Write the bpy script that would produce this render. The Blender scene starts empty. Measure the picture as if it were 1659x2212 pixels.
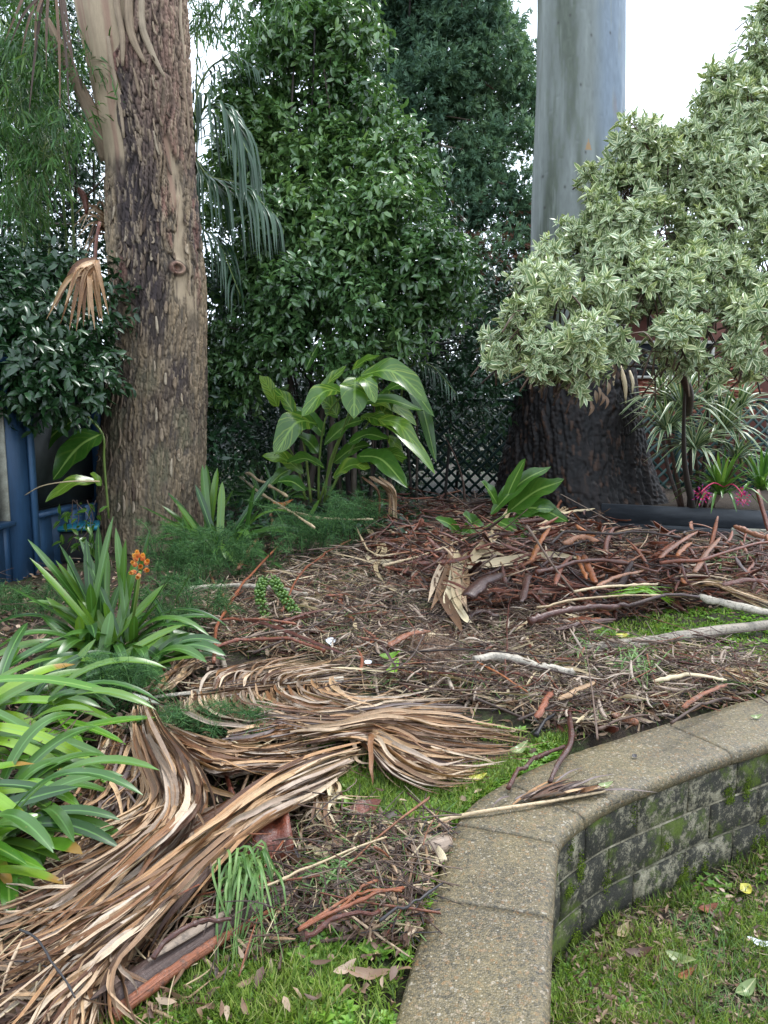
import bpy, math, random
import numpy as np
from mathutils import Vector, Matrix

random.seed(7)
rng = np.random.default_rng(7)
SC = bpy.context.scene
COL = SC.collection
PI = math.pi
R = math.radians

# ------------------------------------------------------------------ camera, sky, sun, exposure
PITCH = R(8.0)
H = 1.70
FPX = 1671.0
cam_d = bpy.data.cameras.new('camera')
cam = bpy.data.objects.new('camera', cam_d)
COL.objects.link(cam)
cam.location = (0, 0, H)
cam.rotation_euler = (R(90) - PITCH, 0, 0)
cam_d.sensor_fit = 'VERTICAL'
cam_d.sensor_height = 36
cam_d.lens = 36 * FPX / 2212
cam_d.clip_end = 1000
cam_d.clip_start = 0.05
SC.camera = cam

SUN_EL, SUN_AZ = R(60), R(50)
world = bpy.data.worlds.new('World')
SC.world = world
world.use_nodes = True
wn = world.node_tree
wn.nodes.clear()
w_out = wn.nodes.new('ShaderNodeOutputWorld')
w_bg = wn.nodes.new('ShaderNodeBackground')
w_sky = wn.nodes.new('ShaderNodeTexSky')
w_sky.sky_type = 'NISHITA'
w_sky.sun_disc = False
w_sky.sun_elevation = SUN_EL
w_sky.sun_rotation = SUN_AZ
w_mix = wn.nodes.new('ShaderNodeMix')
w_mix.data_type = 'RGBA'
w_mix.inputs[0].default_value = 0.86
w_noise = wn.nodes.new('ShaderNodeTexNoise')
w_noise.inputs['Scale'].default_value = 1.6
w_noise.inputs['Detail'].default_value = 4
w_tc = wn.nodes.new('ShaderNodeTexCoord')
w_ramp = wn.nodes.new('ShaderNodeMix')
w_ramp.data_type = 'RGBA'
w_ramp.inputs[6].default_value = (7.4, 8.5, 9.9, 1)
w_ramp.inputs[7].default_value = (10.2, 11.4, 12.8, 1)
wn.links.new(w_tc.outputs['Generated'], w_noise.inputs['Vector'])
wn.links.new(w_noise.outputs[0], w_ramp.inputs[0])
wn.links.new(w_sky.outputs[0], w_mix.inputs[6])
wn.links.new(w_ramp.outputs[2], w_mix.inputs[7])
wn.links.new(w_mix.outputs[2], w_bg.inputs[0])
w_bg.inputs[1].default_value = 0.115
wn.links.new(w_bg.outputs[0], w_out.inputs[0])

sun_d = bpy.data.lights.new('sun', 'SUN')
sun_d.energy = 1.5
sun_d.angle = R(18)
sun_d.color = (1.0, 0.985, 0.96)
sun = bpy.data.objects.new('sun', sun_d)
COL.objects.link(sun)
_sd = Vector((math.sin(SUN_AZ) * math.cos(SUN_EL), math.cos(SUN_AZ) * math.cos(SUN_EL), math.sin(SUN_EL)))
sun.rotation_euler = _sd.to_track_quat('Z', 'Y').to_euler()

SC.view_settings.view_transform = 'Standard'
SC.view_settings.look = 'None'
SC.view_settings.gamma = 1
SC.view_settings.use_curve_mapping = False
SC.view_settings.exposure = 1.12
SC.cycles.max_bounces = 6
SC.cycles.diffuse_bounces = 3
SC.cycles.glossy_bounces = 3
SC.cycles.transmission_bounces = 4
SC.cycles.use_denoising = True

# ------------------------------------------------------------------ geometry of the view: pixel of the photo -> place on the ground
SP, CP = math.sin(PITCH), math.cos(PITCH)

def ray(x, y):
    u = (x - 829.5) / FPX
    v = (y - 1106) / FPX
    return np.array([u, CP - v * SP, -SP - v * CP])

def P(x, y, Y):                       # the point seen at x, y that stands at distance Y
    d = ray(x, y)
    t = Y / d[1]
    return np.array([d[0] * t, Y, H + d[2] * t])

def PS(Y):                            # metres per photo pixel at distance Y
    return Y / CP / FPX

def gz(x, y):
    x = np.asarray(x, float); y = np.asarray(y, float)
    z = 0.20 * np.exp(-((x - 2.0) / 2.4) ** 2 - ((y - 8.2) / 1.0) ** 2)
    z = z + 0.10 * np.exp(-((x - 0.1) / 1.3) ** 2 - ((y - 6.0) / 1.1) ** 2)
    z = z + 0.38 * np.exp(-((x + 0.6) / 1.9) ** 2 - ((y - 10.6) / 1.5) ** 2)
    z = z + 0.05 * np.exp(-((x + 1.1) / 0.9) ** 2 - ((y - 3.6) / 1.0) ** 2)
    z = z + 0.012 * np.sin(x * 3.1 + 1) * np.cos(y * 2.7) + 0.008 * np.sin(x * 7.3 + y * 5.1)
    return z

def G(x, y, dz=0.0):                  # the point of the upper ground seen at x, y
    d = ray(x, y)
    if d[2] > -0.03:
        d[2] = -0.03
    t = (H - dz) / -d[2]
    t = min(t, 20)
    for _ in range(12):
        z = float(gz(d[0] * t, d[1] * t)) + dz
        t2 = (H - z) / -d[2]
        t = 0.5 * t + 0.5 * min(t2, 20)
    return np.array([d[0] * t, d[1] * t, float(gz(d[0] * t, d[1] * t)) + dz])

# ------------------------------------------------------------------ numeric helpers
def nrm(a):
    a = np.asarray(a, float)
    return a / np.maximum(np.linalg.norm(a, axis=-1, keepdims=True), 1e-9)

def _h(ix, iy, iz, s):
    n = (ix.astype(np.int64) * 374761393 + iy.astype(np.int64) * 668265263 + iz.astype(np.int64) * 2147483647 + s * 1274126177) & 0xffffffff
    n = ((n ^ (n >> 13)) * 1274126177) & 0xffffffff
    n = ((n ^ (n >> 16)) * 2246822519) & 0xffffffff
    return ((n ^ (n >> 15)) & 0xffffff) / float(0xffffff)

def vnoise(x, y, s=0):
    ix = np.floor(x); iy = np.floor(y)
    fx = x - ix; fy = y - iy
    fx = fx * fx * (3 - 2 * fx); fy = fy * fy * (3 - 2 * fy)
    z0 = np.zeros_like(ix)
    a = _h(ix, iy, z0, s); b = _h(ix + 1, iy, z0, s); c = _h(ix, iy + 1, z0, s); d = _h(ix + 1, iy + 1, z0, s)
    return (a * (1 - fx) + b * fx) * (1 - fy) + (c * (1 - fx) + d * fx) * fy

def fbm(x, y, o=4, s=0):
    r = 0; a = 0.5; t = 0
    for i in range(o):
        r = r + a * vnoise(x * 2 ** i, y * 2 ** i, s + i); t += a; a *= 0.55
    return r / t

def cells(x, y, s=0):                 # cell noise: distance to the cell border, id of the cell
    ix = np.floor(x); iy = np.floor(y)
    d1 = np.full(x.shape, 9.0); d2 = np.full(x.shape, 9.0); idd = np.zeros(x.shape)
    z0 = np.zeros_like(ix)
    for a in (-1, 0, 1):
        for b in (-1, 0, 1):
            cx = ix + a; cy = iy + b
            px = cx + _h(cx, cy, z0, s); py = cy + _h(cx, cy, z0, s + 7)
            d = np.hypot(px - x, py - y)
            i_ = _h(cx, cy, z0, s + 13)
            nearer = d < d1
            d2 = np.where(nearer, d1, np.minimum(d2, d))
            idd = np.where(nearer, i_, idd)
            d1 = np.where(nearer, d, d1)
    return d2 - d1, idd

def sstep(a, b, x):
    t = np.clip((x - a) / (b - a), 0, 1)
    return t * t * (3 - 2 * t)

def spline(pts, n):
    p = np.asarray(pts, float)
    if len(p) == 2:
        return p[0] + (p[1] - p[0]) * np.linspace(0, 1, n)[:, None]
    q = np.vstack([2 * p[0] - p[1], p, 2 * p[-1] - p[-2]])
    ts = np.linspace(0, len(p) - 1 - 1e-6, n)
    i = ts.astype(int); t = (ts - i)[:, None]
    a, b, c, d = q[i], q[i + 1], q[i + 2], q[i + 3]
    return 0.5 * (2 * b + (c - a) * t + (2 * a - 5 * b + 4 * c - d) * t ** 2 + (3 * b - 3 * c + d - a) * t ** 3)

# ------------------------------------------------------------------ objects
def wl(o):
    v = np.zeros(3)
    while o is not None:
        v = v + np.array(o.location); o = o.parent
    return v

def props(o, label=None, cat=None, group=None, kind=None):
    if label: o['label'] = label
    if cat: o['category'] = cat
    if group: o['group'] = group
    if kind: o['kind'] = kind
    return o

def thing(name, loc, label, cat, group=None):
    o = bpy.data.objects.new(name, None)
    COL.objects.link(o)
    o.location = Vector([float(c) for c in loc])
    o.empty_display_size = 0.1
    return props(o, label, cat, group)

def mkmesh(name, V, F, uv=None, rnd=None, col=None, mat=None, smooth=False):
    V = np.asarray(V, np.float32)
    me = bpy.data.meshes.new(name)
    me.vertices.add(len(V))
    me.vertices.foreach_set('co', V.ravel())
    if isinstance(F, np.ndarray):
        F = [F]
    loops = np.concatenate([f.ravel() for f in F]).astype(np.int32)
    tot = np.concatenate([np.full(len(f), f.shape[1]) for f in F]).astype(np.int32)
    start = np.concatenate([[0], np.cumsum(tot)[:-1]]).astype(np.int32)
    me.loops.add(len(loops))
    me.loops.foreach_set('vertex_index', loops)
    me.polygons.add(len(tot))
    me.polygons.foreach_set('loop_start', start)
    me.polygons.foreach_set('loop_total', tot)
    if smooth:
        me.polygons.foreach_set('use_smooth', np.ones(len(tot), bool))
    if uv is not None:
        l = me.uv_layers.new(name='UVMap')
        l.data.foreach_set('uv', np.asarray(uv, np.float32)[loops].ravel())
    if rnd is not None:
        a = me.attributes.new('rnd', 'FLOAT', 'POINT')
        r = np.asarray(rnd, np.float32)
        if r.ndim == 0: r = np.full(len(V), r, np.float32)
        a.data.foreach_set('value', r)
    if col is not None:
        a = me.attributes.new('Col', 'FLOAT_COLOR', 'POINT')
        c = np.ones((len(V), 4), np.float32); c[:, :3] = col
        a.data.foreach_set('color', c.ravel())
    me.update(calc_edges=True)
    if mat: me.materials.append(mat)
    return me

def link(name, me, parent=None, loc=None):
    o = bpy.data.objects.new(name, me)
    COL.objects.link(o)
    if parent is not None: o.parent = parent
    if loc is not None: o.location = loc
    return o

def build(name, S, mat, parent=None, smooth=True, origin=None):
    """S = (V, F, uv, rnd) in world coordinates -> one mesh object."""
    V, F, uv, rnd = S[:4]
    col = S[4] if len(S) > 4 else None
    base = wl(parent) if parent is not None else (np.zeros(3) if origin is None else np.asarray(origin, float))
    me = mkmesh(name, np.asarray(V) - base, F, uv, rnd, col, mat, smooth)
    o = link(name, me, parent)
    if parent is None and origin is not None: o.location = Vector([float(c) for c in origin])
    return o

def solo(name, S, mat, label, cat, group=None, smooth=True):
    V = np.asarray(S[0])
    c = V.mean(0); c[2] = V[:, 2].min()
    return props(build(name, S, mat, None, smooth, c), label, cat, group)

def join(parts):
    Vs, Fs, uvs, rn, off = [], {}, [], [], 0
    for (V, F, uv, r) in [p[:4] for p in parts]:
        if isinstance(F, np.ndarray): F = [F]
        for f in F: Fs.setdefault(f.shape[1], []).append(f + off)
        Vs.append(V); off += len(V)
        uvs.append(uv if uv is not None else np.zeros((len(V), 2)))
        rn.append(np.full(len(V), r) if np.ndim(r) == 0 else r)
    return np.vstack(Vs), [np.vstack(v) for v in Fs.values()], np.vstack(uvs), np.concatenate(rn)

def frames(path, up):
    T = nrm(np.gradient(path, axis=0))
    up = np.asarray(up, float)
    if up.ndim == 1: up = np.tile(up, (len(path), 1))
    S = np.cross(T, up)
    bad = np.linalg.norm(S, axis=1) < 1e-3
    S[bad] = np.cross(T[bad], [0.31, 0.9, 0.1])
    S = nrm(S)
    return T, S, nrm(np.cross(S, T))

def ribbon(path, width, up=(0, 0, 1), fold=0.2, twist=None, rnd=0.5):
    """A folded strip (three vertices across) along path."""
    path = np.asarray(path, float); n = len(path)
    T, S, N = frames(path, up)
    if twist is not None:
        c = np.cos(twist)[:, None]; s = np.sin(twist)[:, None]
        S, N = S * c + N * s, N * c - S * s
    w = np.broadcast_to(np.asarray(width, float), (n,))[:, None]
    L = path - S * w / 2 + N * w * fold
    Rr = path + S * w / 2 + N * w * fold
    V = np.stack([L, path, Rr], 1).reshape(-1, 3)
    i = np.arange(n - 1)[:, None] * 3
    F = np.vstack([i + [0, 3, 4, 1], i + [1, 4, 5, 2]])
    v = np.linspace(0, 1, n)
    uv = np.stack([np.tile([0, .5, 1], n), np.repeat(v, 3)], 1)
    return V, F, uv, rnd

def slabstrip(path, width, thick, up=(0, 0, 1), twist=None, rnd=0.5, curl=0.0, m=5):
    """A strip with thickness whose section is curled into an arc: bark, sheaths."""
    path = np.asarray(path, float); n = len(path)
    T, S, N = frames(path, up)
    if twist is not None:
        c = np.cos(twist)[:, None]; s = np.sin(twist)[:, None]
        S, N = S * c + N * s, N * c - S * s
    w = np.broadcast_to(np.asarray(width, float), (n,))
    th = np.broadcast_to(np.asarray(thick, float), (n,))
    a = np.linspace(-1, 1, m)
    rows = []
    for sgn in (1, -1):
        for k in (range(m) if sgn == 1 else range(m - 1, -1, -1)):
            ang = a[k] * max(curl, 1e-3)
            rad = (w / 2) / max(curl, 1e-3)
            rr = rad + sgn * th / 2
            px = np.sin(ang) * rr
            pz = np.cos(ang) * rr - rad
            rows.append(path + S * px[:, None] + N * pz[:, None])
    V = np.stack(rows, 1).reshape(-1, 3)
    q = 2 * m
    i = np.arange(n - 1)[:, None] * q
    F = np.vstack([i + [k, (k + 1) % q, q + (k + 1) % q, q + k] for k in range(q)])
    uu = np.concatenate([np.linspace(0, 1, m), np.linspace(1, 0, m)])
    uv = np.stack([np.tile(uu, n), np.repeat(np.linspace(0, 1, n), q)], 1)
    caps = []
    for b in (0, (n - 1) * q):
        for k in range(m - 1):
            c = [b + k, b + k + 1, b + q - 2 - k, b + q - 1 - k]
            caps.append(c if b else c[::-1])
    F = np.vstack([F, np.array(caps)])
    return V, F, uv, rnd

def tube(path, rad, n=6, rnd=0.5, rough=0.0, flat=1.0):
    path = np.asarray(path, float); m = len(path)
    T, S, N = frames(path, (0.13, 0.05, 1) if abs(path[-1][2] - path[0][2]) < np.linalg.norm(path[-1] - path[0]) * .85 else (0.1, 1, 0.05))
    rad = np.broadcast_to(np.asarray(rad, float), (m,))
    a = np.arange(n) / n * 2 * PI
    rr = rad[:, None] * np.ones((m, n))
    if rough: rr = rr * (1 + rough * (rng.random((m, n)) - .5) * 2)
    V = path[:, None, :] + rr[:, :, None] * (np.cos(a)[None, :, None] * S[:, None, :] + flat * np.sin(a)[None, :, None] * N[:, None, :])
    V = V.reshape(-1, 3)
    i = (np.arange(m - 1) * n)[:, None]
    F = np.vstack([i + [k, (k + 1) % n, n + (k + 1) % n, n + k] for k in range(n)])
    uv = np.stack([np.tile(np.arange(n) / n, m), np.repeat(np.linspace(0, 1, m), n)], 1)
    e = len(V)
    V = np.vstack([V, path[0], path[-1]])
    uv = np.vstack([uv, [[.5, 0], [.5, 1]]])
    k = np.arange(n)
    C0 = np.stack([np.full(n, e), (k + 1) % n, k], 1)
    b = (m - 1) * n
    C1 = np.stack([np.full(n, e + 1), b + k, b + (k + 1) % n], 1)
    return V, [F, np.vstack([C0, C1])], uv, rnd

def box(c, sx, sy, sz, rnd=.5, rz=0.0, bev=0.0):
    """Box with optional chamfered edges, centre c."""
    hx, hy, hz = sx / 2, sy / 2, sz / 2
    if bev <= 0:
        v = np.array([[a * hx, b * hy, d * hz] for d in (-1, 1) for b in (-1, 1) for a in (-1, 1)], float)
        F = np.array([[0, 2, 3, 1], [4, 5, 7, 6], [0, 1, 5, 4], [2, 6, 7, 3], [0, 4, 6, 2], [1, 3, 7, 5]])
        FF = [F]
    else:
        b = bev
        v = []
        rings = [(-hz, b), (-hz + b, 0), (hz - b, 0), (hz, b)]
        for z, ins in rings:
            x, y = hx - ins, hy - ins
            v += [[-x, -y, z], [x, -y, z], [x, y, z], [-x, y, z]]
        v = np.array(v, float)
        F = []
        for r_ in range(3):
            for k in range(4):
                F.append([r_ * 4 + k, r_ * 4 + (k + 1) % 4, r_ * 4 + 4 + (k + 1) % 4, r_ * 4 + 4 + k])
        F += [[3, 2, 1, 0], [12, 13, 14, 15]]
        FF = [np.array(F)]
    cz, sn = math.cos(rz), math.sin(rz)
    v = v @ np.array([[cz, sn, 0], [-sn, cz, 0], [0, 0, 1]]) + np.asarray(c, float)
    uv = np.stack([v[:, 0], v[:, 2]], 1)
    return v, FF, uv, rnd

def mats3(side, along, normal):
    return np.stack([side, along, normal], -1)

def tile(T, Pn, M, S, rn):
    """Copies of template T = (V, F, uv) at Pn with frames M, scales S (N or Nx3)."""
    V, F, uv = T
    N = len(Pn)
    S = np.asarray(S, float)
    if S.ndim == 1: S = np.stack([S, S, S], 1)
    W = np.einsum('nij,nkj->nki', M, V[None] * S[:, None, :]) + Pn[:, None, :]
    k = len(V)
    if isinstance(F, np.ndarray): F = [F]
    FF = [(f[None] + (np.arange(N) * k)[:, None, None]).reshape(-1, f.shape[1]) for f in F]
    return W.reshape(-1, 3), FF, np.tile(uv, (N, 1)), np.repeat(rn, k)

def leaf_t(w=0.5, fold=0.12, droop=0.15, n=2, waist=None):
    """Leaf template, unit length along +Y, face up +Z."""
    if n == 2:
        prof = [(0, 0), (0.42, 1), (1, 0)]
    elif n == 3:
        prof = [(0, 0.0), (0.3, .9), (0.68, .8), (1, 0)]
    else:
        ts = np.linspace(0, 1, n + 1)
        prof = [(t, (math.sin(PI * min(1, t ** .8)) ** .75) if 0 < t < 1 else 0) for t in ts]
    V = []; uv = []; F4 = []; F3 = []; idx = []
    for t, k in prof:
        z = -droop * t * t
        if k == 0:
            idx.append([len(V)]); V.append([0, t, z]); uv.append([.5, t])
        else:
            idx.append([len(V), len(V) + 1, len(V) + 2])
            V += [[-w / 2 * k, t, z + fold * k * w * 2], [0, t, z], [w / 2 * k, t, z + fold * k * w * 2]]
            uv += [[0, t], [.5, t], [1, t]]
    for a, b in zip(idx[:-1], idx[1:]):
        if len(a) == 1: F3 += [[a[0], b[1], b[0]], [a[0], b[2], b[1]]]
        elif len(b) == 1: F3 += [[a[0], a[1], b[0]], [a[1], a[2], b[0]]]
        else: F4 += [[a[0], a[1], b[1], b[0]], [a[1], a[2], b[2], b[1]]]
    F = [np.array(F3)]
    if F4: F.append(np.array(F4))
    return np.array(V, float), F, np.array(uv, float)

# ------------------------------------------------------------------ materials
class NT:
    def __init__(s, name):
        s.m = bpy.data.materials.new(name); s.m.use_nodes = True
        s.t = s.m.node_tree; s.t.nodes.clear()
        s.out = s.n('OutputMaterial')
    def n(s, typ, **kw):
        nd = s.t.nodes.new('ShaderNode' + typ)
        for k, v in kw.items():
            if hasattr(nd, k): setattr(nd, k, v)
        return nd
    def l(s, a, b): s.t.links.new(a, b)
    def mixc(s, f, a, b, mode='MIX'):
        m = s.n('Mix', data_type='RGBA', blend_type=mode)
        for sock, v in ((m.inputs[0], f), (m.inputs[6], a), (m.inputs[7], b)):
            if hasattr(v, 'links') or hasattr(v, 'is_linked'): s.l(v, sock)
            elif isinstance(v, (int, float)): sock.default_value = v
            else: sock.default_value = (*v, 1)
        return m.outputs[2]
    def math(s, op, a, b=0.0, c=None, clamp=False):
        m = s.n('Math', operation=op); m.use_clamp = clamp
        for i, v in enumerate((a, b, c)):
            if v is None: continue
            if isinstance(v, (int, float)): m.inputs[i].default_value = v
            else: s.l(v, m.inputs[i])
        return m.outputs[0]
    def ramp(s, f, stops, interp='LINEAR'):
        r = s.n('ValToRGB'); r.color_ramp.interpolation = interp
        e = r.color_ramp.elements
        while len(e) < len(stops): e.new(0.5)
        for k, (p, c) in enumerate(stops):
            e[k].position = p
            e[k].color = (c, c, c, 1) if isinstance(c, (int, float)) else (*c, 1)
        s.l(f, r.inputs[0])
        return r.outputs[0]
    def noise(s, vec, scale, detail=3, rough=.6):
        t = s.n('TexNoise'); t.inputs['Scale'].default_value = scale
        t.inputs['Detail'].default_value = detail; t.inputs['Roughness'].default_value = rough
        s.l(vec, t.inputs['Vector']); return t.outputs[0]
    def scale(s, vec, sx, sy, sz):
        m = s.n('Mapping'); m.inputs['Scale'].default_value = (sx, sy, sz)
        s.l(vec, m.inputs['Vector']); return m.outputs[0]
    def bump(s, h, strength, dist):
        b = s.n('Bump'); b.inputs['Strength'].default_value = strength; b.inputs['Distance'].default_value = dist
        s.l(h, b.inputs['Height']); return b.outputs[0]
    def finish(s, col, rough=.6, spec=.5, nor=None, transl=0.0, tcol=None, coat=0.0, metal=0.0):
        p = s.n('BsdfPrincipled')
        if hasattr(col, 'is_linked'): s.l(col, p.inputs['Base Color'])
        else: p.inputs['Base Color'].default_value = (*col, 1)
        if hasattr(rough, 'is_linked'): s.l(rough, p.inputs['Roughness'])
        else: p.inputs['Roughness'].default_value = rough
        p.inputs['Specular IOR Level'].default_value = spec
        p.inputs['Coat Weight'].default_value = coat
        p.inputs['Coat Roughness'].default_value = .15
        p.inputs['Metallic'].default_value = metal
        if nor is not None: s.l(nor, p.inputs['Normal'])
        if transl > 0:
            tr = s.n('BsdfTranslucent')
            c = s.mixc(1.0, col, (1.0, 1.0, .55), 'MULTIPLY') if tcol is None else tcol
            s.l(c, tr.inputs[0])
            mx = s.n('MixShader'); mx.inputs[0].default_value = transl
            s.l(p.outputs[0], mx.inputs[1]); s.l(tr.outputs[0], mx.inputs[2])
            s.l(mx.outputs[0], s.out.inputs[0])
        else:
            s.l(p.outputs[0], s.out.inputs[0])
        return s.m

def stops_of(cols):
    n = len(cols)
    return [(i / (n - 1) if n > 1 else 0, c) for i, c in enumerate(cols)]

def leafmat(name, cols, rough=.4, spec=.5, streak=0.0, su=14, sv=1.2, noise=0.25, nscale=14, transl=.2, edge=None, mid=None, tip=None, veins=0.0, coat=0.0, bump=0.0, dirt=0.0, spots=None):
    k = NT(name)
    at = k.n('Attribute'); at.attribute_name = 'rnd'
    r = at.outputs['Fac']
    tc = k.n('TexCoord')
    uvx = k.n('SeparateXYZ'); k.l(tc.outputs['UV'], uvx.inputs[0])
    u, v = uvx.outputs[0], uvx.outputs[1]
    col = k.ramp(r, stops_of(cols))
    nz = k.noise(tc.outputs['Object'], nscale, 3)
    hsv = k.n('HueSaturation')
    k.l(k.math('MULTIPLY_ADD', nz, 2 * noise, 1 - noise), hsv.inputs['Value']); k.l(col, hsv.inputs['Color'])
    col = hsv.outputs[0]
    cv = k.n('CombineXYZ')
    k.l(k.math('MULTIPLY', u, su), cv.inputs[0]); k.l(k.math('MULTIPLY', v, sv), cv.inputs[1]); k.l(k.math('MULTIPLY', r, 37.0), cv.inputs[2])
    st = k.noise(cv.outputs[0], 1.0, 3, .7)
    if streak:
        s = k.ramp(st, [(.3, 1 - streak), (.7, 1 + streak * .7 if streak < .4 else 1.0)])
        s2 = k.n('HueSaturation'); k.l(k.math('MULTIPLY_ADD', st, 2.2 * streak, 1 - 1.1 * streak), s2.inputs['Value']); k.l(col, s2.inputs['Color'])
        col = s2.outputs[0]
    d = k.math('ABSOLUTE', k.math('SUBTRACT', u, .5))
    if veins:   # pale oblique streaks running out from the midrib
        cv2 = k.n('CombineXYZ')
        k.l(k.math('ADD', k.math('MULTIPLY', v, 16.0), k.math('MULTIPLY', d, -9.0)), cv2.inputs[0]); k.l(k.math('MULTIPLY', r, 31.0), cv2.inputs[1])
        vn = k.noise(cv2.outputs[0], 1.0, 2)
        f = k.ramp(vn, [(.52, 0.0), (.66, veins)])
        col = k.mixc(f, col, (.34, .42, .06))
    if edge:
        f = k.ramp(k.math('ADD', d, k.math('MULTIPLY_ADD', st, .12, -.06)), [(edge[1] - .04, 0.0), (edge[1] + .03, 1.0)])
        col = k.mixc(f, col, edge[0])
    if mid:
        f = k.ramp(d, [(mid[1], 1.0), (mid[1] + .05, 0.0)])
        col = k.mixc(f, col, mid[0])
    if tip:
        f = k.ramp(k.math('ADD', v, k.math('MULTIPLY_ADD', nz, .16, -.08)), [(tip[1], 0.0), (min(.999, tip[1] + .05), 1.0)])
        col = k.mixc(f, col, tip[0])
    if dirt:
        dn = k.noise(tc.outputs['Object'], 42, 4, .75)
        f = k.ramp(dn, [(.50, 0.0), (.66, dirt)])
        col = k.mixc(f, col, (.022, .017, .014))
        f = k.ramp(k.noise(tc.outputs['Object'], 23, 4, .75), [(.58, 0.0), (.72, dirt * .7)])
        col = k.mixc(f, col, (.30, .26, .21))
    if spots:
        f = k.ramp(k.noise(tc.outputs['Object'], spots[1], 3, .6), [(.66, 0.0), (.71, .8)])
        col = k.mixc(f, col, spots[0])
    nor = k.bump(k.math('ADD', st, k.math('MULTIPLY', k.noise(tc.outputs['Object'], 60, 3, .7), .8)), bump, .006) if bump else None
    return k.finish(col, rough, spec, nor, transl, coat=coat)

def solidmat(name, cols, rough=.6, spec=.4, noise=.3, nscale=9, sx=1, sy=1, sz=1, bump=.3, bdist=.004, coat=0.0):
    k = NT(name)
    tc = k.n('TexCoord')
    at = k.n('Attribute'); at.attribute_name = 'rnd'
    vec = k.scale(tc.outputs['Object'], sx, sy, sz)
    nz = k.noise(vec, nscale, 5, .65)
    f = k.math('ADD', k.math('MULTIPLY', at.outputs['Fac'], .6), k.math('MULTIPLY_ADD', nz, 1.6, -.6))
    col = k.ramp(f, stops_of(cols))
    nz2 = k.noise(vec, nscale * 5, 4, .7)
    hsv = k.n('HueSaturation'); k.l(k.math('MULTIPLY_ADD', nz2, 2 * noise, 1 - noise), hsv.inputs['Value']); k.l(col, hsv.inputs['Color'])
    return k.finish(hsv.outputs[0], rough, spec, k.bump(nz2, bump, bdist), coat=coat)

def colmat(name, rough=.75, spec=.3, nscale=90, noise=.25, bump=.4, bdist=.004, sx=1, sy=1, sz=1):
    k = NT(name)
    at = k.n('Attribute'); at.attribute_name = 'Col'
    tc = k.n('TexCoord')
    nz = k.noise(k.scale(tc.outputs['Object'], sx, sy, sz), nscale, 4, .7)
    hsv = k.n('HueSaturation'); k.l(k.math('MULTIPLY_ADD', nz, 2 * noise, 1 - noise), hsv.inputs['Value']); k.l(at.outputs['Color'], hsv.inputs['Color'])
    return k.finish(hsv.outputs[0], rough, spec, k.bump(nz, bump, bdist))

MT = {}
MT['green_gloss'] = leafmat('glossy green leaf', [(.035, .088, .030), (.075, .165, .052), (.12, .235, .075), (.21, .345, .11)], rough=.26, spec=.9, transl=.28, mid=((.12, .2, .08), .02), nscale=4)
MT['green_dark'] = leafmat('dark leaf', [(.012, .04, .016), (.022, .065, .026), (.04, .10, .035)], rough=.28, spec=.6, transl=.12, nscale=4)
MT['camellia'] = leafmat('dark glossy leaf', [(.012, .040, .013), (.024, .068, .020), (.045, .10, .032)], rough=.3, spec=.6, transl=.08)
MT['bamboo'] = leafmat('bamboo leaf', [(.03, .085, .02), (.06, .15, .035), (.10, .22, .05), (.17, .28, .07)], rough=.4, transl=.3, nscale=2)
MT['conifer'] = leafmat('conifer needles', [(.055, .115, .075), (.10, .185, .115), (.145, .25, .145), (.20, .31, .165)], rough=.55, spec=.35, transl=.28, nscale=1.2, noise=.35)  # paler, greyer needles: the distance haze is put into their colour
MT['conifer_dead'] = leafmat('brown dead conifer needles', [(.10, .05, .035), (.17, .085, .055)], rough=.8, spec=.2, transl=.05)
MT['variegated'] = leafmat('grey green leaf with cream margin', [(.10, .175, .08), (.165, .25, .115), (.235, .32, .15)], rough=.33, spec=.7, transl=.18, edge=((.76, .79, .50), .31), mid=((.34, .42, .2), .03), nscale=3, noise=.15)
MT['variegated_young'] = leafmat('young leaf with wide cream margin', [(.18, .27, .10), (.25, .34, .13)], rough=.38, spec=.5, transl=.2, edge=((.74, .76, .42), .27), mid=((.4, .44, .2), .04), nscale=3, noise=.12)
MT['palm_green'] = leafmat('dark palm leaflet', [(.025, .065, .03), (.04, .095, .045), (.06, .12, .06)], rough=.3, spec=.6, transl=.12, streak=.2)
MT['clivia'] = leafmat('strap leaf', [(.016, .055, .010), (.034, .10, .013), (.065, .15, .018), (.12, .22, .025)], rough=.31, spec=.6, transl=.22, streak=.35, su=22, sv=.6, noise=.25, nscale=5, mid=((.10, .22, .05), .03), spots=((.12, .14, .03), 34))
MT['clivia_lit'] = leafmat('lit strap leaf', [(.05, .15, .015), (.09, .22, .02), (.15, .32, .025), (.30, .42, .04)], rough=.25, spec=.6, transl=.28, streak=.3, su=22, sv=.5, noise=.2, nscale=3, mid=((.2, .35, .06), .03), spots=((.22, .24, .04), 30))  # lit version of the strap leaf, the light put into its colours
MT['clivia_old'] = leafmat('yellowing strap leaf with brown tip', [(.11, .26, .02), (.20, .33, .03), (.36, .42, .04)], rough=.3, transl=.25, streak=.25, su=18, sv=.6, tip=((.34, .20, .05), .84))
MT['ginger'] = leafmat('broad leaf with yellow stripes', [(.035, .095, .010), (.06, .14, .014), (.10, .185, .02)], rough=.24, spec=.5, transl=.22, streak=.25, su=3, sv=12, mid=((.18, .30, .05), .014), veins=.55, noise=.15, nscale=5)
MT['ginger_plain'] = leafmat('broad green leaf', [(.03, .09, .012), (.055, .135, .018)], rough=.24, spec=.5, transl=.22, streak=.25, su=3, sv=12, mid=((.22, .34, .08), .014), veins=.08, noise=.12)
MT['dracaena'] = leafmat('strap leaf with cream margin', [(.035, .085, .035), (.055, .12, .05), (.08, .15, .06)], rough=.35, transl=.15, edge=((.42, .46, .25), .33), noise=.2)
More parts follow.
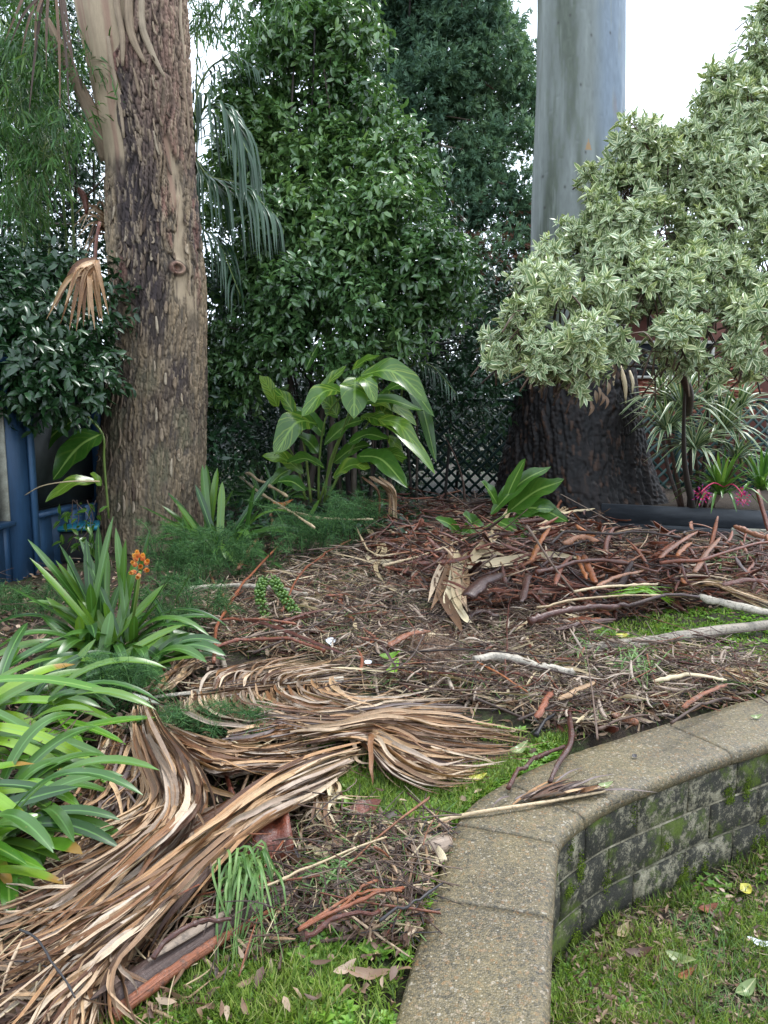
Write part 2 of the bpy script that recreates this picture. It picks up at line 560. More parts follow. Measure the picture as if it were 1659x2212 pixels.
MT['bromeliad'] = leafmat('bromeliad leaf', [(.045, .13, .02), (.09, .21, .03), (.17, .30, .05)], rough=.3, transl=.25, streak=.2)
MT['fern'] = leafmat('feathery fern', [(.02, .07, .022), (.05, .13, .038), (.11, .22, .065)], rough=.6, spec=.3, transl=.2)
MT['grass'] = leafmat('grass blade', [(.04, .075, .010), (.09, .155, .018), (.17, .26, .03), (.29, .37, .07), (.42, .40, .18)], rough=.5, spec=.35, transl=.3, noise=.35, nscale=3)
MT['grass_long'] = leafmat('long grass', [(.07, .15, .035), (.12, .23, .055), (.22, .33, .10)], rough=.45, transl=.3, streak=.2)
MT['weed'] = leafmat('weed leaf', [(.08, .19, .02), (.15, .30, .03), (.23, .40, .05)], rough=.45, transl=.3)
MT['lime'] = leafmat('lime green leaflet', [(.14, .30, .02), (.22, .40, .04)], rough=.35, transl=.3)
MT['frond_tan'] = leafmat('dry tan palm leaflet', [(.06, .028, .015), (.19, .10, .05), (.37, .225, .12), (.52, .355, .22), (.66, .51, .36)], dirt=.28, rough=.40, spec=.5, streak=.75, su=16, sv=.9, transl=.06, noise=.22, nscale=5, bump=.6)
MT['frond_brown'] = leafmat('dry brown palm leaflet', [(.045, .017, .008), (.13, .052, .021), (.27, .125, .05), (.42, .23, .105), (.58, .39, .22)], dirt=.28, rough=.36, spec=.55, streak=.75, su=16, sv=.9, transl=.06, noise=.25, nscale=5, bump=.6)
MT['frond_pale'] = leafmat('pinkish grey dry palm leaflet', [(.26, .18, .125), (.43, .32, .24), (.60, .49, .385)], rough=.36, spec=.5, streak=.6, su=14, sv=.9, dirt=.3, bump=.5)
MT['frond_grey'] = leafmat('grey dead leaflet', [(.10, .07, .065), (.17, .12, .10), (.27, .2, .16)], rough=.5, streak=.4, transl=.03)
MT['straw'] = leafmat('pale dry leaf', [(.34, .25, .14), (.50, .39, .23), (.62, .51, .33)], rough=.5, streak=.4, su=12, sv=.8, transl=.1, noise=.2, nscale=8, bump=.4)
MT['bark_red'] = leafmat('wet red brown bark', [(.03, .009, .006), (.085, .020, .011), (.155, .040, .019), (.25, .075, .032), (.30, .13, .065)], rough=.36, spec=.5, streak=.6, su=9, sv=1.5, transl=0, noise=.4, nscale=7, bump=1.0, dirt=.7)
MT['bark_orange'] = leafmat('orange inner bark', [(.24, .07, .02), (.38, .13, .04)], rough=.34, spec=.5, streak=.5, su=9, sv=1.5, transl=0, noise=.35, nscale=8, bump=.8, dirt=.6)
MT['bark_maroon'] = leafmat('dark maroon sheath', [(.028, .009, .007), (.065, .02, .013), (.12, .042, .026)], rough=.32, spec=.55, streak=.5, su=8, sv=1, transl=0, noise=.35, nscale=7, bump=.8, dirt=.6)
MT['bark_grey'] = leafmat('grey bark plank', [(.028, .016, .013), (.065, .038, .030), (.14, .085, .06)], rough=.5, streak=.6, su=14, sv=1.5, transl=0, noise=.4, nscale=10, bump=1.0)
MT['twig'] = leafmat('brown twig', [(.025, .013, .010), (.06, .03, .02), (.12, .068, .045), (.30, .23, .17)], rough=.55, streak=.4, transl=0, noise=.35, nscale=12, dirt=.6, bump=.6)
MT['twig_black'] = leafmat('blackish twig', [(.02, .017, .018), (.05, .04, .04)], rough=.5, streak=.3, transl=0, noise=.3, nscale=12)
MT['stalk'] = leafmat('pale dry stalk', [(.38, .27, .15), (.55, .42, .26)], rough=.5, streak=.4, su=7, sv=3, transl=0, noise=.3, nscale=9, dirt=.6)
MT['pale_wood'] = leafmat('pale smooth sheath', [(.22, .18, .135), (.39, .34, .27), (.54, .49, .405)], rough=.5, streak=.5, su=9, sv=1.2, transl=0, noise=.35, nscale=6, bump=.8, dirt=.8)
MT['leaf_litter'] = leafmat('dead leaf', [(.03, .015, .011), (.075, .036, .022), (.14, .075, .045), (.26, .165, .10), (.42, .31, .22)], rough=.55, streak=.3, transl=.08, noise=.3, nscale=16)
MT['fibre'] = leafmat('brown fibre', [(.08, .038, .02), (.16, .085, .05), (.30, .19, .12)], rough=.7, transl=0, noise=.2)
MT['stem_green'] = leafmat('green stem', [(.10, .16, .03), (.18, .24, .06)], rough=.4, transl=0)
MT['stem_dark'] = leafmat('dark stem', [(.018, .014, .012), (.05, .038, .03), (.09, .07, .05)], rough=.7, transl=0, noise=.4, nscale=8, bump=.5)
MT['orange'] = leafmat('orange petal', [(.80, .26, .10), (.88, .40, .20), (.9, .52, .32)], rough=.45, transl=.3, mid=((.85, .55, .12), .1))
MT['pink'] = leafmat('pink bract', [(.55, .02, .10), (.75, .05, .18)], rough=.4, transl=.2)
MT['violet'] = leafmat('violet bud', [(.14, .02, .22), (.3, .05, .35)], rough=.4, transl=.1)
MT['fruit'] = leafmat('green palm fruit', [(.035, .085, .012), (.07, .14, .02), (.11, .20, .03)], rough=.35, spec=.5, transl=0, tip=((.12, .16, .04), .93))
MT['white_bit'] = solidmat('torn white paper', [(.62, .64, .66), (.8, .82, .84)], rough=.6, noise=.1)

# ================================================================== THE SETTING
def soil_mat(name, greens=0.35, dark=1.0):
    k = NT(name)
    tc = k.n('TexCoord')
    n1 = k.noise(tc.outputs['Object'], 2.2, 5, .7)
    n2 = k.noise(tc.outputs['Object'], 26, 5, .7)
    n3 = k.noise(tc.outputs['Object'], 120, 3, .7)
    soil = k.ramp(k.math('ADD', k.math('MULTIPLY', n2, .7), k.math('MULTIPLY', n3, .3)), [(.3, (.018 * dark, .013 * dark, .010 * dark)), (.5, (.045 * dark, .032 * dark, .022 * dark)), (.72, (.13 * dark, .09 * dark, .06 * dark))])
    gr = k.ramp(n2, [(.3, (.014, .026, .007)), (.7, (.04, .075, .015))])
    f = k.ramp(k.math('ADD', n1, k.math('MULTIPLY_ADD', n2, .5, -.25)), [(.62 - greens * .5, 0.0), (.78 - greens * .5, .75)])
    col = k.mixc(f, soil, gr)
    return k.finish(col, .8, .25, k.bump(k.math('ADD', n2, n3), .9, .02))

MT['soil'] = soil_mat('leafy soil', .30)
MT['bed_soil'] = soil_mat('dark bed soil', 0.0)

# coping line, read off the photograph, as places on the upper ground
ZC = 0.035
def Z(x, y, z):
    d = ray(x, y); t = (H - z) / -d[2]
    return np.array([d[0] * t, d[1] * t, z])
outer_px = [(1187, 2212), (1191, 2080), (1194, 1982), (1201, 1890), (1207, 1822), (1220, 1797), (1244, 1776), (1279, 1752), (1329, 1722), (1429, 1682), (1579, 1627), (1659, 1602)]
O = np.array([Z(a, b, ZC) for a, b in outer_px])[:, :2]
O = np.vstack([O[0] + (O[0] - O[2]) / np.linalg.norm(O[0] - O[2]) * 1.3, O])
dl = nrm(O[-1] - O[-4])
O = np.vstack([O, O[-1] + dl * 1.0, O[-1] + dl * 2.4 + np.array([0, .1]), O[-1] + dl * 5 + np.array([0, .3])])
O = spline(np.c_[O, np.zeros(len(O))], 500)[:, :2]
seg = np.r_[0, np.cumsum(np.linalg.norm(np.diff(O, axis=0), axis=1))]
sN = np.linspace(0, seg[-1], 500)
O = np.stack([np.interp(sN, seg, O[:, 0]), np.interp(sN, seg, O[:, 1])], 1)
for _ in range(6):
    O[1:-1] = (O[:-2] + O[1:-1] * 2 + O[2:]) / 4
TO = nrm(np.gradient(O, axis=0))
NO = np.stack([-TO[:, 1], TO[:, 0]], 1)          # points to the upper ground
WLEN = seg[-1]
CW = 0.41

def at_s(s, off):
    s = np.atleast_1d(s)
    p = np.stack([np.interp(s, sN, O[:, 0]), np.interp(s, sN, O[:, 1])], 1)
    n = nrm(np.stack([np.interp(s, sN, NO[:, 0]), np.interp(s, sN, NO[:, 1])], 1))
    return p + n * off

def inner_off(s):
    return CW

def side(x, y):
    """signed distance to the coping's outer edge, positive on the upper ground"""
    x = np.asarray(x, float).ravel(); y = np.asarray(y, float).ravel()
    out = np.zeros(len(x))
    Oc = O[::4]; Nc = NO[::4]
    for a in range(0, len(x), 20000):
        d = np.stack([x[a:a + 20000], y[a:a + 20000]], 1)[:, None, :] - Oc[None]
        i = (d ** 2).sum(2).argmin(1)
        v = d[np.arange(len(i)), i]
        out[a:a + 20000] = (v * Nc[i]).sum(1)
    return out

# ---- upper ground
def axis(a, b, step, far):
    inner = np.arange(a, b + step / 2, step)
    o = []; s = step; x = b
    while x < far:
        s *= 1.35; x += s; o.append(x)
    p = []; s = step; x = a
    while x > -far:
        s *= 1.35; x -= s; p.append(x)
    return np.r_[p[::-1], inner, o]
gx = axis(-5, 7, .05, 300); gy = axis(.3, 14, .05, 400)
X, Y = np.meshgrid(gx, gy)
Zg = gz(X, Y) + (fbm(X * 6, Y * 6, 4, 3) - .5) * .03 * (np.abs(X) < 8) * (Y < 16)
sd = side(X, Y).reshape(X.shape)
near = (sd < .55)
Zg = np.where(near, np.minimum(Zg, 0.0), Zg)
Zg = np.where(sd < CW + .08, -0.03, Zg)
V = np.stack([X, Y, Zg], -1).reshape(-1, 3)
ny, nx = X.shape
i = np.arange(ny - 1)[:, None] * nx + np.arange(nx - 1)[None]
F = np.stack([i, i + 1, i + 1 + nx, i + nx], -1).reshape(-1, 4)
sc = sd.reshape(-1)[F].min(1)
F = F[sc > .20]
used = np.unique(F); remap = np.zeros(len(V), int); remap[used] = np.arange(len(used))
props(build('ground', (V[used], remap[F], V[used][:, :2], .5), MT['soil'], None, True), kind='structure')

# ---- lower lawn
ZL = -0.57
gx = axis(-.6, 6, .06, 260); gy = axis(.2, 7, .06, 260)
X, Y = np.meshgrid(gx, gy)
sd = side(X, Y).reshape(X.shape)
Zl = ZL + (fbm(X * 3, Y * 3, 4, 9) - .5) * .05 * (np.hypot(X, Y) < 12)
V = np.stack([X, Y, Zl], -1).reshape(-1, 3)
ny, nx = X.shape
i = np.arange(ny - 1)[:, None] * nx + np.arange(nx - 1)[None]
F = np.stack([i, i + 1, i + 1 + nx, i + nx], -1).reshape(-1, 4)
sc = sd.reshape(-1)[F]
F = F[(sc.max(1) < .35) | (sc.min(1) < .2)]
used = np.unique(F); remap = np.zeros(len(V), int); remap[used] = np.arange(len(used))
props(build('lower_lawn', (V[used], remap[F], V[used][:, :2], .5), MT['soil'], None, True), kind='structure')

def lawn_z(x, y):
    return ZL + (fbm(x * 3, y * 3, 4, 9) - .5) * .05

# ---- materials of the retaining wall
def aggregate():
    k = NT('exposed aggregate concrete with algae')
    tc = k.n('TexCoord'); o = tc.outputs['Object']
    vo = k.n('TexVoronoi'); vo.inputs['Scale'].default_value = 165; k.l(o, vo.inputs['Vector'])
    vo2 = k.n('TexVoronoi'); vo2.inputs['Scale'].default_value = 96; k.l(o, vo2.inputs['Vector'])
    sep = k.n('SeparateColor'); k.l(vo.outputs['Color'], sep.inputs[0])
    sep2 = k.n('SeparateColor'); k.l(vo2.outputs['Color'], sep2.inputs[0])
    stone = k.ramp(sep.outputs[0], [(0, (.03, .028, .025)), (.18, (.09, .078, .055)), (.4, (.185, .145, .08)), (.62, (.26, .195, .11)), (.8, (.14, .12, .085)), (.93, (.36, .27, .16)), (1, (.5, .45, .36))])
    stone2 = k.ramp(sep2.outputs[0], [(0, (.03, .03, .03)), (.3, (.12, .10, .07)), (.6, (.27, .21, .12)), (.85, (.27, .14, .06)), (1, (.48, .43, .35))])
    pick = k.ramp(sep2.outputs[1], [(.62, 0.0), (.64, 1.0)])
    col = k.mixc(pick, stone, stone2)
    edge = k.ramp(vo.outputs['Distance'], [(.25, 0.0), (.62, .55)])
    col = k.mixc(edge, col, (.075, .06, .038))
    n1 = k.noise(o, 1.8, 4, .55); n2 = k.noise(o, 11, 4, .7)
    sepo = k.n('SeparateXYZ'); k.l(o, sepo.inputs[0])
    gf = k.ramp(k.math('ADD', n1, k.math('MULTIPLY_ADD', n2, .5, -.25)), [(.36, .25), (.66, .70)])
    col = k.mixc(gf, col, k.mixc(.6, col, (.115, .09, .028)))
    dk = k.ramp(k.math('ADD', n1, k.math('MULTIPLY_ADD', n2, .8, -.4)), [(.34, .72), (.6, 1.0)])
    col = k.mixc(1.0, col, dk, 'MULTIPLY')
    rough = k.math('MULTIPLY_ADD', n2, .5, .28)
    return k.finish(col, rough, .45, k.bump(k.math('MULTIPLY', vo.outputs['Distance'], -1.0), .55, .004))

def blockface():
    k = NT('mossy stained concrete block')
    tc = k.n('TexCoord'); o = tc.outputs['Object']
    at = k.n('Attribute'); at.attribute_name = 'rnd'
    n0 = k.noise(o, 5.5, 5, .7); n1 = k.noise(o, 13, 7, .85); n2 = k.noise(o, 95, 5, .8)
    base = k.ramp(n2, [(.3, (.16, .135, .085)), (.52, (.36, .32, .22)), (.68, (.60, .55, .42))])
    f = k.math('ADD', k.math('MULTIPLY', n1, .9), k.math('ADD', k.math('MULTIPLY', n2, .45), k.math('MULTIPLY', at.outputs['Fac'], .06)))
    blk = k.ramp(f, [(.62, 0.0), (.70, .96)])
    col = k.mixc(blk, base, k.ramp(n2, [(.3, (.012, .012, .010)), (.7, (.05, .048, .04))]))
    grn = k.ramp(k.math('ADD', n0, k.math('MULTIPLY', n1, .4)), [(.73, 0.0), (.85, .85)])
    col = k.mixc(grn, col, k.ramp(n2, [(.3, (.05, .075, .012)), (.65, (.14, .19, .025))]))
    return k.finish(col, .75, .25, k.bump(k.math('ADD', n2, n1), .7, .008))

def mortar():
    k = NT('pale weathered mortar')
    tc = k.n('TexCoord'); o = tc.outputs['Object']
    n1 = k.noise(o, 14, 5, .7); n2 = k.noise(o, 80, 4, .7)
    col = k.ramp(k.math('ADD', k.math('MULTIPLY', n1, .7), k.math('MULTIPLY', n2, .3)), [(.36, (.035, .032, .022)), (.52, (.22, .2, .14)), (.68, (.42, .39, .3))])
    return k.finish(col, .8, .2, k.bump(n2, .5, .004))
MT['aggregate'] = aggregate(); MT['block'] = blockface(); MT['mortar'] = mortar()

wall = thing('retaining_wall', (float(O[120][0]), float(O[120][1]), ZL), 'curved retaining wall of mossy concrete blocks with an exposed aggregate coping on top', 'wall')

def sweep(ss, prof, caps=True, rnd=.5):
    """sweep a closed profile of (offset inwards, z) along the wall line"""
    m = len(prof); n = len(ss)
    V = np.zeros((n, m, 3))
    for j, (o_, z_) in enumerate(prof):
        V[:, j, :2] = at_s(ss, o_); V[:, j, 2] = z_
    i = (np.arange(n - 1) * m)[:, None]
    F = [np.vstack([i + [k, k + m, (k + 1) % m + m, (k + 1) % m] for k in range(m)])]
    if caps:
        # end caps as triangle fans
        e = n * m
        V = np.vstack([V.reshape(-1, 3), V[0].mean(0), V[-1].mean(0)])
        k = np.arange(m)
        F.append(np.vstack([np.stack([np.full(m, e), k, (k + 1) % m], 1), np.stack([np.full(m, e + 1), (n - 1) * m + (k + 1) % m, (n - 1) * m + k], 1)]))
    else: V = V.reshape(-1, 3)
    return V, F, V[:, :2], rnd

def near_s(px, py):
    p = Z(px, py, ZC)[:2]
    return float(sN[((O - p) ** 2).sum(1).argmin()])
cop_prof = [(.055, ZC - .075), (.012, ZC - .072), (0, ZC - .055), (-.002, ZC - .035), (.006, ZC - .015), (.022, ZC - .003), (.045, ZC), (.15, ZC + .001), (CW - .07, ZC), (CW - .015, ZC - .004), (CW, ZC - .016), (CW, ZC - .09)]
joints = [0.02, near_s(1187, 2212) - .35, near_s(1194, 1982), near_s(1207, 1822), near_s(1262, 1765), near_s(1579, 1627)]
s_ = joints[-1]
while s_ < WLEN - 1.2:
    s_ += 1.0; joints.append(s_)
joints.append(WLEN - .02)
for a, b in zip(joints[:-1], joints[1:]):
    n = max(4, int((b - a) / .02))
    ss = np.linspace(a + .0035, b - .0035, n)
    V, F, uv, r = sweep(ss, cop_prof, True, float(rng.random()))
    d = (fbm(V[:, 0] * 9, V[:, 1] * 9 + V[:, 2] * 20, 3, 4) - .5) * .006
    V[:, 2] += d
    build('coping_slab', (V, F, uv, r), MT['aggregate'], wall, True)
# mortar core
ss = np.linspace(.05, WLEN - .05, 300)
build('mortar_bed', sweep(ss, [(.045, ZC - .08), (.045, ZL - .15), (CW - .03, ZL - .15), (CW - .03, ZC - .08)]), MT['mortar'], wall, True)
# joint filler shows dark between the slabs
BL, BH = .352, .186
ztop = ZC - .082
for c in range(4):
    z1 = ztop - c * BH; z0 = z1 - BH + .012
    s = (c % 2) * BL / 2 + .06
    while s < WLEN - .1:
        e = min(s + BL - .013, WLEN - .05)
        n = 6
        ss = np.linspace(s, e, n)
        dz = .006 * (rng.random() - .5)
        o0 = .033 + .005 * rng.random()
        b = .008
        prof = [(.052, z0 + b * .3), (o0 + .004, z0 + b * .3), (o0, z0 + b), (o0 - .003, (z0 + z1) / 2), (o0, z1 - b), (o0 + .004, z1 - b * .3), (.052, z1 - b * .3)]
        V, F, uv, r = sweep(ss, prof, True, float(rng.random()))
        build('block', (V, F, uv, r), MT['block'], wall, False)
        s += BL
# moss cushions on the block faces
mp = []
for q in range(80):
    cs = rng.uniform(.9, 4.6); 
    cz = rng.choice([rng.uniform(ZL, ztop), ztop - BH * rng.integers(1, 4) + .004, ZL + .02])
    k = rng.integers(60, 420)
    ps = cs + rng.normal(0, .016, k); pz = cz + rng.normal(0, .022, k) * (1.6 if rng.random() < .5 else .6)
    xy = np.array([at_s(a, .028)[0] for a in ps])
    mp.append(np.c_[xy, pz])
mp = np.vstack(mp)
mp = mp[mp[:, 2] < ztop]
T8 = (np.array([[1, 0, 0], [0, 1, 0], [-1, 0, 0], [0, -1, 0], [0, 0, 1], [0, 0, -1]], float), np.array([[0, 1, 4], [1, 2, 4], [2, 3, 4], [3, 0, 4], [1, 0, 5], [2, 1, 5], [3, 2, 5], [0, 3, 5]]), np.full((6, 2), .5))
n = len(mp)
Vt = tile(T8, mp, np.tile(np.eye(3), (n, 1, 1)), rng.uniform(.0015, .0038, n), rng.random(n))
MT['moss'] = leafmat('bright wet moss', [(.04, .06, .010), (.085, .13, .016), (.20, .27, .03)], rough=.9, spec=.1, transl=.15)
props(build('moss', Vt, MT['moss'], wall, True), kind='stuff')

# ---- raised bed behind the sleeper edging
MT['sleeper'] = solidmat('black painted timber', [(.018, .021, .026), (.035, .04, .048), (.06, .066, .075)], rough=.45, sx=1, sy=1, sz=6, nscale=5, bump=.3)
MT['pale_block'] = solidmat('pale weathered concrete', [(.16, .15, .12), (.30, .29, .23), (.42, .4, .33)], rough=.8, nscale=12)
s0 = np.array([3.15, 10.55]); s1 = np.array([5.35, 9.7])
dd = nrm(s1 - s0); ang = math.atan2(dd[1], dd[0])
c0 = (s0 + s1) / 2
props(build('garden_bed', box((c0[0] + .9, c0[1] + 1.75, .02), 6.2, 3.3, .46, rz=ang), MT['bed_soil'], None, False), kind='structure')
slp = thing('timber_sleeper', (c0[0], c0[1], 0), 'long black timber sleeper edging the raised bed at the foot of the pale gum', 'sleeper')
build('upper_board', box((c0[0], c0[1], .205), np.linalg.norm(s1 - s0) + .3, .07, .245, rz=ang, bev=.004), MT['sleeper'], slp, False)
build('lower_board', box((c0[0], c0[1] - .004, .02), np.linalg.norm(s1 - s0) + .3, .07, .115, rz=ang, bev=.004), MT['sleeper'], slp, False)
c1 = G(1640, 1168)
V, F, uv, r = box((c1[0] + .25, c1[1], .07), 1.1, .14, .15, rz=ang, bev=.012)
solo('edging_block', (V, F, uv, r), MT['pale_block'], 'pale weathered concrete edging block lying in front of the black sleeper', 'edging block', smooth=False)

# ---- lattice fence
MT['lattice'] = solidmat('dark green painted lattice', [(.008, .026, .024), (.014, .042, .037), (.025, .06, .05)], rough=.5, noise=.25, nscale=6)
FY = 13.2
fence = thing('lattice_fence', (1.5, FY, 0), 'dark green diagonal lattice fence panels running behind both big trunks', 'fence')
def lattice(x0, x1, z0, z1, y):
    hgt = z1 - z0; sp = .205; k = 0
    for dirn, yo in ((1, 0.0), (-1, .014)):
        x = x0 - hgt + .07
        while x < x1:
            xa, za, xb, zb = x, z0, x + hgt, z1
            if xa < x0: za += x0 - xa; xa = x0
            if xb > x1: zb -= xb - x1; xb = x1
            if xb - xa > .05:
                if dirn < 0: za, zb = z1 + z0 - za, z1 + z0 - zb
                L = math.hypot(xb - xa, zb - za)
                v, f, uv, r = box((0, 0, 0), L, .011, .045, rnd=float(rng.random()))
                an = math.atan2(zb - za, xb - xa)
                c, s = math.cos(an), math.sin(an)
                v = v @ np.array([[c, 0, s], [0, 1, 0], [-s, 0, c]]) + np.array([(xa + xb) / 2, y + yo, (za + zb) / 2])
                build('slat', (v, f, uv, r), MT['lattice'], fence, False)
            x += sp
    for zc in (z0, z1):
        build('rail', box(((x0 + x1) / 2, y - .02, zc), x1 - x0, .03, .05), MT['lattice'], fence, False)
x = -4.6
while x < 8.2:
    lattice(x + .06, x + 2.34, .12 if x > -1 else .1, 1.76, FY)
    build('post', box((x, FY, .9), .09, .09, 1.84, bev=.006), MT['lattice'], fence, False)
    x += 2.4
build('post', box((x, FY, .9), .09, .09, 1.84, bev=.006), MT['lattice'], fence, False)

# ---- brick house beyond the fence
MT['brick'] = solidmat('red brick', [(.14, .04, .028), (.24, .07, .045), (.32, .11, .07)], rough=.8, noise=.25, nscale=3)
MT['render_wall'] = solidmat('dark red wall', [(.12, .045, .035), (.2, .08, .06)], rough=.8)
MT['cream'] = solidmat('cream painted trim', [(.5, .48, .42), (.68, .66, .6)], rough=.6, noise=.1)
k = NT('dark window glass'); MT['glass'] = k.finish((.02, .025, .03), .08, .7)
hx0, hx1, HY = 4.6, 10.2, 16.5
house = thing('brick_house', ((hx0 + hx1) / 2, HY, 0), 'red brick house with cream window sill half hidden behind the right lattice fence', 'house')
build('wall', box(((hx0 + hx1) / 2, HY + 1.55, 1.8), hx1 - hx0, 3.0, 3.7), MT['render_wall'], house, False)
bmeshes = [mkmesh('brick', *[q for q in box((0, 0, 0), .228, .06, .074, bev=.004)[:2]], uv=None, rnd=rr, mat=MT['brick']) for rr in (.1, .35, .6, .9)]
base = wl(house)
r_ = 0; z = 1.45
while z < 2.95:
    x = hx0 + (r_ % 2) * .12
    while x < hx1 - 2.4:
        if not (5.1 < x < 6.9 and z > 2.25):
            o = link('brick', bmeshes[int(rng.integers(4))], house)
            o.location = (x + .115 - base[0], HY - .02 - base[1], z - base[2])
        x += .24
    z += .086; r_ += 1
win = build('window', box((6.0, HY - .01, 2.62), 1.7, .05, .72), MT['glass'], house, False)
build('sill', box((6.0, HY - .08, 2.24), 1.85, .16, .06, bev=.01), MT['cream'], win, False)
build('frame', join([box((6.0, HY - .05, 2.96), 1.76, .06, .06), box((5.14, HY - .05, 2.6), .06, .06, .66), box((6.86, HY - .05, 2.6), .06, .06, .66), box((6.0, HY - .05, 2.6), .05, .05, .66)]), MT['cream'], win, False)
build('roof', box(((hx0 + hx1) / 2, HY + 1.3, 3.75), hx1 - hx0 + .6, 4, .12), MT['render_wall'], house, False)
tb = tube([(8.1, HY - .12, 0), (8.1, HY - .12, 3.6)], .05, 8)
build('downpipe', tb, MT['cream'], house, True)

# ---- blue shed on the left
MT['shed_blue'] = solidmat('weathered blue timber', [(.010, .032, .065), (.02, .058, .12), (.035, .09, .17)], rough=.5, noise=.2, nscale=2, sx=3, sy=3, sz=.7, bump=.2)
MT['shed_dark'] = solidmat('dark shed interior', [(.008, .009, .01), (.02, .022, .024)], rough=.8)
k = NT('grimy glass')
tc_ = k.n('TexCoord'); nz_ = k.noise(tc_.outputs['Object'], 2.5, 4)
MT['grime'] = k.finish(k.ramp(nz_, [(.4, (.006, .008, .008)), (.7, (.03, .038, .035))]), .4, .4)
A = np.array([-3.75, 6.3]); B = np.array([-3.28, 9.15])
sdv = nrm(B - A); sn = np.array([sdv[1], -sdv[0]])  # facing the garden
san = math.atan2(sdv[1], sdv[0])
def shed_pt(s, out=0.0): return A + sdv * s + sn * out
shed = thing('garden_shed', (*shed_pt(1.2, -1.2), 0), 'weathered blue timber shed with dark grimy window behind the clivias', 'shed')
def sbox(name, s0, s1, z0, z1, o0, o1, m, par=None, rnd=.5, bev=.004):
    c = shed_pt((s0 + s1) / 2, (o0 + o1) / 2)
    return build(name, box((c[0], c[1], (z0 + z1) / 2), s1 - s0, abs(o1 - o0), z1 - z0, rz=san, bev=bev, rnd=rnd), m, par or shed, False)
sbox('side_wall', -.9, 2.95, -.1, 2.05, -1.9, -.12, MT['shed_dark'])
sbox('roof', -1.0, 3.05, 2.06, 2.12, -2.0, .12, MT['shed_blue'])
sbox('post', 1.03, 1.37, -.05, 2.04, -.10, .045, MT['shed_blue'], rnd=.4)
sbox('post', 1.30, 1.385, -.05, 2.03, .047, .075, MT['shed_blue'], rnd=.9)
sbox('post', 2.7, 2.9, -.05, 2.04, -.1, .04, MT['shed_blue'], rnd=.2)
xx = 1.39
while xx < 2.69:
    sbox('board', xx, min(xx + .32, 2.69), -.05, .56, -.08, 0, MT['shed_blue'], rnd=float(rng.random())); xx += .325
xx = -.9
while xx < 1.0:
    sbox('board', xx, min(xx + .3, 1.02), -.05, .56, -.08, .0, MT['shed_blue'], rnd=float(rng.random())); xx += .305
sbox('head_board', -.9, 2.9, 1.8, 2.05, -.07, .02, MT['shed_blue'])
w = sbox('window', 1.39, 2.69, .62, 1.8, -.09, -.07, MT['grime'])
sbox('sill', 1.385, 2.1, .565, .61, -.04, .09, MT['shed_blue'], w)
w = sbox('window', .1, .985, .6, 1.8, -.09, -.07, MT['grime'])
sbox('frame', .985, 1.005, .58, 1.8, -.07, .03, MT['pale_block'], w)
sbox('sill', .05, 1.0, .545, .59, -.05, .09, MT['shed_blue'], w)

# folded blue tarp tub beside the shed
c = P(150, 1215, 8.3)
MT['tub_blue'] = solidmat('turquoise plastic', [(.01, .10, .15), (.02, .19, .27)], rough=.35, noise=.15)
t = thing('storage_tub', (c[0], c[1], 0), 'turquoise plastic tub against the foot of the blue shed', 'tub')
build('tub_body', box((c[0], c[1], .17), .6, .36, .34, rz=.3, bev=.03), MT['shed_dark'], t, False)
build('lid', box((c[0], c[1], .375), .66, .42, .06, rz=.3, bev=.02), MT['tub_blue'], t, False)

# ================================================================== THE TWO BIG TRUNKS
def trunk_mesh(prof, Y0, nth, nz_, seed):
    """prof: rows of (photo y, left x, right x) -> theta/z grid of surface points before relief"""
    prof = np.array(prof, float)
    ys = np.linspace(prof[0, 0], prof[-1, 0], nz_)
    def sm(c):
        f = np.interp(ys, prof[:, 0], prof[:, c])
        kk = max(3, nz_ // 30)
        pad = np.r_[np.full(kk, f[0]) + (f[0] - f[1]) * np.arange(kk, 0, -1), f, np.full(kk, f[-1]) + (f[-1] - f[-2]) * np.arange(1, kk + 1)]
        ker = np.hanning(2 * kk + 1); ker /= ker.sum()
        return np.convolve(pad, ker, 'same')[kk:-kk]
    xl, xr = sm(1), sm(2)
    zs = np.array([P(830, y, Y0)[2] for y in ys])
    XL = np.array([P(a, y, Y0)[0] for a, y in zip(xl, ys)])
    XR = np.array([P(a, y, Y0)[0] for a, y in zip(xr, ys)])
    cx = (XL + XR) / 2; rad = (XR - XL) / 2
    th = np.linspace(0, 2 * PI, nth, endpoint=False)
    return th, zs, cx, rad

def trunk_faces(nz_, nth):
    i = np.arange(nz_ - 1)[:, None] * nth; j = np.arange(nth)[None]
    j2 = (j + 1) % nth
    return np.stack([i + j, i + nth + j, i + nth + j2, i + j2], -1).reshape(-1, 4)

MT['bark_left'] = colmat('rough flaking bark', rough=.8, spec=.3, nscale=26, noise=.28, bump=.6, bdist=.012, sz=.3)
MT['bark_pale'] = colmat('smooth pale bark', rough=.6, spec=.35, nscale=14, noise=.10, bump=.12, bdist=.004, sz=.25)

# left eucalyptus
Y1 = 9.2
prof = [(-260, 120, 380), (-60, 150, 392), (60, 172, 398), (160, 193, 404), (260, 212, 406), (330, 226, 410), (400, 235, 414), (500, 240, 428), (600, 245, 437), (700, 244, 441), (800, 238, 442), (900, 226, 441), (1000, 218, 439), (1080, 214, 436), (1140, 212, 440), (1200, 205, 452), (1290, 190, 470)]
nth, nzz = 360, 700
th, zs, cx, rad = trunk_mesh(prof, Y1, nth, nzz, 1)
TH, ZZ = np.meshgrid(th, zs)
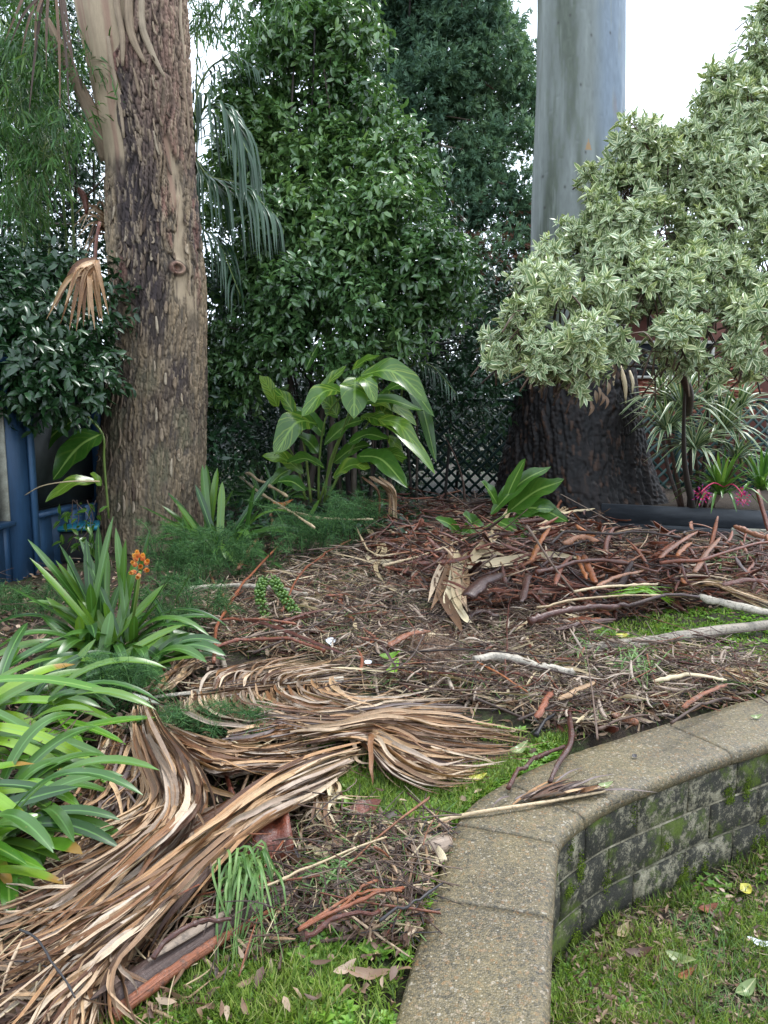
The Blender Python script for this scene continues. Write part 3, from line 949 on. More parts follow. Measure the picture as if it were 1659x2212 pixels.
# the face seen by the camera is theta = -90 deg; u runs left to right across it
phi = (TH + PI / 2 + PI) % (2 * PI) - PI          # 0 at the face, + to the right
u = np.sin(phi)                                    # -1..1 across the picture
arc = phi * rad[:, None]
yy = np.linspace(prof[0][0], prof[-1][0], nzz)[:, None] * np.ones((1, nth))
slant = arc - .10 * ZZ * (yy < 500)
wob = fbm(arc * 2.2, ZZ * 1.1, 3, 5) - .5
# plates: stretched cells, two sizes
e1, id1 = cells(slant * 19 + wob * 5, ZZ * 2.6 + wob * 2 + fbm(arc * 9, ZZ * 3, 2, 12) * 1.6, 11)
e2, id2 = cells(slant * 52 + wob * 6, ZZ * 11 + 3 + fbm(arc * 20, ZZ * 5, 2, 22) * 2, 23)
fib = fbm(slant * 70, ZZ * 3.0, 4, 31)
# smooth upper left, rough elsewhere
edge_l = -0.30 + .34 * (fbm(ZZ * 1.8, arc * .6, 3, 41) - .5) * 2
smooth_top = sstep(420, 350, yy + 90 * (fbm(arc * 7, ZZ * .8, 3, 44) - .5)) * sstep(.04, -.04, u - (edge_l + .12 + sstep(200, 0, yy) * .2))
smooth_right = sstep(.03, -.03, np.abs(u - (.62 + .14 * sstep(200, 650, yy) + .12 * (fbm(ZZ * 1.5, arc * 0 + 3, 3, 47) - .5))) - .09 + .5 * (fbm(arc * 11, ZZ * 1.5, 4, 48) - .5)) * sstep(180, 300, yy) * sstep(760, 640, yy)
smooth = np.maximum(smooth_top, smooth_right)
lump = (fbm(arc * 1.8, ZZ * .9, 3, 53) - .5)
rough_amt = (1 - smooth)
crack = sstep(.0, .16, e1); crack2 = sstep(0, .2, e2)
big, idb = cells(slant * 8 + wob * 2, ZZ * 1.8, 77)
lowr = sstep(560, 800, yy)
disp = lump * .05 + rough_amt * (.026 * crack * (.4 + id1) * (1 - .55 * lowr) + .012 * crack2 * (.4 + id2) + .024 * (fib - .5) + .012 * (idb - .5)) + smooth_right * .004
# knot on the right
kx, ky = 398, 592
dk = np.hypot((u - .62) * .52, (yy - ky) / 1671 * 8.9 * 1.0)
disp += .075 * np.exp(-(dk / .085) ** 2) - .085 * np.exp(-(dk / .03) ** 2) + .02 * np.exp(-((dk - .06) / .012) ** 2)
Rr = rad[:, None] * 1.0 + disp - .012
Vt = np.stack([cx[:, None] + np.cos(TH) * Rr, Y1 + np.sin(TH) * Rr * .95, ZZ], -1).reshape(-1, 3)
def C(*c): return np.array(c)[None, None, :]
tan = C(.30, .215, .13); grey = C(.125, .10, .078); dark = C(.012, .009, .008); purple = C(.042, .030, .034); cream = C(.42, .32, .215); pinkc = C(.27, .13, .10); olive = C(.17, .16, .095)
m = lambda a, b, f: a * (1 - f[..., None]) + b * f[..., None]
col = m(grey + 0 * ZZ[..., None], tan + 0 * ZZ[..., None], np.clip(id1 * .55 + id2 * .5 + (fib - .5) * 1.6 - .05, 0, 1))
purp = sstep(.45, .62, fbm(arc * 2.6, ZZ * .75, 3, 61) + .22 * np.exp(-((u + .15) / .38) ** 2) * sstep(180, 330, yy) * sstep(900, 620, yy)) * sstep(1050, 760, yy)
col = m(col, purple * (.7 + .8 * id2[..., None]), purp * .85)
col = m(col, pinkc + 0 * col, sstep(.62, .7, fbm(arc * 6, ZZ * 1.3, 3, 67)) * sstep(800, 500, yy) * .7)
col = m(col, olive + 0 * col, sstep(.5, .7, fbm(arc * 4, ZZ * 2, 3, 71)) * sstep(650, 900, yy) * .55)
upz = sstep(480, 200, yy) * sstep(-.1, .3, u)
col = m(col, C(.27, .175, .13) * (.7 + .5 * id2[..., None]), upz * .7)
col = m(col, cream * .9 + 0 * col, sstep(.74, .85, id2) * .55 * rough_amt)
col = m(col, dark + 0 * col, (1 - crack) * rough_amt * (.85 - .45 * lowr))
col = m(col, dark + 0 * col, (1 - crack2) * rough_amt * .5)
pinkstreak = sstep(.55, .72, fbm(arc * 9, ZZ * .7, 3, 83))
sm_col = m(cream * (.8 + .35 * fbm(arc * 5, ZZ * 1.2, 3, 81)[..., None]), pinkc + 0 * col, pinkstreak * .55)
col = m(col, sm_col, smooth)
rim = np.clip(1 - np.abs(smooth - .5) * 2, 0, 1)
col = m(col, dark + 0 * col, rim * .6)
kring = np.exp(-((dk - .06) / .02) ** 2)
col = m(col, pinkc * .9 + 0 * col, np.clip(np.exp(-(dk / .05) ** 2) + kring * .5, 0, 1) * .8)
col = m(col, dark + 0 * col, np.clip(np.exp(-((dk - .035) / .010) ** 2) + np.exp(-((dk - .085) / .012) ** 2), 0, 1) * .75)
# darker dirty foot
base1 = G(328, 1175)
euc = thing('peeling_gum_tree', (cx[-1], Y1, 0), 'big gum trunk with rough flaking brown bark standing behind the clivias', 'tree')
build('trunk', (Vt, trunk_faces(nzz, nth), np.stack([u.ravel() * .5 + .5, ZZ.ravel()], 1), .5, np.clip(col, .004, .9).reshape(-1, 3)), MT['bark_left'], euc, True)
# loose plates standing proud of the trunk
def surf(px, py, out=.02):
    i = int(np.clip((py - prof[0][0]) / (prof[-1][0] - prof[0][0]) * (nzz - 1), 0, nzz - 1))
    Xp = P(px, py, Y1)[0]
    uu = float(np.clip((Xp - cx[i]) / rad[i], -.98, .98))
    a = math.asin(uu) - PI / 2
    rr = rad[i] + out
    return np.array([cx[i] + math.cos(a) * rr, Y1 + math.sin(a) * rr * .95, zs[i]]), np.array([math.cos(a), math.sin(a), 0])
MT['flake'] = leafmat('loose bark plate', [(.09, .06, .045), (.19, .135, .09), (.30, .22, .15), (.40, .32, .23)], rough=.75, spec=.25, streak=.5, su=6, sv=3, transl=0, noise=.35, nscale=9, bump=.6)
for q in range(170):
    py = rng.uniform(40, 1160)
    i = int((py - prof[0][0]) / (prof[-1][0] - prof[0][0]) * (nzz - 1))
    pl, pr = np.interp(py, [p[0] for p in prof], [p[1] for p in prof]), np.interp(py, [p[0] for p in prof], [p[2] for p in prof])
    px = pl + (pr - pl) * rng.uniform(.04, .97)
    if py < 420 and px < pl + (pr - pl) * .38: continue
    if py < 480 and rng.random() < .55: continue
    L = rng.uniform(12, 42) * (1.6 if py < 500 else 1)
    lean = -.25 if py < 450 else rng.normal(0, .05)
    pts = []
    for t_ in np.linspace(0, 1, 4):
        p, n_ = surf(px + lean * L * (1 - t_) * .8, py - L / 2 + L * t_, .018 + .02 * (t_ - .4) ** 2 * 4)
        pts.append(p)
    w_ = rng.uniform(.02, .05)
    build('bark_flake', slabstrip(pts, w_ * np.array([.35, .9, 1, .5]), .007, up=n_, rnd=float(rng.random()), curl=.4, m=3), MT['flake'], euc, False)
# long folds of bark running up over the top of the trunk
for (pts, w0) in [([(318, -40), (312, 70), (318, 130), (340, 180)], .10), ([(338, -40), (335, 90), (350, 150), (372, 200)], .08), ([(292, -40), (290, 60), (300, 130), (300, 190)], .07), ([(392, -20), (393, 60), (398, 120), (408, 190)], .05), ([(405, 110), (400, 200), (408, 260), (412, 330)], .05), ([(272, 130), (280, 200), (292, 260), (300, 330)], .06)]:
    pp = np.array([surf(a, b, .035)[0] for a, b in pts])
    nn = surf(*pts[1])[1]
    build('bark_strip', slabstrip(spline(pp, 14), w0 * np.sin(np.linspace(.5, 2.9, 14)), .018, up=nn, rnd=float(rng.uniform(.4, .9)), curl=1.1, m=5), MT['flake'], euc, True)
# the shed limb leaning off the left side, fraying into strips
lp = [P(236, 345, 9.05), P(215, 290, 8.95), P(190, 225, 8.9), P(160, 165, 8.85), P(128, 95, 8.8), P(100, 40, 8.8)]
lm = build('peeled_slab', slabstrip(spline(lp, 24), np.linspace(.22, .06, 24), .03, up=(.3, -1, 0), rnd=.55, curl=1.2, m=7), MT['flake'], euc, True)
for q in range(14):
    a = P(rng.uniform(95, 225), rng.uniform(40, 260), 8.75)
    s = rng.uniform(.25, .5)
    k0 = rng.uniform(0, .6)
    st = spline(lp, 24)[int(k0 * 23)]
    en = st + np.array([-.75, 0, 1.25]) * s + rng.normal(0, .05, 3)
    build('bark_shred', ribbon(spline([st, (st + en) / 2 + rng.normal(0, .03, 3), en], 8), rng.uniform(.015, .04) * np.linspace(1, .3, 8), up=(.4, -1, .1), fold=.2, rnd=float(rng.random())), MT['flake'], euc, True)
for q in range(7):   # torn slivers on both outlines
    py = rng.uniform(100, 620)
    rt = rng.random() < .65
    pe = np.interp(py, [p[0] for p in prof], [p[2] if rt else p[1] for p in prof])
    p0, _ = surf(pe - (3 if rt else -3), py, .01)
    p1 = p0 + np.array([(.05 if rt else -.05), -.02, .22])
    build('bark_shred', ribbon(spline([p0, (p0 + p1) / 2, p1], 6), .04 * np.linspace(1, .15, 6), up=(.2, -1, 0), rnd=float(rng.random())), MT['flake'], euc, False)

# right pale gum with a black skirt of old bark
Y2 = 11.9
prof2 = [(-260, 1158, 1346), (0, 1156, 1348), (200, 1153, 1348), (330, 1149, 1347), (450, 1146, 1349), (650, 1143, 1352), (800, 1135, 1356), (860, 1124, 1362), (930, 1112, 1372), (1000, 1098, 1384), (1060, 1085, 1402), (1100, 1076, 1420), (1140, 1070, 1434)]
nth, nzz = 300, 560
th, zs2, cx2, rad2 = trunk_mesh(prof2, Y2, nth, nzz, 2)
TH, ZZ = np.meshgrid(th, zs2)
phi = (TH + PI / 2 + PI) % (2 * PI) - PI
u = np.sin(phi); arc = phi * rad2[:, None]
yy = np.linspace(prof2[0][0], prof2[-1][0], nzz)[:, None] * np.ones((1, nth))
wob = fbm(arc * 2, ZZ * 1, 3, 105) - .5
ragged = yy + 90 * (fbm(arc * 6, ZZ * .5, 3, 109) - .5)
rg = sstep(735, 760, ragged)
e1, id1 = cells(arc * 14 + wob * 3, ZZ * 1.8 + wob + fbm(arc * 7, ZZ * 2, 2, 112) * 1.5, 111)
e2, id2 = cells(arc * 34 + wob * 5, ZZ * 9, 123)
fib = fbm(arc * 40, ZZ * 4, 4, 131)
butt = .10 * np.cos(phi * 5 + .7) * sstep(860, 1110, yy)
crack = sstep(0, .22, e1); crack2 = sstep(0, .25, e2)
# vertical soft flutes on the smooth part, a fold right of centre
flute = .012 * np.cos(u * 5 + 1) - .010 * np.exp(-((u - .14) / .12) ** 2) + .05 * (fbm(arc * .9, ZZ * .45, 3, 161) - .5)
fold = .05 * np.exp(-((u - (.72 - .10 * sstep(200, 330, yy))) / .09) ** 2) * sstep(120, 300, yy) * sstep(420, 330, yy)
disp = rg * (.05 + .035 * crack * (.4 + id1) + .014 * crack2 + .03 * (fib - .5)) + (1 - rg) * (flute + fold + .008 * (fbm(arc * 3, ZZ * 1.5, 3, 141) - .5)) + butt
for q in range(26):      # small dimples
    du, dy = rng.uniform(-.9, .9), rng.uniform(20, 700)
    d = np.hypot((u - du) * .6, (yy - dy) / 140)
    disp -= .005 * np.exp(-(d / .02) ** 2) * (1 - rg)
Rr = rad2[:, None] + disp - .02
Vt = np.stack([cx2[:, None] + np.cos(TH) * Rr, Y2 + np.sin(TH) * Rr, ZZ], -1).reshape(-1, 3)
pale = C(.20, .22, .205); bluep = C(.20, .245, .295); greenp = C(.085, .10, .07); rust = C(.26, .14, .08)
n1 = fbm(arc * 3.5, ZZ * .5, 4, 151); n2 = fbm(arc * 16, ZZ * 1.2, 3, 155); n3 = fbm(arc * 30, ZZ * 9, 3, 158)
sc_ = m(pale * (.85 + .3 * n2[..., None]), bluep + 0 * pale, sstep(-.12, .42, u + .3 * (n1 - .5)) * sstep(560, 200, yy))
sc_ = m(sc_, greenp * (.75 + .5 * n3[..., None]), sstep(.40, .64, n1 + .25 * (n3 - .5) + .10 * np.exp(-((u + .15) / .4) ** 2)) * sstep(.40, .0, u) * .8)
sc_ = m(sc_, pale * 1.25 + 0 * sc_, sstep(.58, .78, n2) * .6)
sc_ = sc_ * (.82 + .36 * n3[..., None])
sc_ = m(sc_, rust + 0 * sc_, sstep(.09, .0, np.abs(u - .62)) * sstep(210, 280, yy) * sstep(360, 320, yy) * sstep(.4, .6, n2) * .8)
tri = (np.abs(u + .02) < .075 * np.clip((yy - 333) / 22, 0, 1)) & (yy > 333) & (yy < 355)
sc_ = m(sc_, C(.38, .20, .06) + 0 * sc_, tri.astype(float) * .7)
for q in range(20):
    du, dy = rng.uniform(-.95, .95), rng.uniform(10, 700)
    d = np.hypot((u - du) * .6, (yy - dy) / 260)
    sc_ = m(sc_, C(.05, .048, .042) + 0 * sc_, np.exp(-(d / .012) ** 2))
blk = C(.005, .0045, .005); brn = C(.02, .012, .010)
bc = m(blk + 0 * sc_, brn + 0 * sc_, np.clip(id1 * .4 + (fib - .35) * .9, 0, 1))
bc = m(bc, C(.07, .035, .02) + 0 * sc_, sstep(.86, .93, id2) * .8)
bc = m(bc, C(.004, .0035, .004) + 0 * sc_, (1 - crack) * .8)
col = m(sc_, bc, rg)
gum = thing('pale_gum_tree', (cx2[-1], Y2, 0), 'huge smooth pale gum trunk with a rough blackened bark skirt behind the sleeper', 'tree')
build('trunk', (Vt, trunk_faces(nzz, nth), np.stack([u.ravel(), ZZ.ravel()], 1), .5, np.clip(col, .003, .9).reshape(-1, 3)), MT['bark_pale'], gum, True)
for (x0, y0, x1, y1, w0) in [(1318, 770, 1322, 850, .11), (1340, 790, 1352, 870, .08), (1296, 845, 1300, 880, .09), (1308, 800, 1304, 880, .05), (1360, 800, 1366, 850, .05)]:
    a = P(x0, y0, Y2 - .72); b = P(x1, y1, Y2 - .78)
    build('bark_shred', slabstrip(spline([a, (a + b) / 2 + [.02, -.03, 0], b], 8), w0 * np.array([.5, .9, 1, 1, .9, .7, .4, .2]), .01, up=(0, -1, 0), rnd=float(rng.random()), curl=1.2), MT['straw'], gum, True)

# ================================================================== VEGETATION
UP = np.array([0, 0, 1.0])
CAM = np.array([0, 0, H])

def rdir(n):
    return nrm(rng.normal(size=(n, 3)))

def pix(Pn):
    d = Pn - CAM
    yv = d[:, 1] * CP - d[:, 2] * SP
    zv = d[:, 1] * SP + d[:, 2] * CP
    return 829.5 + FPX * d[:, 0] / np.maximum(yv, .01), 1106 - FPX * zv / np.maximum(yv, .01), yv

def mkframe(along, normal):
    a = nrm(along); s = nrm(np.cross(a, normal)); n = np.cross(s, a)
    return mats3(s, a, n)

def foliage(name, T, Pn, M, S, rn, mat, parent, singles=0, sname='leaf', seen=None):
    """leaves of one plant: the ones that show largest as objects of their own, the rest as one mesh"""
    n = len(Pn)
    keep = np.ones(n, bool)
    if singles:
        x, y, d = pix(Pn)
        ok = (x > 5) & (x < 1654) & (y > 5) & (y < 2200)
        score = np.where(ok, d / np.mean(np.atleast_2d(S.T), axis=0) * np.mean(S), 1e9) + rng.random(n) * .25
        # spread them over the picture, front layer of each little square
        key = (x // 16).astype(int) * 1000 + (y // 16).astype(int)
        order = np.argsort(score)
        _, first = np.unique(key[order], return_index=True)
        cand = order[first]; cand = cand[ok[cand]]
        cand = cand[np.argsort(score[cand])][:singles * 3]
        idx = rng.permutation(cand)[:singles]
        keep[idx] = False
        V, F, uv = T
        var = [mkmesh(sname, V, F, uv, r, None, mat, True) for r in (.05, .25, .45, .65, .85)]
        b = wl(parent)
        S3 = S if S.ndim == 2 else np.stack([S, S, S], 1)
        for i in idx:
            o = link(sname, var[int(min(4, rn[i] * 5))], parent)
            m = M[i] * S3[i][None, :]
            p = Pn[i] - b
            o.matrix_local = Matrix([[*m[0], p[0]], [*m[1], p[1]], [*m[2], p[2]], [0, 0, 0, 1]])
    if keep.any():
        o = build(name, tile(T, Pn[keep], M[keep], S[keep], rn[keep]), mat, parent, True)
        if singles: o['kind'] = 'stuff'
        return o

def blob_pts(blobs, n, shell=(.55, 1.05), front=.7):
    """points and outward directions on the skins of soft balls given as (photo x, y, distance, photo radius[, weight])"""
    c = np.array([P(b[0], b[1], b[2]) for b in blobs])
    r = np.array([b[3] * PS(b[2]) for b in blobs])
    w = r ** 2; w = w / w.sum()
    i = rng.choice(len(blobs), n * 2, p=w)
    d = rdir(n * 2)
    flip = (d[:, 1] > 0.15) & (rng.random(n * 2) < front)
    d[flip, 1] *= -1
    rad = r[i] * rng.uniform(shell[0], shell[1], n * 2) * (1 + .25 * (fbm(d[:, 0] * 3 + i * 7, d[:, 2] * 3 + d[:, 1] * 2, 3, 19) - .5) * 2)
    p = c[i] + d * rad[:, None] * np.array([1, 1, .9])
    dist = np.linalg.norm(p[:, None] - c[None], axis=2) / r[None]
    deep = (dist.min(1) < .55) & (rng.random(n * 2) < .8)
    p, d = p[~deep][:n], d[~deep][:n]
    return p, d

def sprays(p, out, k, slen, leaf, lean=.35, droop=.2, spread=1.1, up_bias=.7, jitter=.5):
    n = len(p)
    ax = nrm(out + UP * lean + rng.normal(0, .35, (n, 3)))
    A = np.repeat(ax, k, 0); O_ = np.repeat(out, k, 0)
    s = np.tile(np.linspace(0, 1, k), n) + rng.uniform(-.08, .08, n * k)
    base = np.repeat(p, k, 0) + A * (s * slen)[:, None]
    rad = rdir(n * k); rad = nrm(rad - A * (rad * A).sum(1)[:, None])
    al = nrm(A * .7 + rad * spread - UP * droop)
    no = nrm(UP * up_bias + O_ * .5 + rng.normal(0, jitter, (n * k, 3)))
    drift = (fbm(p[:, 0] * 1.1 + p[:, 1], p[:, 2] * 1.1, 3, 777) - .5) * 1.1
    rn = np.clip(np.repeat(rng.normal(.45, .17, n) + drift, k) + rng.normal(0, .15, n * k), 0, .999)
    return base, mkframe(al, no), leaf * rng.uniform(.65, 1.15, n * k), rn

def limb(parent, pts, r0, r1, n=7, seg_=14, mat='stem_dark', name='branch'):
    return build(name, tube(spline(pts, seg_), np.linspace(r0, r1, seg_), n, rnd=float(rng.random()), rough=.08), MT[mat], parent, True)

LF2 = leaf_t(.42, .10, .18, 2)
LF3 = leaf_t(.45, .12, .25, 3)
LFB = leaf_t(.11, .10, .35, 3)
LFW = leaf_t(.36, .08, .22, 4)

# ---- hedge and trees seen through the fence and the gaps
t = thing('neighbour_hedge', (0, 15.2, 0), 'dark broadleaf hedge growing beyond the lattice fence', 'hedge')
n = 9000
hp = np.c_[rng.uniform(-9, 4.6, n), rng.uniform(14.2, 15.8, n), rng.uniform(.1, 1, n) ** .8]
hp[:, 2] *= 2.1 + .5 * fbm(hp[:, 0] * .8, hp[:, 1] * 0, 3, 7)
hp[:, 1] -= 0
od = nrm(np.c_[rng.normal(0, .4, n), -np.ones(n), rng.uniform(0, 1, n)])
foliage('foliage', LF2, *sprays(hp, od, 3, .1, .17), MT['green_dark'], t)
for q in range(10):
    x = -8 + q * 1.35 + rng.uniform(-.3, .3)
    limb(t, [(x, 15.3, 0), (x + rng.uniform(-.2, .2), 15.3, 1.0), (x + rng.uniform(-.4, .4), 15.2, 2.0)], .035, .01)

# ---- dense conifer
blobs = []
for (x, y, r) in [(770, 20, 75), (850, 0, 80), (930, 20, 80), (1010, 10, 75), (1060, 90, 50), (800, 110, 80), (890, 110, 85), (980, 110, 85), (1060, 150, 75), (1110, 160, 36), (830, 220, 80), (930, 220, 85), (1020, 240, 80), (1095, 240, 60), (1130, 230, 30), (850, 320, 70), (960, 330, 80), (1050, 340, 75), (1115, 340, 50), (980, 430, 75), (1070, 440, 75), (1125, 440, 45), (1000, 530, 70), (1090, 550, 70), (1050, 620, 60), (1130, 640, 60), (1080, 700, 60), (1010, 700, 50), (1120, 760, 50), (1040, 790, 50), (800, -60, 90), (920, -80, 90), (1010, -70, 70), (1110, 330, 40)]:
    blobs.append((x, y, 17.0 + rng.uniform(-.9, .9), r))
con = thing('cypress_tree', P(960, 900, 17.4) * [1, 1, 0], 'tall dark feathery cypress standing behind the glossy tree beside the pale gum', 'tree')
p, d = blob_pts(blobs, 7600, (.5, 1.1))
cl = fbm(p[:, 0] * 2.2, p[:, 2] * 2.2 + p[:, 1], 3, 91)
p = p[cl > .40]; d = d[cl > .40]
tuft = []
V = []; F = []
for q in range(7):
    a = rng.uniform(0, 2 * PI); e = rng.uniform(.1, 1.1)
    dr = np.array([math.cos(a) * math.sin(e), math.cos(e), math.sin(a) * math.sin(e)])
    sdd = nrm(np.cross(dr, rng.normal(size=3))) * .10
    b0 = dr * rng.uniform(0, .2)
    k0 = len(V); V += [b0 - sdd * .4, b0 + dr * .55 - sdd, b0 + dr * rng.uniform(.8, 1.1), b0 + dr * .55 + sdd]
    F.append([k0, k0 + 1, k0 + 2, k0 + 3])
TF = (np.array(V), np.array(F), np.full((len(V), 2), .5))
k = 5
base, M, S, rn = sprays(p, d, k, .28, .16, lean=.45, spread=.8, up_bias=.3)
ysc = pix(base)[1]
deadp = (rng.random(len(base)) < sstep(380, 620, ysc) * .45)
foliage('foliage', TF, base[~deadp], M[~deadp], S[~deadp], rn[~deadp], MT['conifer'], con)
foliage('dead_foliage', TF, base[deadp], M[deadp], S[deadp] * .9, rn[deadp], MT['conifer_dead'], con)
limb(con, [P(930, 950, 17.6), P(935, 400, 17.6), P(940, 0, 17.5), P(950, -120, 17.5)], .22, .08, name='trunk', n=10)
for (a, b, c) in [((935, 420), (900, 300), (870, 150)), ((940, 300), (990, 120), (1000, -20)), ((935, 560), (1000, 480), (1100, 440)), ((935, 500), (880, 380), (800, 300)), ((940, 200), (890, 100), (885, -20)), ((935, 650), (1010, 590), (1120, 560)), ((940, 380), (1020, 300), (1110, 260)), ((937, 620), (980, 600), (1060, 640)), ((990, 640), (1030, 560), (1120, 520))]:
    limb(con, [P(*a, 17.4), P(*b, 16.7), P(*c, 16.2)], .07, .015)
for q in range(60):     # bare grey twiglets in the shaded lower half
    x, y = rng.uniform(820, 1130), rng.uniform(150, 700)
    Yq = rng.uniform(16.0, 17.2)
    a = P(x, y, Yq); b = a + rng.normal(0, 1, 3) * [.45, .2, .35]
    if q < 60: limb(con, [a, (a + b) / 2 + rng.normal(0, .06, 3), b], .018, .005, n=4, seg_=6, mat='twig', name='twig')

# ---- central glossy-leaved tree
blobs = [(640, 20, 11.8, 90), (600, -70, 11.8, 100), (700, -40, 11.8, 100), (575, 120, 11.6, 75), (690, 120, 11.5, 100), (625, 230, 11.4, 105), (765, 90, 11.8, 60), (520, 250, 11.4, 60), (745, 230, 11.3, 95),
         (680, 330, 11.0, 110), (560, 360, 11.3, 95), (490, 420, 11.5, 60), (790, 390, 10.7, 95), (860, 330, 10.9, 60), (915, 400, 10.8, 45), (850, 500, 10.4, 105), (925, 590, 10.3, 85), (740, 500, 10.6, 105),
         (640, 470, 10.9, 100), (560, 540, 11, 100), (700, 620, 10.4, 105), (820, 660, 10.2, 100), (905, 700, 10.4, 70), (970, 650, 10.4, 50), (600, 670, 10.6, 95), (500, 620, 11, 70), (520, 740, 10.8, 75),
         (640, 760, 10.4, 70), (745, 760, 10.2, 60), (850, 770, 10.6, 50), (960, 560, 10.5, 45), (470, 840, 10.6, 45), (560, 830, 10.5, 55)]
gl = thing('glossy_tree', P(690, 1000, 11.2) * [1, 1, 0] + [0, 0, .2], 'bushy tree with glossy green leaves standing between the two big gum trunks', 'tree')
inner = blobs
blobs = []
for (x, y, Yq, r) in inner:
    for q in range(4):
        a = rng.uniform(0, 2 * PI); rr_ = r * rng.uniform(.35, .72)
        blobs.append((x + math.cos(a) * rr_, y + math.sin(a) * rr_ * .8, Yq + rng.uniform(-.45, .3), r * rng.uniform(.34, .55)))
p, d = blob_pts(blobs, 6000, (.45, 1.1))
p2, d2 = blob_pts([(b[0], b[1], b[2] + .35, b[3]) for b in inner], 1500, (0, .7))
cl = fbm(p[:, 0] * 2.6, p[:, 2] * 2.6 + p[:, 1], 3, 191)
keepm = cl > .36
p, d = np.vstack([p[keepm], p2]), np.vstack([d[keepm], d2])
base, M, S, rn = sprays(p, d, 9, .27, .128, lean=.3, droop=.25)
foliage('foliage', LF3, base, M, S, rn, MT['green_gloss'], gl, singles=300)
root = P(690, 1030, 11.2); root[2] = .15
for q, (tx, ty) in enumerate([(640, 0), (700, 150), (580, 250), (800, 420), (880, 520), (600, 560), (720, 600), (540, 700), (680, 60), (820, 680), (930, 620)]):
    b = root + [rng.uniform(-.5, .5), rng.uniform(-.2, .2), 0]
    e = P(tx, ty, 11.0)
    mid_ = (b + e) / 2 + rng.normal(0, .12, 3) + [(.25 * (b[0] - e[0])), 0, .1]
    limb(gl, [b, mid_, e], rng.uniform(.03, .06), .012, name='stem')
for q in range(70):
    i = rng.integers(len(p)); a = p[i]; b = a + (root + [0, 0, (a[2] - .2) * .8] - a) * .35 + rng.normal(0, .08, 3)
    limb(gl, [a + d[i] * .15, (a + b) / 2 + rng.normal(0, .04, 3), b], .006, .014, n=4, seg_=6, name='twig')

# ---- dark understorey that closes the middle
us = thing('understorey_shrub', P(760, 1000, 12.2) * [1, 1, 0], 'dark shaded shrub filling the gap behind the striped ginger leaves', 'shrub')
blobs = [(x, y, 12.2 + rng.uniform(-.4, .5), 90) for x, y in [(520, 420), (600, 330), (690, 300), (780, 340), (860, 420), (900, 520), (640, 440), (760, 460), (470, 560), (450, 700), (520, 620), (600, 600), (700, 580), (800, 600), (900, 650), (990, 700), (470, 820), (560, 760), (660, 720), (760, 740), (860, 770), (950, 780), (520, 920), (620, 880), (720, 860), (820, 860), (440, 960), (560, 1000), (680, 980), (790, 950), (1030, 650), (1080, 740), (1010, 800), (1060, 830), (960, 860), (1000, 740)]]
p, d = blob_pts(blobs, 4000, (.2, 1.1))
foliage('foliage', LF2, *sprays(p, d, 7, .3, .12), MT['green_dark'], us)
for q in range(16):
    x = rng.uniform(450, 980)
    b = P(x, 1020, 12.0); b[2] = .1
    limb(us, [b, P(x + rng.uniform(-40, 40), 850, 11.8), P(x + rng.uniform(-70, 70), 650, 12)], .025, .01, name='stem')

# ---- far leafy tree at the left, with the sky in its gaps
lt = thing('airy_dark_tree', P(90, 900, 11.5) * [1, 1, 0], 'dark airy tree with sky showing through, left of the flaking gum trunk', 'tree')
blobs = [(x, y, 11.5 + rng.uniform(-1, 1), r) for x, y, r in [(20, 430, 70), (110, 440, 70), (190, 470, 60), (40, 540, 80), (130, 560, 80), (210, 590, 60), (30, 650, 80), (120, 680, 80), (200, 720, 70), (60, 780, 80), (160, 800, 80), (20, 330, 70), (100, 300, 60), (170, 350, 60), (230, 500, 50), (30, 200, 70), (110, 180, 70), (60, 60, 80), (150, 80, 60)]]
blobs += [(x, y, 12.4, 75) for x, y in [(20, 100), (100, 60), (150, 130), (60, 180), (140, 250), (40, 280), (190, 300), (100, 360), (20, 400), (160, 430), (60, 620), (150, 640), (210, 660), (100, 700), (30, 720)]]
p, d = blob_pts(blobs, 3400, (.2, 1.15))
cl = fbm(p[:, 0] * 2.6, p[:, 2] * 2.6, 3, 291)
p, d = p[cl > .40], d[cl > .40]
base, M, S, rn = sprays(p, d, 9, .3, .11)
foliage('foliage', LF2, base, M, S, rn, MT['green_dark'], lt, singles=120)
for q, (x0, tx, ty) in enumerate([(60, 20, 150), (110, 60, 100), (150, 170, 60), (90, 120, 300), (180, 200, 200), (200, 215, 420), (40, 5, 420), (130, 60, 480), (190, 150, 560)]):
    b = P(x0, 930, 11.5); b[2] = 0
    e = P(tx, ty, 11.3)
    limb(lt, [b, (b + e) / 2 + rng.normal(0, .2, 3), e], rng.uniform(.03, .07), .012)
for q in range(50):
    a = P(rng.uniform(0, 235), rng.uniform(380, 860), rng.uniform(10.5, 11.5)); b = a + rng.normal(0, 1, 3) * [.6, .2, .4]
    limb(lt, [a, (a + b) / 2 + rng.normal(0, .08, 3), b], .014, .005, n=4, seg_=6, mat='twig', name='twig')
# woody wall of growth low behind the shed and trunk
sh2 = thing('shaded_shrub', P(330, 1000, 11.2) * [1, 1, 0], 'deep shaded shrub behind the flaking gum trunk and the blue shed', 'shrub')
blobs = [(x, y, 10.8 + rng.uniform(-.3, .3), 70) for x, y in [(170, 850), (220, 920), (200, 1000), (460, 760), (470, 880), (450, 960), (250, 840), (440, 640)]]
p, d = blob_pts(blobs, 600, (.3, 1.1))
foliage('foliage', LF2, *sprays(p, d, 7, .3, .13), MT['green_dark'], sh2)

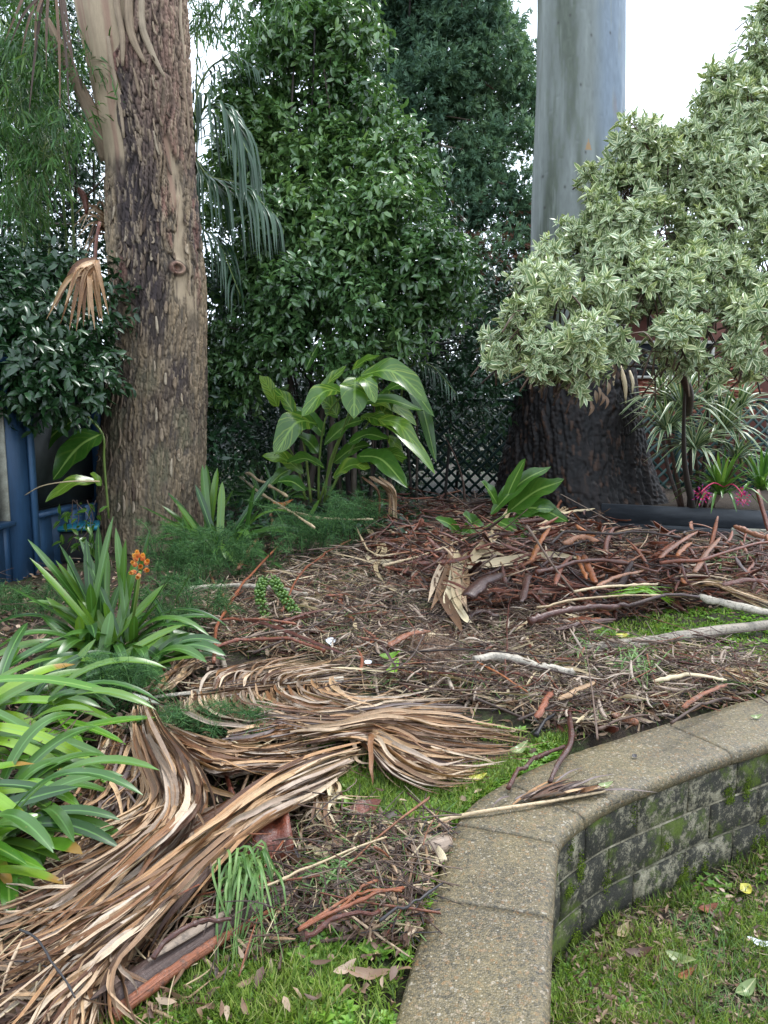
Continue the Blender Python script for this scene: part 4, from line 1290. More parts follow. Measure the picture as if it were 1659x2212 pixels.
# ---- camellia over the shed
ca = thing('camellia_shrub', P(60, 1000, 8.9) * [1, 1, 0] + [-.8, 0, 0], 'camellia like shrub with very glossy dark leaves hanging over the blue shed', 'shrub')
blobs = [(10, 690, 7.8, 50), (60, 720, 7.8, 50), (110, 690, 8.0, 40), (150, 740, 8, 40), (30, 780, 7.5, 50), (90, 790, 7.5, 45), (140, 810, 7.6, 40), (185, 800, 7.9, 30), (205, 840, 8.0, 24), (0, 840, 7.4, 40), (50, 845, 7.4, 36), (110, 860, 7.5, 30), (160, 865, 7.7, 24), (190, 730, 8.4, 30), (20, 610, 8.2, 45), (90, 620, 8.3, 30), (-20, 740, 7.6, 50), (215, 620, 8.6, 26), (160, 620, 8.5, 26), (220, 760, 8.4, 24), (120, 590, 8.6, 26), (50, 560, 8.5, 30), (225, 690, 8.6, 22)]
p, d = blob_pts(blobs, 860, (.3, 1.5))
base, M, S, rn = sprays(p, d, 8, .22, .125, lean=-.1, droop=.5)
foliage('foliage', LF3, base, M, S, rn, MT['camellia'], ca, singles=300)
for (a, b, c) in [((-60, 900), (20, 800), (110, 780)), ((-60, 850), (0, 700), (60, 640)), ((-60, 880), (60, 840), (170, 850)), ((-80, 860), (90, 760), (200, 720))]:
    limb(ca, [P(*a, 7.9), P(*b, 7.8), P(*c, 7.8)], .03, .008)
cb = P(-60, 900, 7.9)
limb(ca, [(cb[0], cb[1], 0), cb - [0, 0, .5], cb], .06, .035, name='trunk')

# ---- bamboo
bb = thing('bamboo_clump', P(20, 900, 9.6) * [1, 1, 0], 'fine leaved bamboo drooping across the top left corner beside the gum', 'bamboo')
def bamboo(blobs, n, parent, k=8, L=.17, singles=200):
    p, d = blob_pts(blobs, n, (.2, 1.1))
    m_ = len(p)
    ax = nrm(d * [.5, .4, .1] + rng.normal(0, .3, (m_, 3)) - UP * .25)
    A_ = np.repeat(ax, k, 0)
    s = np.tile(np.linspace(0, 1, k), m_)
    base = np.repeat(p, k, 0) + A_ * (s * .28)[:, None] + rng.normal(0, .015, (m_ * k, 3))
    rad = rdir(m_ * k)
    al = nrm(A_ * .8 + rad * .7 - UP * .45)
    foliage('foliage', LFB, base, mkframe(al, nrm(UP + rng.normal(0, .5, (m_ * k, 3)))), L * rng.uniform(.7, 1.3, m_ * k), np.clip(np.repeat(rng.normal(.45, .22, m_), k) + rng.normal(0, .12, m_ * k), 0, .99), MT['bamboo'], parent, singles=singles)
    for q in range(0, m_, 6):
        a = p[q]; limb(parent, [a - ax[q] * .3 + [0, 0, .08], a, a + ax[q] * .28], .006, .003, n=4, seg_=5, mat='stem_green', name='twig')
blobs = [(x, y, 9.4 + rng.uniform(-.6, .6), r) for x, y, r in [(20, 40, 60), (90, 90, 55), (30, 140, 65), (110, 190, 55), (20, 240, 65), (90, 290, 55), (150, 250, 40), (30, 340, 60), (110, 370, 45), (20, 430, 50), (70, 440, 40), (50, 0, 60), (150, 330, 35), (190, 150, 30)]]
bamboo(blobs, 620, bb)
for q in range(9):
    x = rng.uniform(0, 150); b = P(x, 950, 10); b[2] = 0
    limb(bb, [b, P(x + rng.uniform(-30, 40), 500, 9.9), P(x + rng.uniform(-60, 60), 200, 9.8), P(x + rng.uniform(-90, 90), -60, 9.4)], .02, .008, mat='stem_green', name='cane')
b2 = thing('bamboo_spray', P(460, 900, 10.2) * [1, 1, 0], 'bamboo spray hanging against white sky right of the flaking gum top', 'bamboo')
blobs = [(x, y, 10.2 + rng.uniform(-.3, .3), r) for x, y, r in [(420, 10, 35), (470, 30, 30), (430, 60, 28), (510, 15, 28), (455, 100, 14), (540, 50, 14), (400, 90, 15), (600, -10, 25)]]
bamboo(blobs, 85, b2, k=9, L=.17, singles=100)
for (a, b, c) in [((430, 900), (425, 300), (430, -40)), ((430, -40), (450, 60), (470, 110)), ((430, -60), (500, -10), (560, 60)), ((430, -60), (520, -50), (620, 0))]:
    pts = [P(*a, 10.4), P(*b, 10.3), P(*c, 10.2)]
    if a[1] > 800: pts[0][2] = 0
    limb(b2, pts, .016 if a[1] > 800 else .008, .005, mat='stem_green', name='cane')

# ---- green palm behind, drooping leaflets
def palm_frond(parent, rach, nl, L, hang, wid, mat, Yj=.1, splay=.4, tmin=.1, name='leaflet', rr=.02, both=True, stem='stem_green'):
    path = spline(rach, 40)
    fr = build('frond_stem', tube(path, np.linspace(rr, .006, 40), 5), MT[stem], parent, True)
    T, S_, N_ = frames(path, (0, 0, 1))
    for q in range(nl):
        t_ = tmin + (1 - tmin) * q / nl
        i = int(t_ * 39)
        for sg in ((1, -1) if both else (1,)):
            ln = L * (math.sin(PI * (.15 + .8 * t_)) ** .6) * rng.uniform(.85, 1.1)
            dr = nrm(S_[i] * sg * splay + T[i] * .5 + rng.normal(0, .06, 3))
            p0 = path[i]
            p1 = p0 + dr * ln * .45 + UP * -hang * ln * .12
            p2 = p1 + dr * ln * .15 - UP * hang * ln * .5
            w = wid * np.array([.4, .9, 1, 1, .9, .7, .4, .06])
            build(name, ribbon(spline([p0, p1, p2], 8), w, up=(0.1, -.5, 1), fold=.25, rnd=float(rng.random())), MT[mat], parent, True)
pg = thing('green_palm', P(430, 950, 10.2) * [1, 1, 0], 'palm with dark green drooping fronds showing behind the flaking gum trunk', 'palm')
ct = P(415, 330, 10.2)
limb(pg, [(ct[0] - .1, 10.3, 0), ct - [.05, 0, .8], ct], .09, .07, name='trunk', n=9, mat='twig')
palm_frond(pg, [ct, P(440, 235, 10.0), P(490, 240, 9.9), P(535, 330, 9.8)], 22, .95, 1.6, .038, 'palm_green', splay=.25)
palm_frond(pg, [ct, P(450, 380, 10.1), P(520, 400, 10.0), P(600, 470, 9.9)], 22, .9, 1.4, .035, 'palm_green', splay=.3)
palm_frond(pg, [ct, P(430, 190, 10.4), P(480, 130, 10.6), P(560, 150, 10.8)], 18, .6, 1.0, .035, 'palm_green', splay=.4)
palm_frond(pg, [ct + [0, 0, -.1], P(430, 480, 10.2), P(470, 520, 10.1), P(520, 640, 10)], 16, .7, 1.2, .03, 'palm_green', splay=.4)
pg2 = thing('small_palm', P(860, 950, 11.8) * [1, 1, 0], 'small palm frond poking out left of the lattice fence under the cypress', 'palm')
palm_frond(pg2, [P(860, 900, 11.6), P(880, 800, 11.4), P(930, 790, 11.2), P(985, 850, 11)], 18, .5, .9, .025, 'palm_green', splay=.5)
palm_frond(pg2, [P(860, 900, 11.6), P(840, 780, 11.4), P(860, 720, 11.2), P(930, 700, 11)], 16, .5, .6, .025, 'palm_green', splay=.5)
palm_frond(pg2, [P(850, 900, 11.6), P(760, 720, 11.5), P(800, 690, 11.3), P(900, 730, 11)], 18, .45, .6, .022, 'palm_green', splay=.5)
# dead fronds hanging left of the trunk
dp = thing('hanging_dead_frond', P(205, 520, 7.5), 'orange brown dead palm frond hanging left of the flaking gum trunk', 'palm frond')
build('frond_stem', tube(spline([P(215, 480, 7.5), P(207, 530, 7.45), P(205, 585, 7.4)], 10), .016, 6), MT['bark_red'], dp, True)
for (x, y) in [(118, 668), (100, 690), (130, 700), (150, 712), (165, 715), (180, 706), (192, 690), (205, 712), (215, 690), (222, 700), (228, 650), (150, 640), (140, 660), (128, 650), (170, 690), (235, 680)]:
    a = P(rng.uniform(196, 214), rng.uniform(555, 605), 7.4); b = P(x, y, 7.25 + rng.uniform(-.15, .15))
    m1 = (a + b) / 2 + [0, -.05, .12 + rng.uniform(-.03, .06)]
    build('leaflet', ribbon(spline([a, m1, b], 9), .045 * np.array([.4, .8, 1, 1, 1, .9, .7, .45, .08]), up=(.2, -1, .2), fold=.3, twist=np.linspace(0, rng.uniform(-1.2, 1.2), 9), rnd=float(rng.uniform(.3, 1))), MT['frond_brown'], dp, True)
dp2 = thing('hanging_dry_frond', P(240, 470, 9.6), 'pale dry palm leaflets curling out behind the left edge of the gum trunk', 'palm frond')
for q in range(16):
    a = P(238, rng.uniform(470, 520), 9.5); b = P(rng.uniform(150, 215), rng.uniform(450, 600), 9.3)
    m1 = (a + b) / 2 + [0, -.05, rng.uniform(.05, .2)]
    build('leaflet', ribbon(spline([a, m1, b], 8), .028 * np.array([.5, 1, 1, 1, .9, .7, .4, .1]), up=(.2, -1, .2), rnd=float(rng.random())), MT['frond_tan'], dp2, True)
dp3 = thing('hanging_dry_leaflets', P(100, -10, 8.6), 'long thin dry palm leaflets hanging down the top left corner', 'palm frond')
for (x0, y0, x1, y1) in [(90, -20, 45, 120), (95, -20, 62, 250), (100, -20, 20, 100), (120, -30, 130, 240), (125, -30, 150, 260), (60, -30, 10, 90), (105, -20, 100, 150), (130, -20, 175, 190), (135, -20, 160, 140), (100, -25, 75, 110)]:
    a = P(x0, y0, 8.6); b = P(x1, y1, 8.5)
    build('leaflet', ribbon(spline([a, (a + b) / 2 + [rng.uniform(-.04, .04), -.03, .03], b], 9), .03 * np.array([.6, 1, 1, 1, .9, .8, .6, .4, .1]), up=(.2, -1, .2), rnd=float(rng.uniform(.0, .45))), MT['frond_tan'], dp3, True)
hb = thing('hanging_red_sheath', P(180, 400, 9.4), 'small red brown sheath caught in the branches left of the gum trunk', 'palm sheath')
build('sheath', slabstrip(spline([P(168, 405, 9.3), P(180, 425, 9.3), P(187, 462, 9.3)], 8), .09 * np.array([.4, .9, 1, 1, 1, .8, .6, .3]), .01, up=(0, -1, .2), rnd=.5, curl=1.2), MT['bark_red'], hb, True)

# ---- variegated shrub at the right
pit = thing('variegated_shrub', P(1480, 960, 8.2) * [1, 1, 0] + [0, 0, .2], 'large pale shrub with cream edged leaves in whorls in front of the pale gum', 'shrub')
blobs = [(1110, 700, 6.9, 60), (1190, 640, 6.9, 65), (1240, 720, 6.7, 75), (1180, 780, 6.8, 60), (1090, 760, 7.0, 45), (1250, 810, 6.7, 45), (1150, 590, 7.2, 45),
         (1320, 400, 8.2, 70), (1245, 500, 8, 50), (1410, 350, 8.4, 75), (1490, 300, 8.6, 75), (1575, 220, 8.7, 75), (1640, 130, 8.7, 60), (1400, 490, 8.0, 75), (1200, 560, 7.8, 40),
         (1510, 420, 8.3, 90), (1610, 350, 8.3, 85), (1320, 560, 7.7, 75), (1370, 640, 7.4, 70), (1460, 600, 7.5, 85), (1560, 560, 7.6, 85), (1640, 500, 7.8, 80), (1440, 710, 7.2, 60), (1540, 700, 7.2, 70), (1640, 680, 7.2, 75), (1340, 740, 7.1, 45), (1600, 760, 7.2, 35), (1500, 770, 7.3, 30), (1700, 300, 8.4, 90), (1720, 560, 7.8, 90), (1655, 40, 8.9, 40), (1330, 480, 7.9, 70), (1290, 560, 7.7, 60), (1280, 640, 7.3, 60), (1330, 690, 7.2, 50), (1400, 780, 7.3, 36), (1460, 790, 7.4, 30), (1560, 790, 7.3, 35), (1630, 800, 7.3, 35), (1370, 440, 8.1, 60), (1430, 420, 8.3, 55), (1450, 500, 8.1, 60), (1390, 560, 7.9, 60), (1500, 540, 8.0, 60), (1580, 450, 8.1, 60), (1640, 440, 8.1, 60), (1620, 580, 7.7, 55), (1650, 610, 7.7, 50), (1560, 640, 7.5, 50), (1600, 270, 8.6, 60), (1645, 220, 8.6, 60), (1540, 350, 8.4, 60), (1655, 350, 8.3, 60)]
blobs = [(x + rng.uniform(-.5, .5) * r, y + rng.uniform(-.5, .5) * r, Yq + rng.uniform(-.3, .2), r * f_) for (x, y, Yq, r) in blobs for f_ in (.75, .5, .45)]
p, d = blob_pts(blobs, 5600, (.2, 1.12), .75)
cl = fbm(p[:, 0] * 3.0, p[:, 2] * 3.0, 3, 391)
p, d = p[cl > .34], d[cl > .34]
k = 9; n = len(p)
ax = nrm(d * .9 + UP * .35 + rng.normal(0, .3, (n, 3)))
ref = nrm(np.cross(ax, rdir(n))); ref2 = np.cross(ax, ref)
az = np.tile(np.arange(k) * 2.4, n) + np.repeat(rng.random(n) * 6, k) + rng.normal(0, .35, n * k)
el = np.tile(np.linspace(-.1, 1.15, k), n) + rng.normal(0, .28, n * k)
A_ = np.repeat(ax, k, 0)
rad = np.repeat(ref, k, 0) * np.cos(az)[:, None] + np.repeat(ref2, k, 0) * np.sin(az)[:, None]
al = rad * np.cos(el)[:, None] + A_ * np.sin(el)[:, None]
no = A_ * np.cos(el)[:, None] - rad * np.sin(el)[:, None]
base = np.repeat(p, k, 0) + A_ * (np.tile(np.linspace(0, .05, k), n))[:, None]
S = .128 * rng.uniform(.6, 1.15, n * k) * np.repeat(rng.uniform(.7, 1.15, n), k) * np.tile(np.linspace(1.05, .7, k), n)
rn = np.clip(np.repeat(rng.random(n), k) * .8 + rng.random(n * k) * .2, 0, .99)
young = np.repeat(rng.random(n) < .10, k)
foliage('foliage', LFW, base[~young], mkframe(al, no)[~young], S[~young], rn[~young], MT['variegated'], pit, singles=300)
foliage('young_foliage', LFW, base[young], mkframe(al, no)[young], S[young], rn[young], MT['variegated_young'], pit)
for q in range(0, n, 4):
    b = p[q] - ax[q] * .28 + rng.normal(0, .04, 3) - [0, -.05, .1]
    limb(pit, [p[q], p[q] - ax[q] * .15, b], .004, .009, n=4, seg_=5, mat='twig', name='twig')
rt = P(1500, 1050, 10.3); rt[2] = .25
for (x, y, Yq, r) in [(1480, 790, 8.3, .05), (1240, 700, 7.1, .035), (1150, 690, 7.2, .02), (1330, 480, 8.3, .03), (1470, 420, 8.5, .04), (1600, 300, 8.8, .035), (1640, 60, 8.9, .03), (1550, 640, 7.9, .03), (1650, 650, 7.8, .03), (1400, 620, 7.7, .03), (1280, 560, 7.9, .02)]:
    e = P(x, y, Yq); s = rt if y > 780 else P(1480, 800, 8.3) + rng.normal(0, .05, 3)
    limb(pit, [s, (s + e) / 2 + rng.normal(0, .1, 3) - [0, 0, .12], e], r, .01, mat='stem_dark')
limb(pit, [P(1486, 890, 9.4), P(1488, 850, 8.7), P(1474, 800, 8.3), P(1482, 760, 8.2)], .055, .045, mat='twig', name='trunk', n=9)

# ---- big leaves
def bigleaf(parent, b, t_, w, mat, sag=.1, roll=0.0, name='leaf', fold=.10, n=14, up=None, rnd=None):
    b = np.asarray(b, float); t_ = np.asarray(t_, float)
    L = np.linalg.norm(t_ - b)
    midp = (b + t_) / 2 + UP * sag * L
    path = spline([b, midp, t_], n)
    tt = np.linspace(0, 1, n)
    ww = w * np.clip(np.sin(PI * np.clip(tt, .0, 1) ** .85), 0, 1) ** .65
    ww[0] = .008; ww[-1] = .002
    if up is None:
        up = nrm(CAM - midp) * .8 + UP * .8
    V, F, uv, r = ribbon(path, ww, up=up, fold=fold, twist=np.full(n, roll), rnd=float(rng.random()) if rnd is None else rnd)
    # ripple of the margins
    ph = rng.uniform(0, 6)
    V = V.reshape(n, 3, 3)
    V[:, 0, 2] += .012 * np.sin(tt * 16 + ph) * w * 5; V[:, 2, 2] += .012 * np.sin(tt * 14 + ph + 2) * w * 5
    return build(name, (V.reshape(-1, 3), F, uv, r), MT[mat], parent, True)

gi = thing('shell_ginger', P(690, 1090, 9.6) * [1, 1, 0] + [0, 0, .35], 'clump of ginger with huge yellow striped leaves arching in front of the glossy tree', 'plant')
for pts in [[(688, 1085), (690, 990), (705, 900), (745, 850)], [(672, 1085), (660, 980), (650, 930), (640, 900)], [(700, 1085), (712, 1000), (740, 930), (765, 860), (790, 815)], [(705, 1080), (760, 970), (790, 920), (820, 890)], [(660, 1080), (640, 1000), (620, 960)], [(690, 1085), (730, 960), (760, 900), (770, 850)]]:
    Yq = 9.6
    w3 = [P(x, y, 9.6 - .12 * j) for j, (x, y) in enumerate(pts)]
    build('stem', tube(spline(w3, 12), np.linspace(.018, .008, 12), 6, rnd=float(rng.random())), MT['stem_green'], gi, True)
for (bx, by, tx, ty, w, sag, Yb, Yt, m_) in [
    (748, 848, 652, 903, 52, .22, 9.1, 8.7, 'ginger'), (768, 818, 764, 907, 62, .12, 9.0, 8.6, 'ginger'), (780, 810, 922, 866, 60, .20, 9.0, 8.6, 'ginger'),
    (775, 815, 810, 870, 40, .2, 8.9, 8.6, 'ginger'), (685, 915, 593, 985, 66, .25, 9.3, 8.8, 'ginger'), (792, 908, 940, 1024, 42, .16, 9.1, 8.5, 'ginger'),
    (815, 905, 918, 1000, 38, .2, 9.0, 8.6, 'ginger'), (745, 880, 915, 888, 36, .12, 9.2, 8.9, 'ginger_plain'), (655, 1022, 566, 988, 40, .15, 9.4, 9.2, 'ginger'),
    (770, 985, 880, 1055, 52, .18, 9.2, 8.8, 'ginger_plain'), (690, 850, 748, 792, 30, .05, 9.2, 9.2, 'ginger'), (760, 800, 820, 770, 30, .1, 9.4, 9.3, 'ginger'),
    (820, 905, 855, 850, 60, .05, 9.4, 9.2, 'ginger'), (800, 870, 900, 918, 34, .15, 9.4, 9.1, 'ginger'), (700, 960, 790, 905, 44, .1, 9.5, 9.3, 'ginger_plain'),
    (700, 1010, 620, 1000, 44, .15, 9.3, 9.0, 'ginger_plain'), (720, 1030, 800, 1010, 44, .15, 9.3, 9.0, 'ginger'), (690, 980, 640, 940, 40, .1, 9.5, 9.3, 'ginger_plain'), (750, 960, 840, 950, 40, .15, 9.3, 9.0, 'ginger_plain'), (730, 900, 690, 860, 44, .1, 9.4, 9.3, 'ginger'), (800, 1000, 880, 990, 36, .15, 9.3, 9.1, 'ginger'), (660, 1060, 600, 1040, 34, .15, 9.1, 9.0, 'ginger_plain'), (780, 900, 850, 930, 44, .1, 9.2, 8.9, 'ginger'),
    (640, 900, 590, 840, 38, .1, 9.6, 9.5, 'ginger'), (700, 940, 640, 880, 40, .05, 9.6, 9.6, 'ginger_plain'), (820, 850, 938, 900, 40, .3, 9.5, 9.2, 'ginger_plain'),
    (880, 830, 942, 1000, 34, .2, 9.7, 9.4, 'ginger_plain'), (840, 940, 870, 1000, 26, .1, 9.4, 9.3, 'ginger'), (720, 1000, 800, 960, 34, .1, 9.6, 9.4, 'ginger_plain'),
    (600, 880, 560, 810, 34, .1, 9.8, 9.7, 'ginger'), (660, 800, 690, 740, 26, .05, 9.8, 9.8, 'ginger_plain'), (640, 1010, 580, 1050, 30, .1, 9.4, 9.3, 'ginger_plain')]:
    bigleaf(gi, P(bx, by, Yb), P(tx, ty, Yt), w * PS(9), m_, sag=sag, roll=rng.uniform(-.25, .25))
for q in range(7):
    x = rng.uniform(780, 830)
    a = P(x, 1030, 9.2); b = P(x + 30 + rng.uniform(0, 30), 1140 + rng.uniform(-10, 12), 9.0)
    build('dry_leaf', ribbon(spline([a, (a + b) / 2 + [.1, -.05, .08], b], 10), .06 * np.array([.3, .6, .8, 1, 1, .9, .8, .7, .5, .2]), up=(.3, -1, .2), fold=.4, twist=np.linspace(0, 2.2, 10), rnd=float(rng.random())), MT['frond_tan'], gi, True)

g2 = thing('shaded_ginger', P(240, 1130, 9.6) * [1, 1, 0], 'striped ginger leaves poking out of the dark left of the flaking gum trunk', 'plant')
bigleaf(g2, P(222, 935, 8.2), P(115, 1035, 7.9), 62 * PS(8), 'ginger_plain', sag=.12, rnd=.1)
bigleaf(g2, P(175, 900, 8.3), P(65, 1000, 8.1), 40 * PS(8), 'ginger_plain', sag=.1, rnd=.05)
bigleaf(g2, P(215, 1040, 8.0), P(98, 1085, 7.6), 30 * PS(8), 'ginger', sag=.16, rnd=.9)
bigleaf(g2, P(218, 1050, 8.0), P(195, 1022, 7.9), 20 * PS(8), 'ginger', sag=.1, rnd=.9)
build('stem', tube(spline([P(215, 1040, 7.9), P(150, 1040, 7.6), P(90, 1050, 7.5), P(50, 1072, 7.5)], 14), np.linspace(.009, .004, 14), 5), MT['straw'], g2, True)
build('stem', tube(spline([P(235, 1120, 8.3), P(225, 1000, 8.25), P(222, 940, 8.2), P(190, 900, 8.25)], 14), .014, 6), MT['stem_green'], g2, True)

cr = thing('creeper', P(180, 1100, 7.9), 'small leaved creeper trailing in front of the shed beside the gum trunk', 'creeper')
pc = np.array([P(rng.uniform(130, 215), rng.uniform(1080, 1185), rng.uniform(7.7, 8.0)) for _ in range(46)])
foliage('foliage', LF3, pc, mkframe(nrm(rng.normal(0, .6, (46, 3)) + [-.2, -.2, -.4]), np.tile([0, -.6, 1.0], (46, 1)) + rng.normal(0, .3, (46, 3))), np.full(46, .11), rng.random(46), MT['ginger_plain'], cr, singles=20)
for q in range(5):
    limb(cr, [P(rng.uniform(150, 215), 1080, 7.95), P(rng.uniform(140, 215), 1130, 7.9), P(rng.uniform(130, 205), 1190, 7.85)], .004, .003, n=4, seg_=8, mat='twig', name='stem')

# torn-off ginger stem lying on the pile
fg = thing('fallen_ginger_stem', G(1010, 1160) + [0, 0, .1], 'torn off ginger stem with large glossy leaves lying on the bark pile', 'leafy stem')
g0 = [P(945, 1200, 8.3), P(1000, 1170, 8.35), P(1060, 1132, 8.35), P(1110, 1100, 8.4)]
build('stem', tube(spline(g0, 14), np.linspace(.014, .008, 14), 6), MT['stem_green'], fg, True)
for (bx, by, tx, ty, w, sag) in [(1095, 1108, 1218, 1038, 50, .08), (1060, 1110, 1190, 1008, 40, .1), (1100, 1100, 1228, 1128, 44, .12), (1050, 1140, 998, 1155, 34, .15), (1060, 1145, 1150, 1165, 36, .1), (1085, 1095, 1135, 990, 26, .03), (1030, 1150, 1000, 1110, 34, .1), (1000, 1160, 940, 1120, 26, .1), (1040, 1150, 1000, 1168, 44, .1), (1075, 1125, 1140, 1172, 40, .08), (1075, 1090, 1040, 1040, 34, .05), (1110, 1120, 1200, 1100, 36, .1)]:
    bigleaf(fg, P(bx, by, 8.35), P(tx, ty, 8.2), w * PS(9), 'ginger_plain', sag=sag, roll=rng.uniform(-.2, .2))

# ---- clivia clumps
def strap(parent, b, t_, w, mat='clivia', lift=.3, n=15, roll=0.0, rnd=None, name='leaf', blunt=.5):
    b = np.asarray(b, float); t_ = np.asarray(t_, float)
    L = np.linalg.norm(t_ - b)
    c = b + (t_ - b) * .42 + UP * lift * L
    tt = np.linspace(0, 1, n)[:, None]
    path = (1 - tt) ** 2 * b + 2 * tt * (1 - tt) * c + tt ** 2 * t_
    q = np.linspace(0, 1, n)
    ww = w * np.clip(.5 + q * 1.2, 0, 1) * np.clip(((1 - q) / .2), 0, 1) ** blunt
    ww = np.maximum(ww, .002)
    hz = nrm((t_ - b) * [1, 1, 0] + 1e-4)
    up = UP * 1.0 - hz * .5 + nrm(CAM - b) * .35
    return build(name, ribbon(path, ww, up=up, fold=.13, twist=np.linspace(roll * .3, roll, n), rnd=float(rng.random()) if rnd is None else rnd), MT[mat], parent, True)

def clump(label, name, base_px, tips, w=.05, extra=16, ext_len=(.45, .75), spread=.12, mat='clivia', Yspread=.15, lift=(.12, .4), cat='plant'):
    g0 = G(*base_px)
    t = thing(name, g0, label, cat)
    for tip in tips:
        x, y = tip[:2]
        Yq = g0[1] + (tip[2] if len(tip) > 2 else rng.uniform(-.35, .15))
        m_ = tip[3] if len(tip) > 3 else mat
        b = g0 + [rng.normal(0, spread), rng.normal(0, spread * .8), 0]
        e = P(x, y, Yq)
        zc = float(gz(e[0], e[1])) + .02
        if e[2] < zc: e = G(x, y, .03)
        up_ = e[2] - b[2] > .55 * np.linalg.norm(e - b)
        strap(t, b, e, w * rng.uniform(.85, 1.1), m_, lift=.05 if up_ else rng.uniform(*lift), roll=rng.uniform(-.35, .35))
    for q in range(extra):
        a = rng.uniform(0, 2 * PI); L = rng.uniform(*ext_len)
        e = g0 + [math.cos(a) * L, math.sin(a) * L * .8, rng.uniform(.05, .45) * L]
        b = g0 + [math.cos(a) * spread * .6, math.sin(a) * spread * .6, 0]
        strap(t, b, e, w * rng.uniform(.8, 1.05), mat, lift=rng.uniform(.3, .6), roll=rng.uniform(-.3, .3))
    return t
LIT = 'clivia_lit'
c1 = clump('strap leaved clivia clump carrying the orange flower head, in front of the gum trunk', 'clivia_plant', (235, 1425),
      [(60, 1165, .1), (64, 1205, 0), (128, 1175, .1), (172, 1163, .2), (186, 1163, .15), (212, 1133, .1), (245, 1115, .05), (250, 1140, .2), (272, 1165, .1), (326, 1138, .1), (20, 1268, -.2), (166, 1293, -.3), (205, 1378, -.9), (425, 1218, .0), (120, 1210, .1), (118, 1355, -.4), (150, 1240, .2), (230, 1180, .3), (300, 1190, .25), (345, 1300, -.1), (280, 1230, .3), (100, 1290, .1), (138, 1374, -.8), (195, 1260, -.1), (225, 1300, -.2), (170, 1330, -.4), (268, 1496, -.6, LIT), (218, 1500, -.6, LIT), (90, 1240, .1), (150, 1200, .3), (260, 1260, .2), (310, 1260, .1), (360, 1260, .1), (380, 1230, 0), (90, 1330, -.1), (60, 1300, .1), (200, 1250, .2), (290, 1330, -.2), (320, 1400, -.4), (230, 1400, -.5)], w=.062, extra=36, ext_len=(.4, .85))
c2 = clump('clivia clump with long leaves arching right over the edge of the dry fronds', 'clivia_plant', (285, 1465),
      [(445, 1420, -.2), (440, 1400, 0), (355, 1475, -.4), (395, 1350, .1), (420, 1350, .2), (340, 1500, -.5), (240, 1320, .1), (425, 1375, .3), (370, 1440, -.2)], w=.07, extra=14)
c3 = clump('dark clivia clump growing against the right foot of the flaking gum trunk', 'clivia_plant', (480, 1205),
      [(362, 1064, .1), (350, 1092, .1), (437, 1004, .3), (470, 1010, .4), (300, 1092, -.1), (422, 1047, .2), (552, 1044, .1), (590, 1027, .5), (505, 1057, .3), (318, 1174, -.4), (420, 1217, -.4), (626, 1242, -.3), (515, 1227, -.5), (445, 1003, .5), (390, 1110, -.2), (340, 1130, -.3), (400, 1150, -.4), (455, 1130, -.3), (560, 1100, .2), (600, 1150, .1), (380, 1085, 0), (480, 1040, .2), (530, 1130, -.3), (350, 1150, -.3), (580, 1200, -.4)], w=.082, extra=26, ext_len=(.5, .95))
c4 = clump('small clivia tuft among the feathery fern below the ginger', 'clivia_plant', (660, 1150),
      [(742, 1137, -.2), (725, 1140, 0), (700, 1120, .1), (690, 1078, .3), (765, 1130, .2), (620, 1120, 0)], w=.06, extra=6, ext_len=(.3, .5))
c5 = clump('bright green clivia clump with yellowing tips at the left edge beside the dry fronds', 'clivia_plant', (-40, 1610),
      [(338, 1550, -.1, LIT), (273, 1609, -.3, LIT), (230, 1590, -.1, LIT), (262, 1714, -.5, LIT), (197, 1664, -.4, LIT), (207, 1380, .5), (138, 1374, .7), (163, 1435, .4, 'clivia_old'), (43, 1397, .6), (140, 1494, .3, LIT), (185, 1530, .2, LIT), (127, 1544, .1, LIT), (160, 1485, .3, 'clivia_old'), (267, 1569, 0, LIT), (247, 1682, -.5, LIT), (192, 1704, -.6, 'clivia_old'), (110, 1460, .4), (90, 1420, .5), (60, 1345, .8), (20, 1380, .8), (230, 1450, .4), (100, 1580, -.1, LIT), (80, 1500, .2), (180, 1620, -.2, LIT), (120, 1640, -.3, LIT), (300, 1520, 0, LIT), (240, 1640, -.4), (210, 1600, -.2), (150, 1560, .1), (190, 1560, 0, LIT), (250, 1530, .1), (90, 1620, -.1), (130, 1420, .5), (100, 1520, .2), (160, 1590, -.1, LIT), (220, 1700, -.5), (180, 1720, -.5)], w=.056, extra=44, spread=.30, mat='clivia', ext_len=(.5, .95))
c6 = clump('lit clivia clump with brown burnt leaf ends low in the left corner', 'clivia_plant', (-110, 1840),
      [(178, 1845, -.2, 'clivia_old'), (202, 1810, -.1, LIT), (175, 1745, .1, LIT), (142, 1912, -.3, 'clivia_old'), (112, 1827, -.2, 'clivia_old'), (70, 1807, -.1, LIT), (30, 1932, -.3, 'clivia_old'), (22, 1990, -.4, LIT), (150, 1780, 0, LIT), (90, 1760, 0, LIT), (60, 1870, -.3, LIT), (75, 1650, .3, 'clivia_old'), (120, 1700, .2, LIT), (20, 1900, -.2, LIT), (60, 1720, .2, LIT), (100, 1880, -.3, LIT), (160, 1820, -.2), (140, 1720, .1), (110, 1780, 0), (50, 1800, -.1), (40, 1700, .2), (130, 1860, -.2), (80, 1930, -.3), (40, 1850, -.2), (170, 1700, .1)], w=.056, extra=34, spread=.28, mat='clivia', ext_len=(.45, .85))

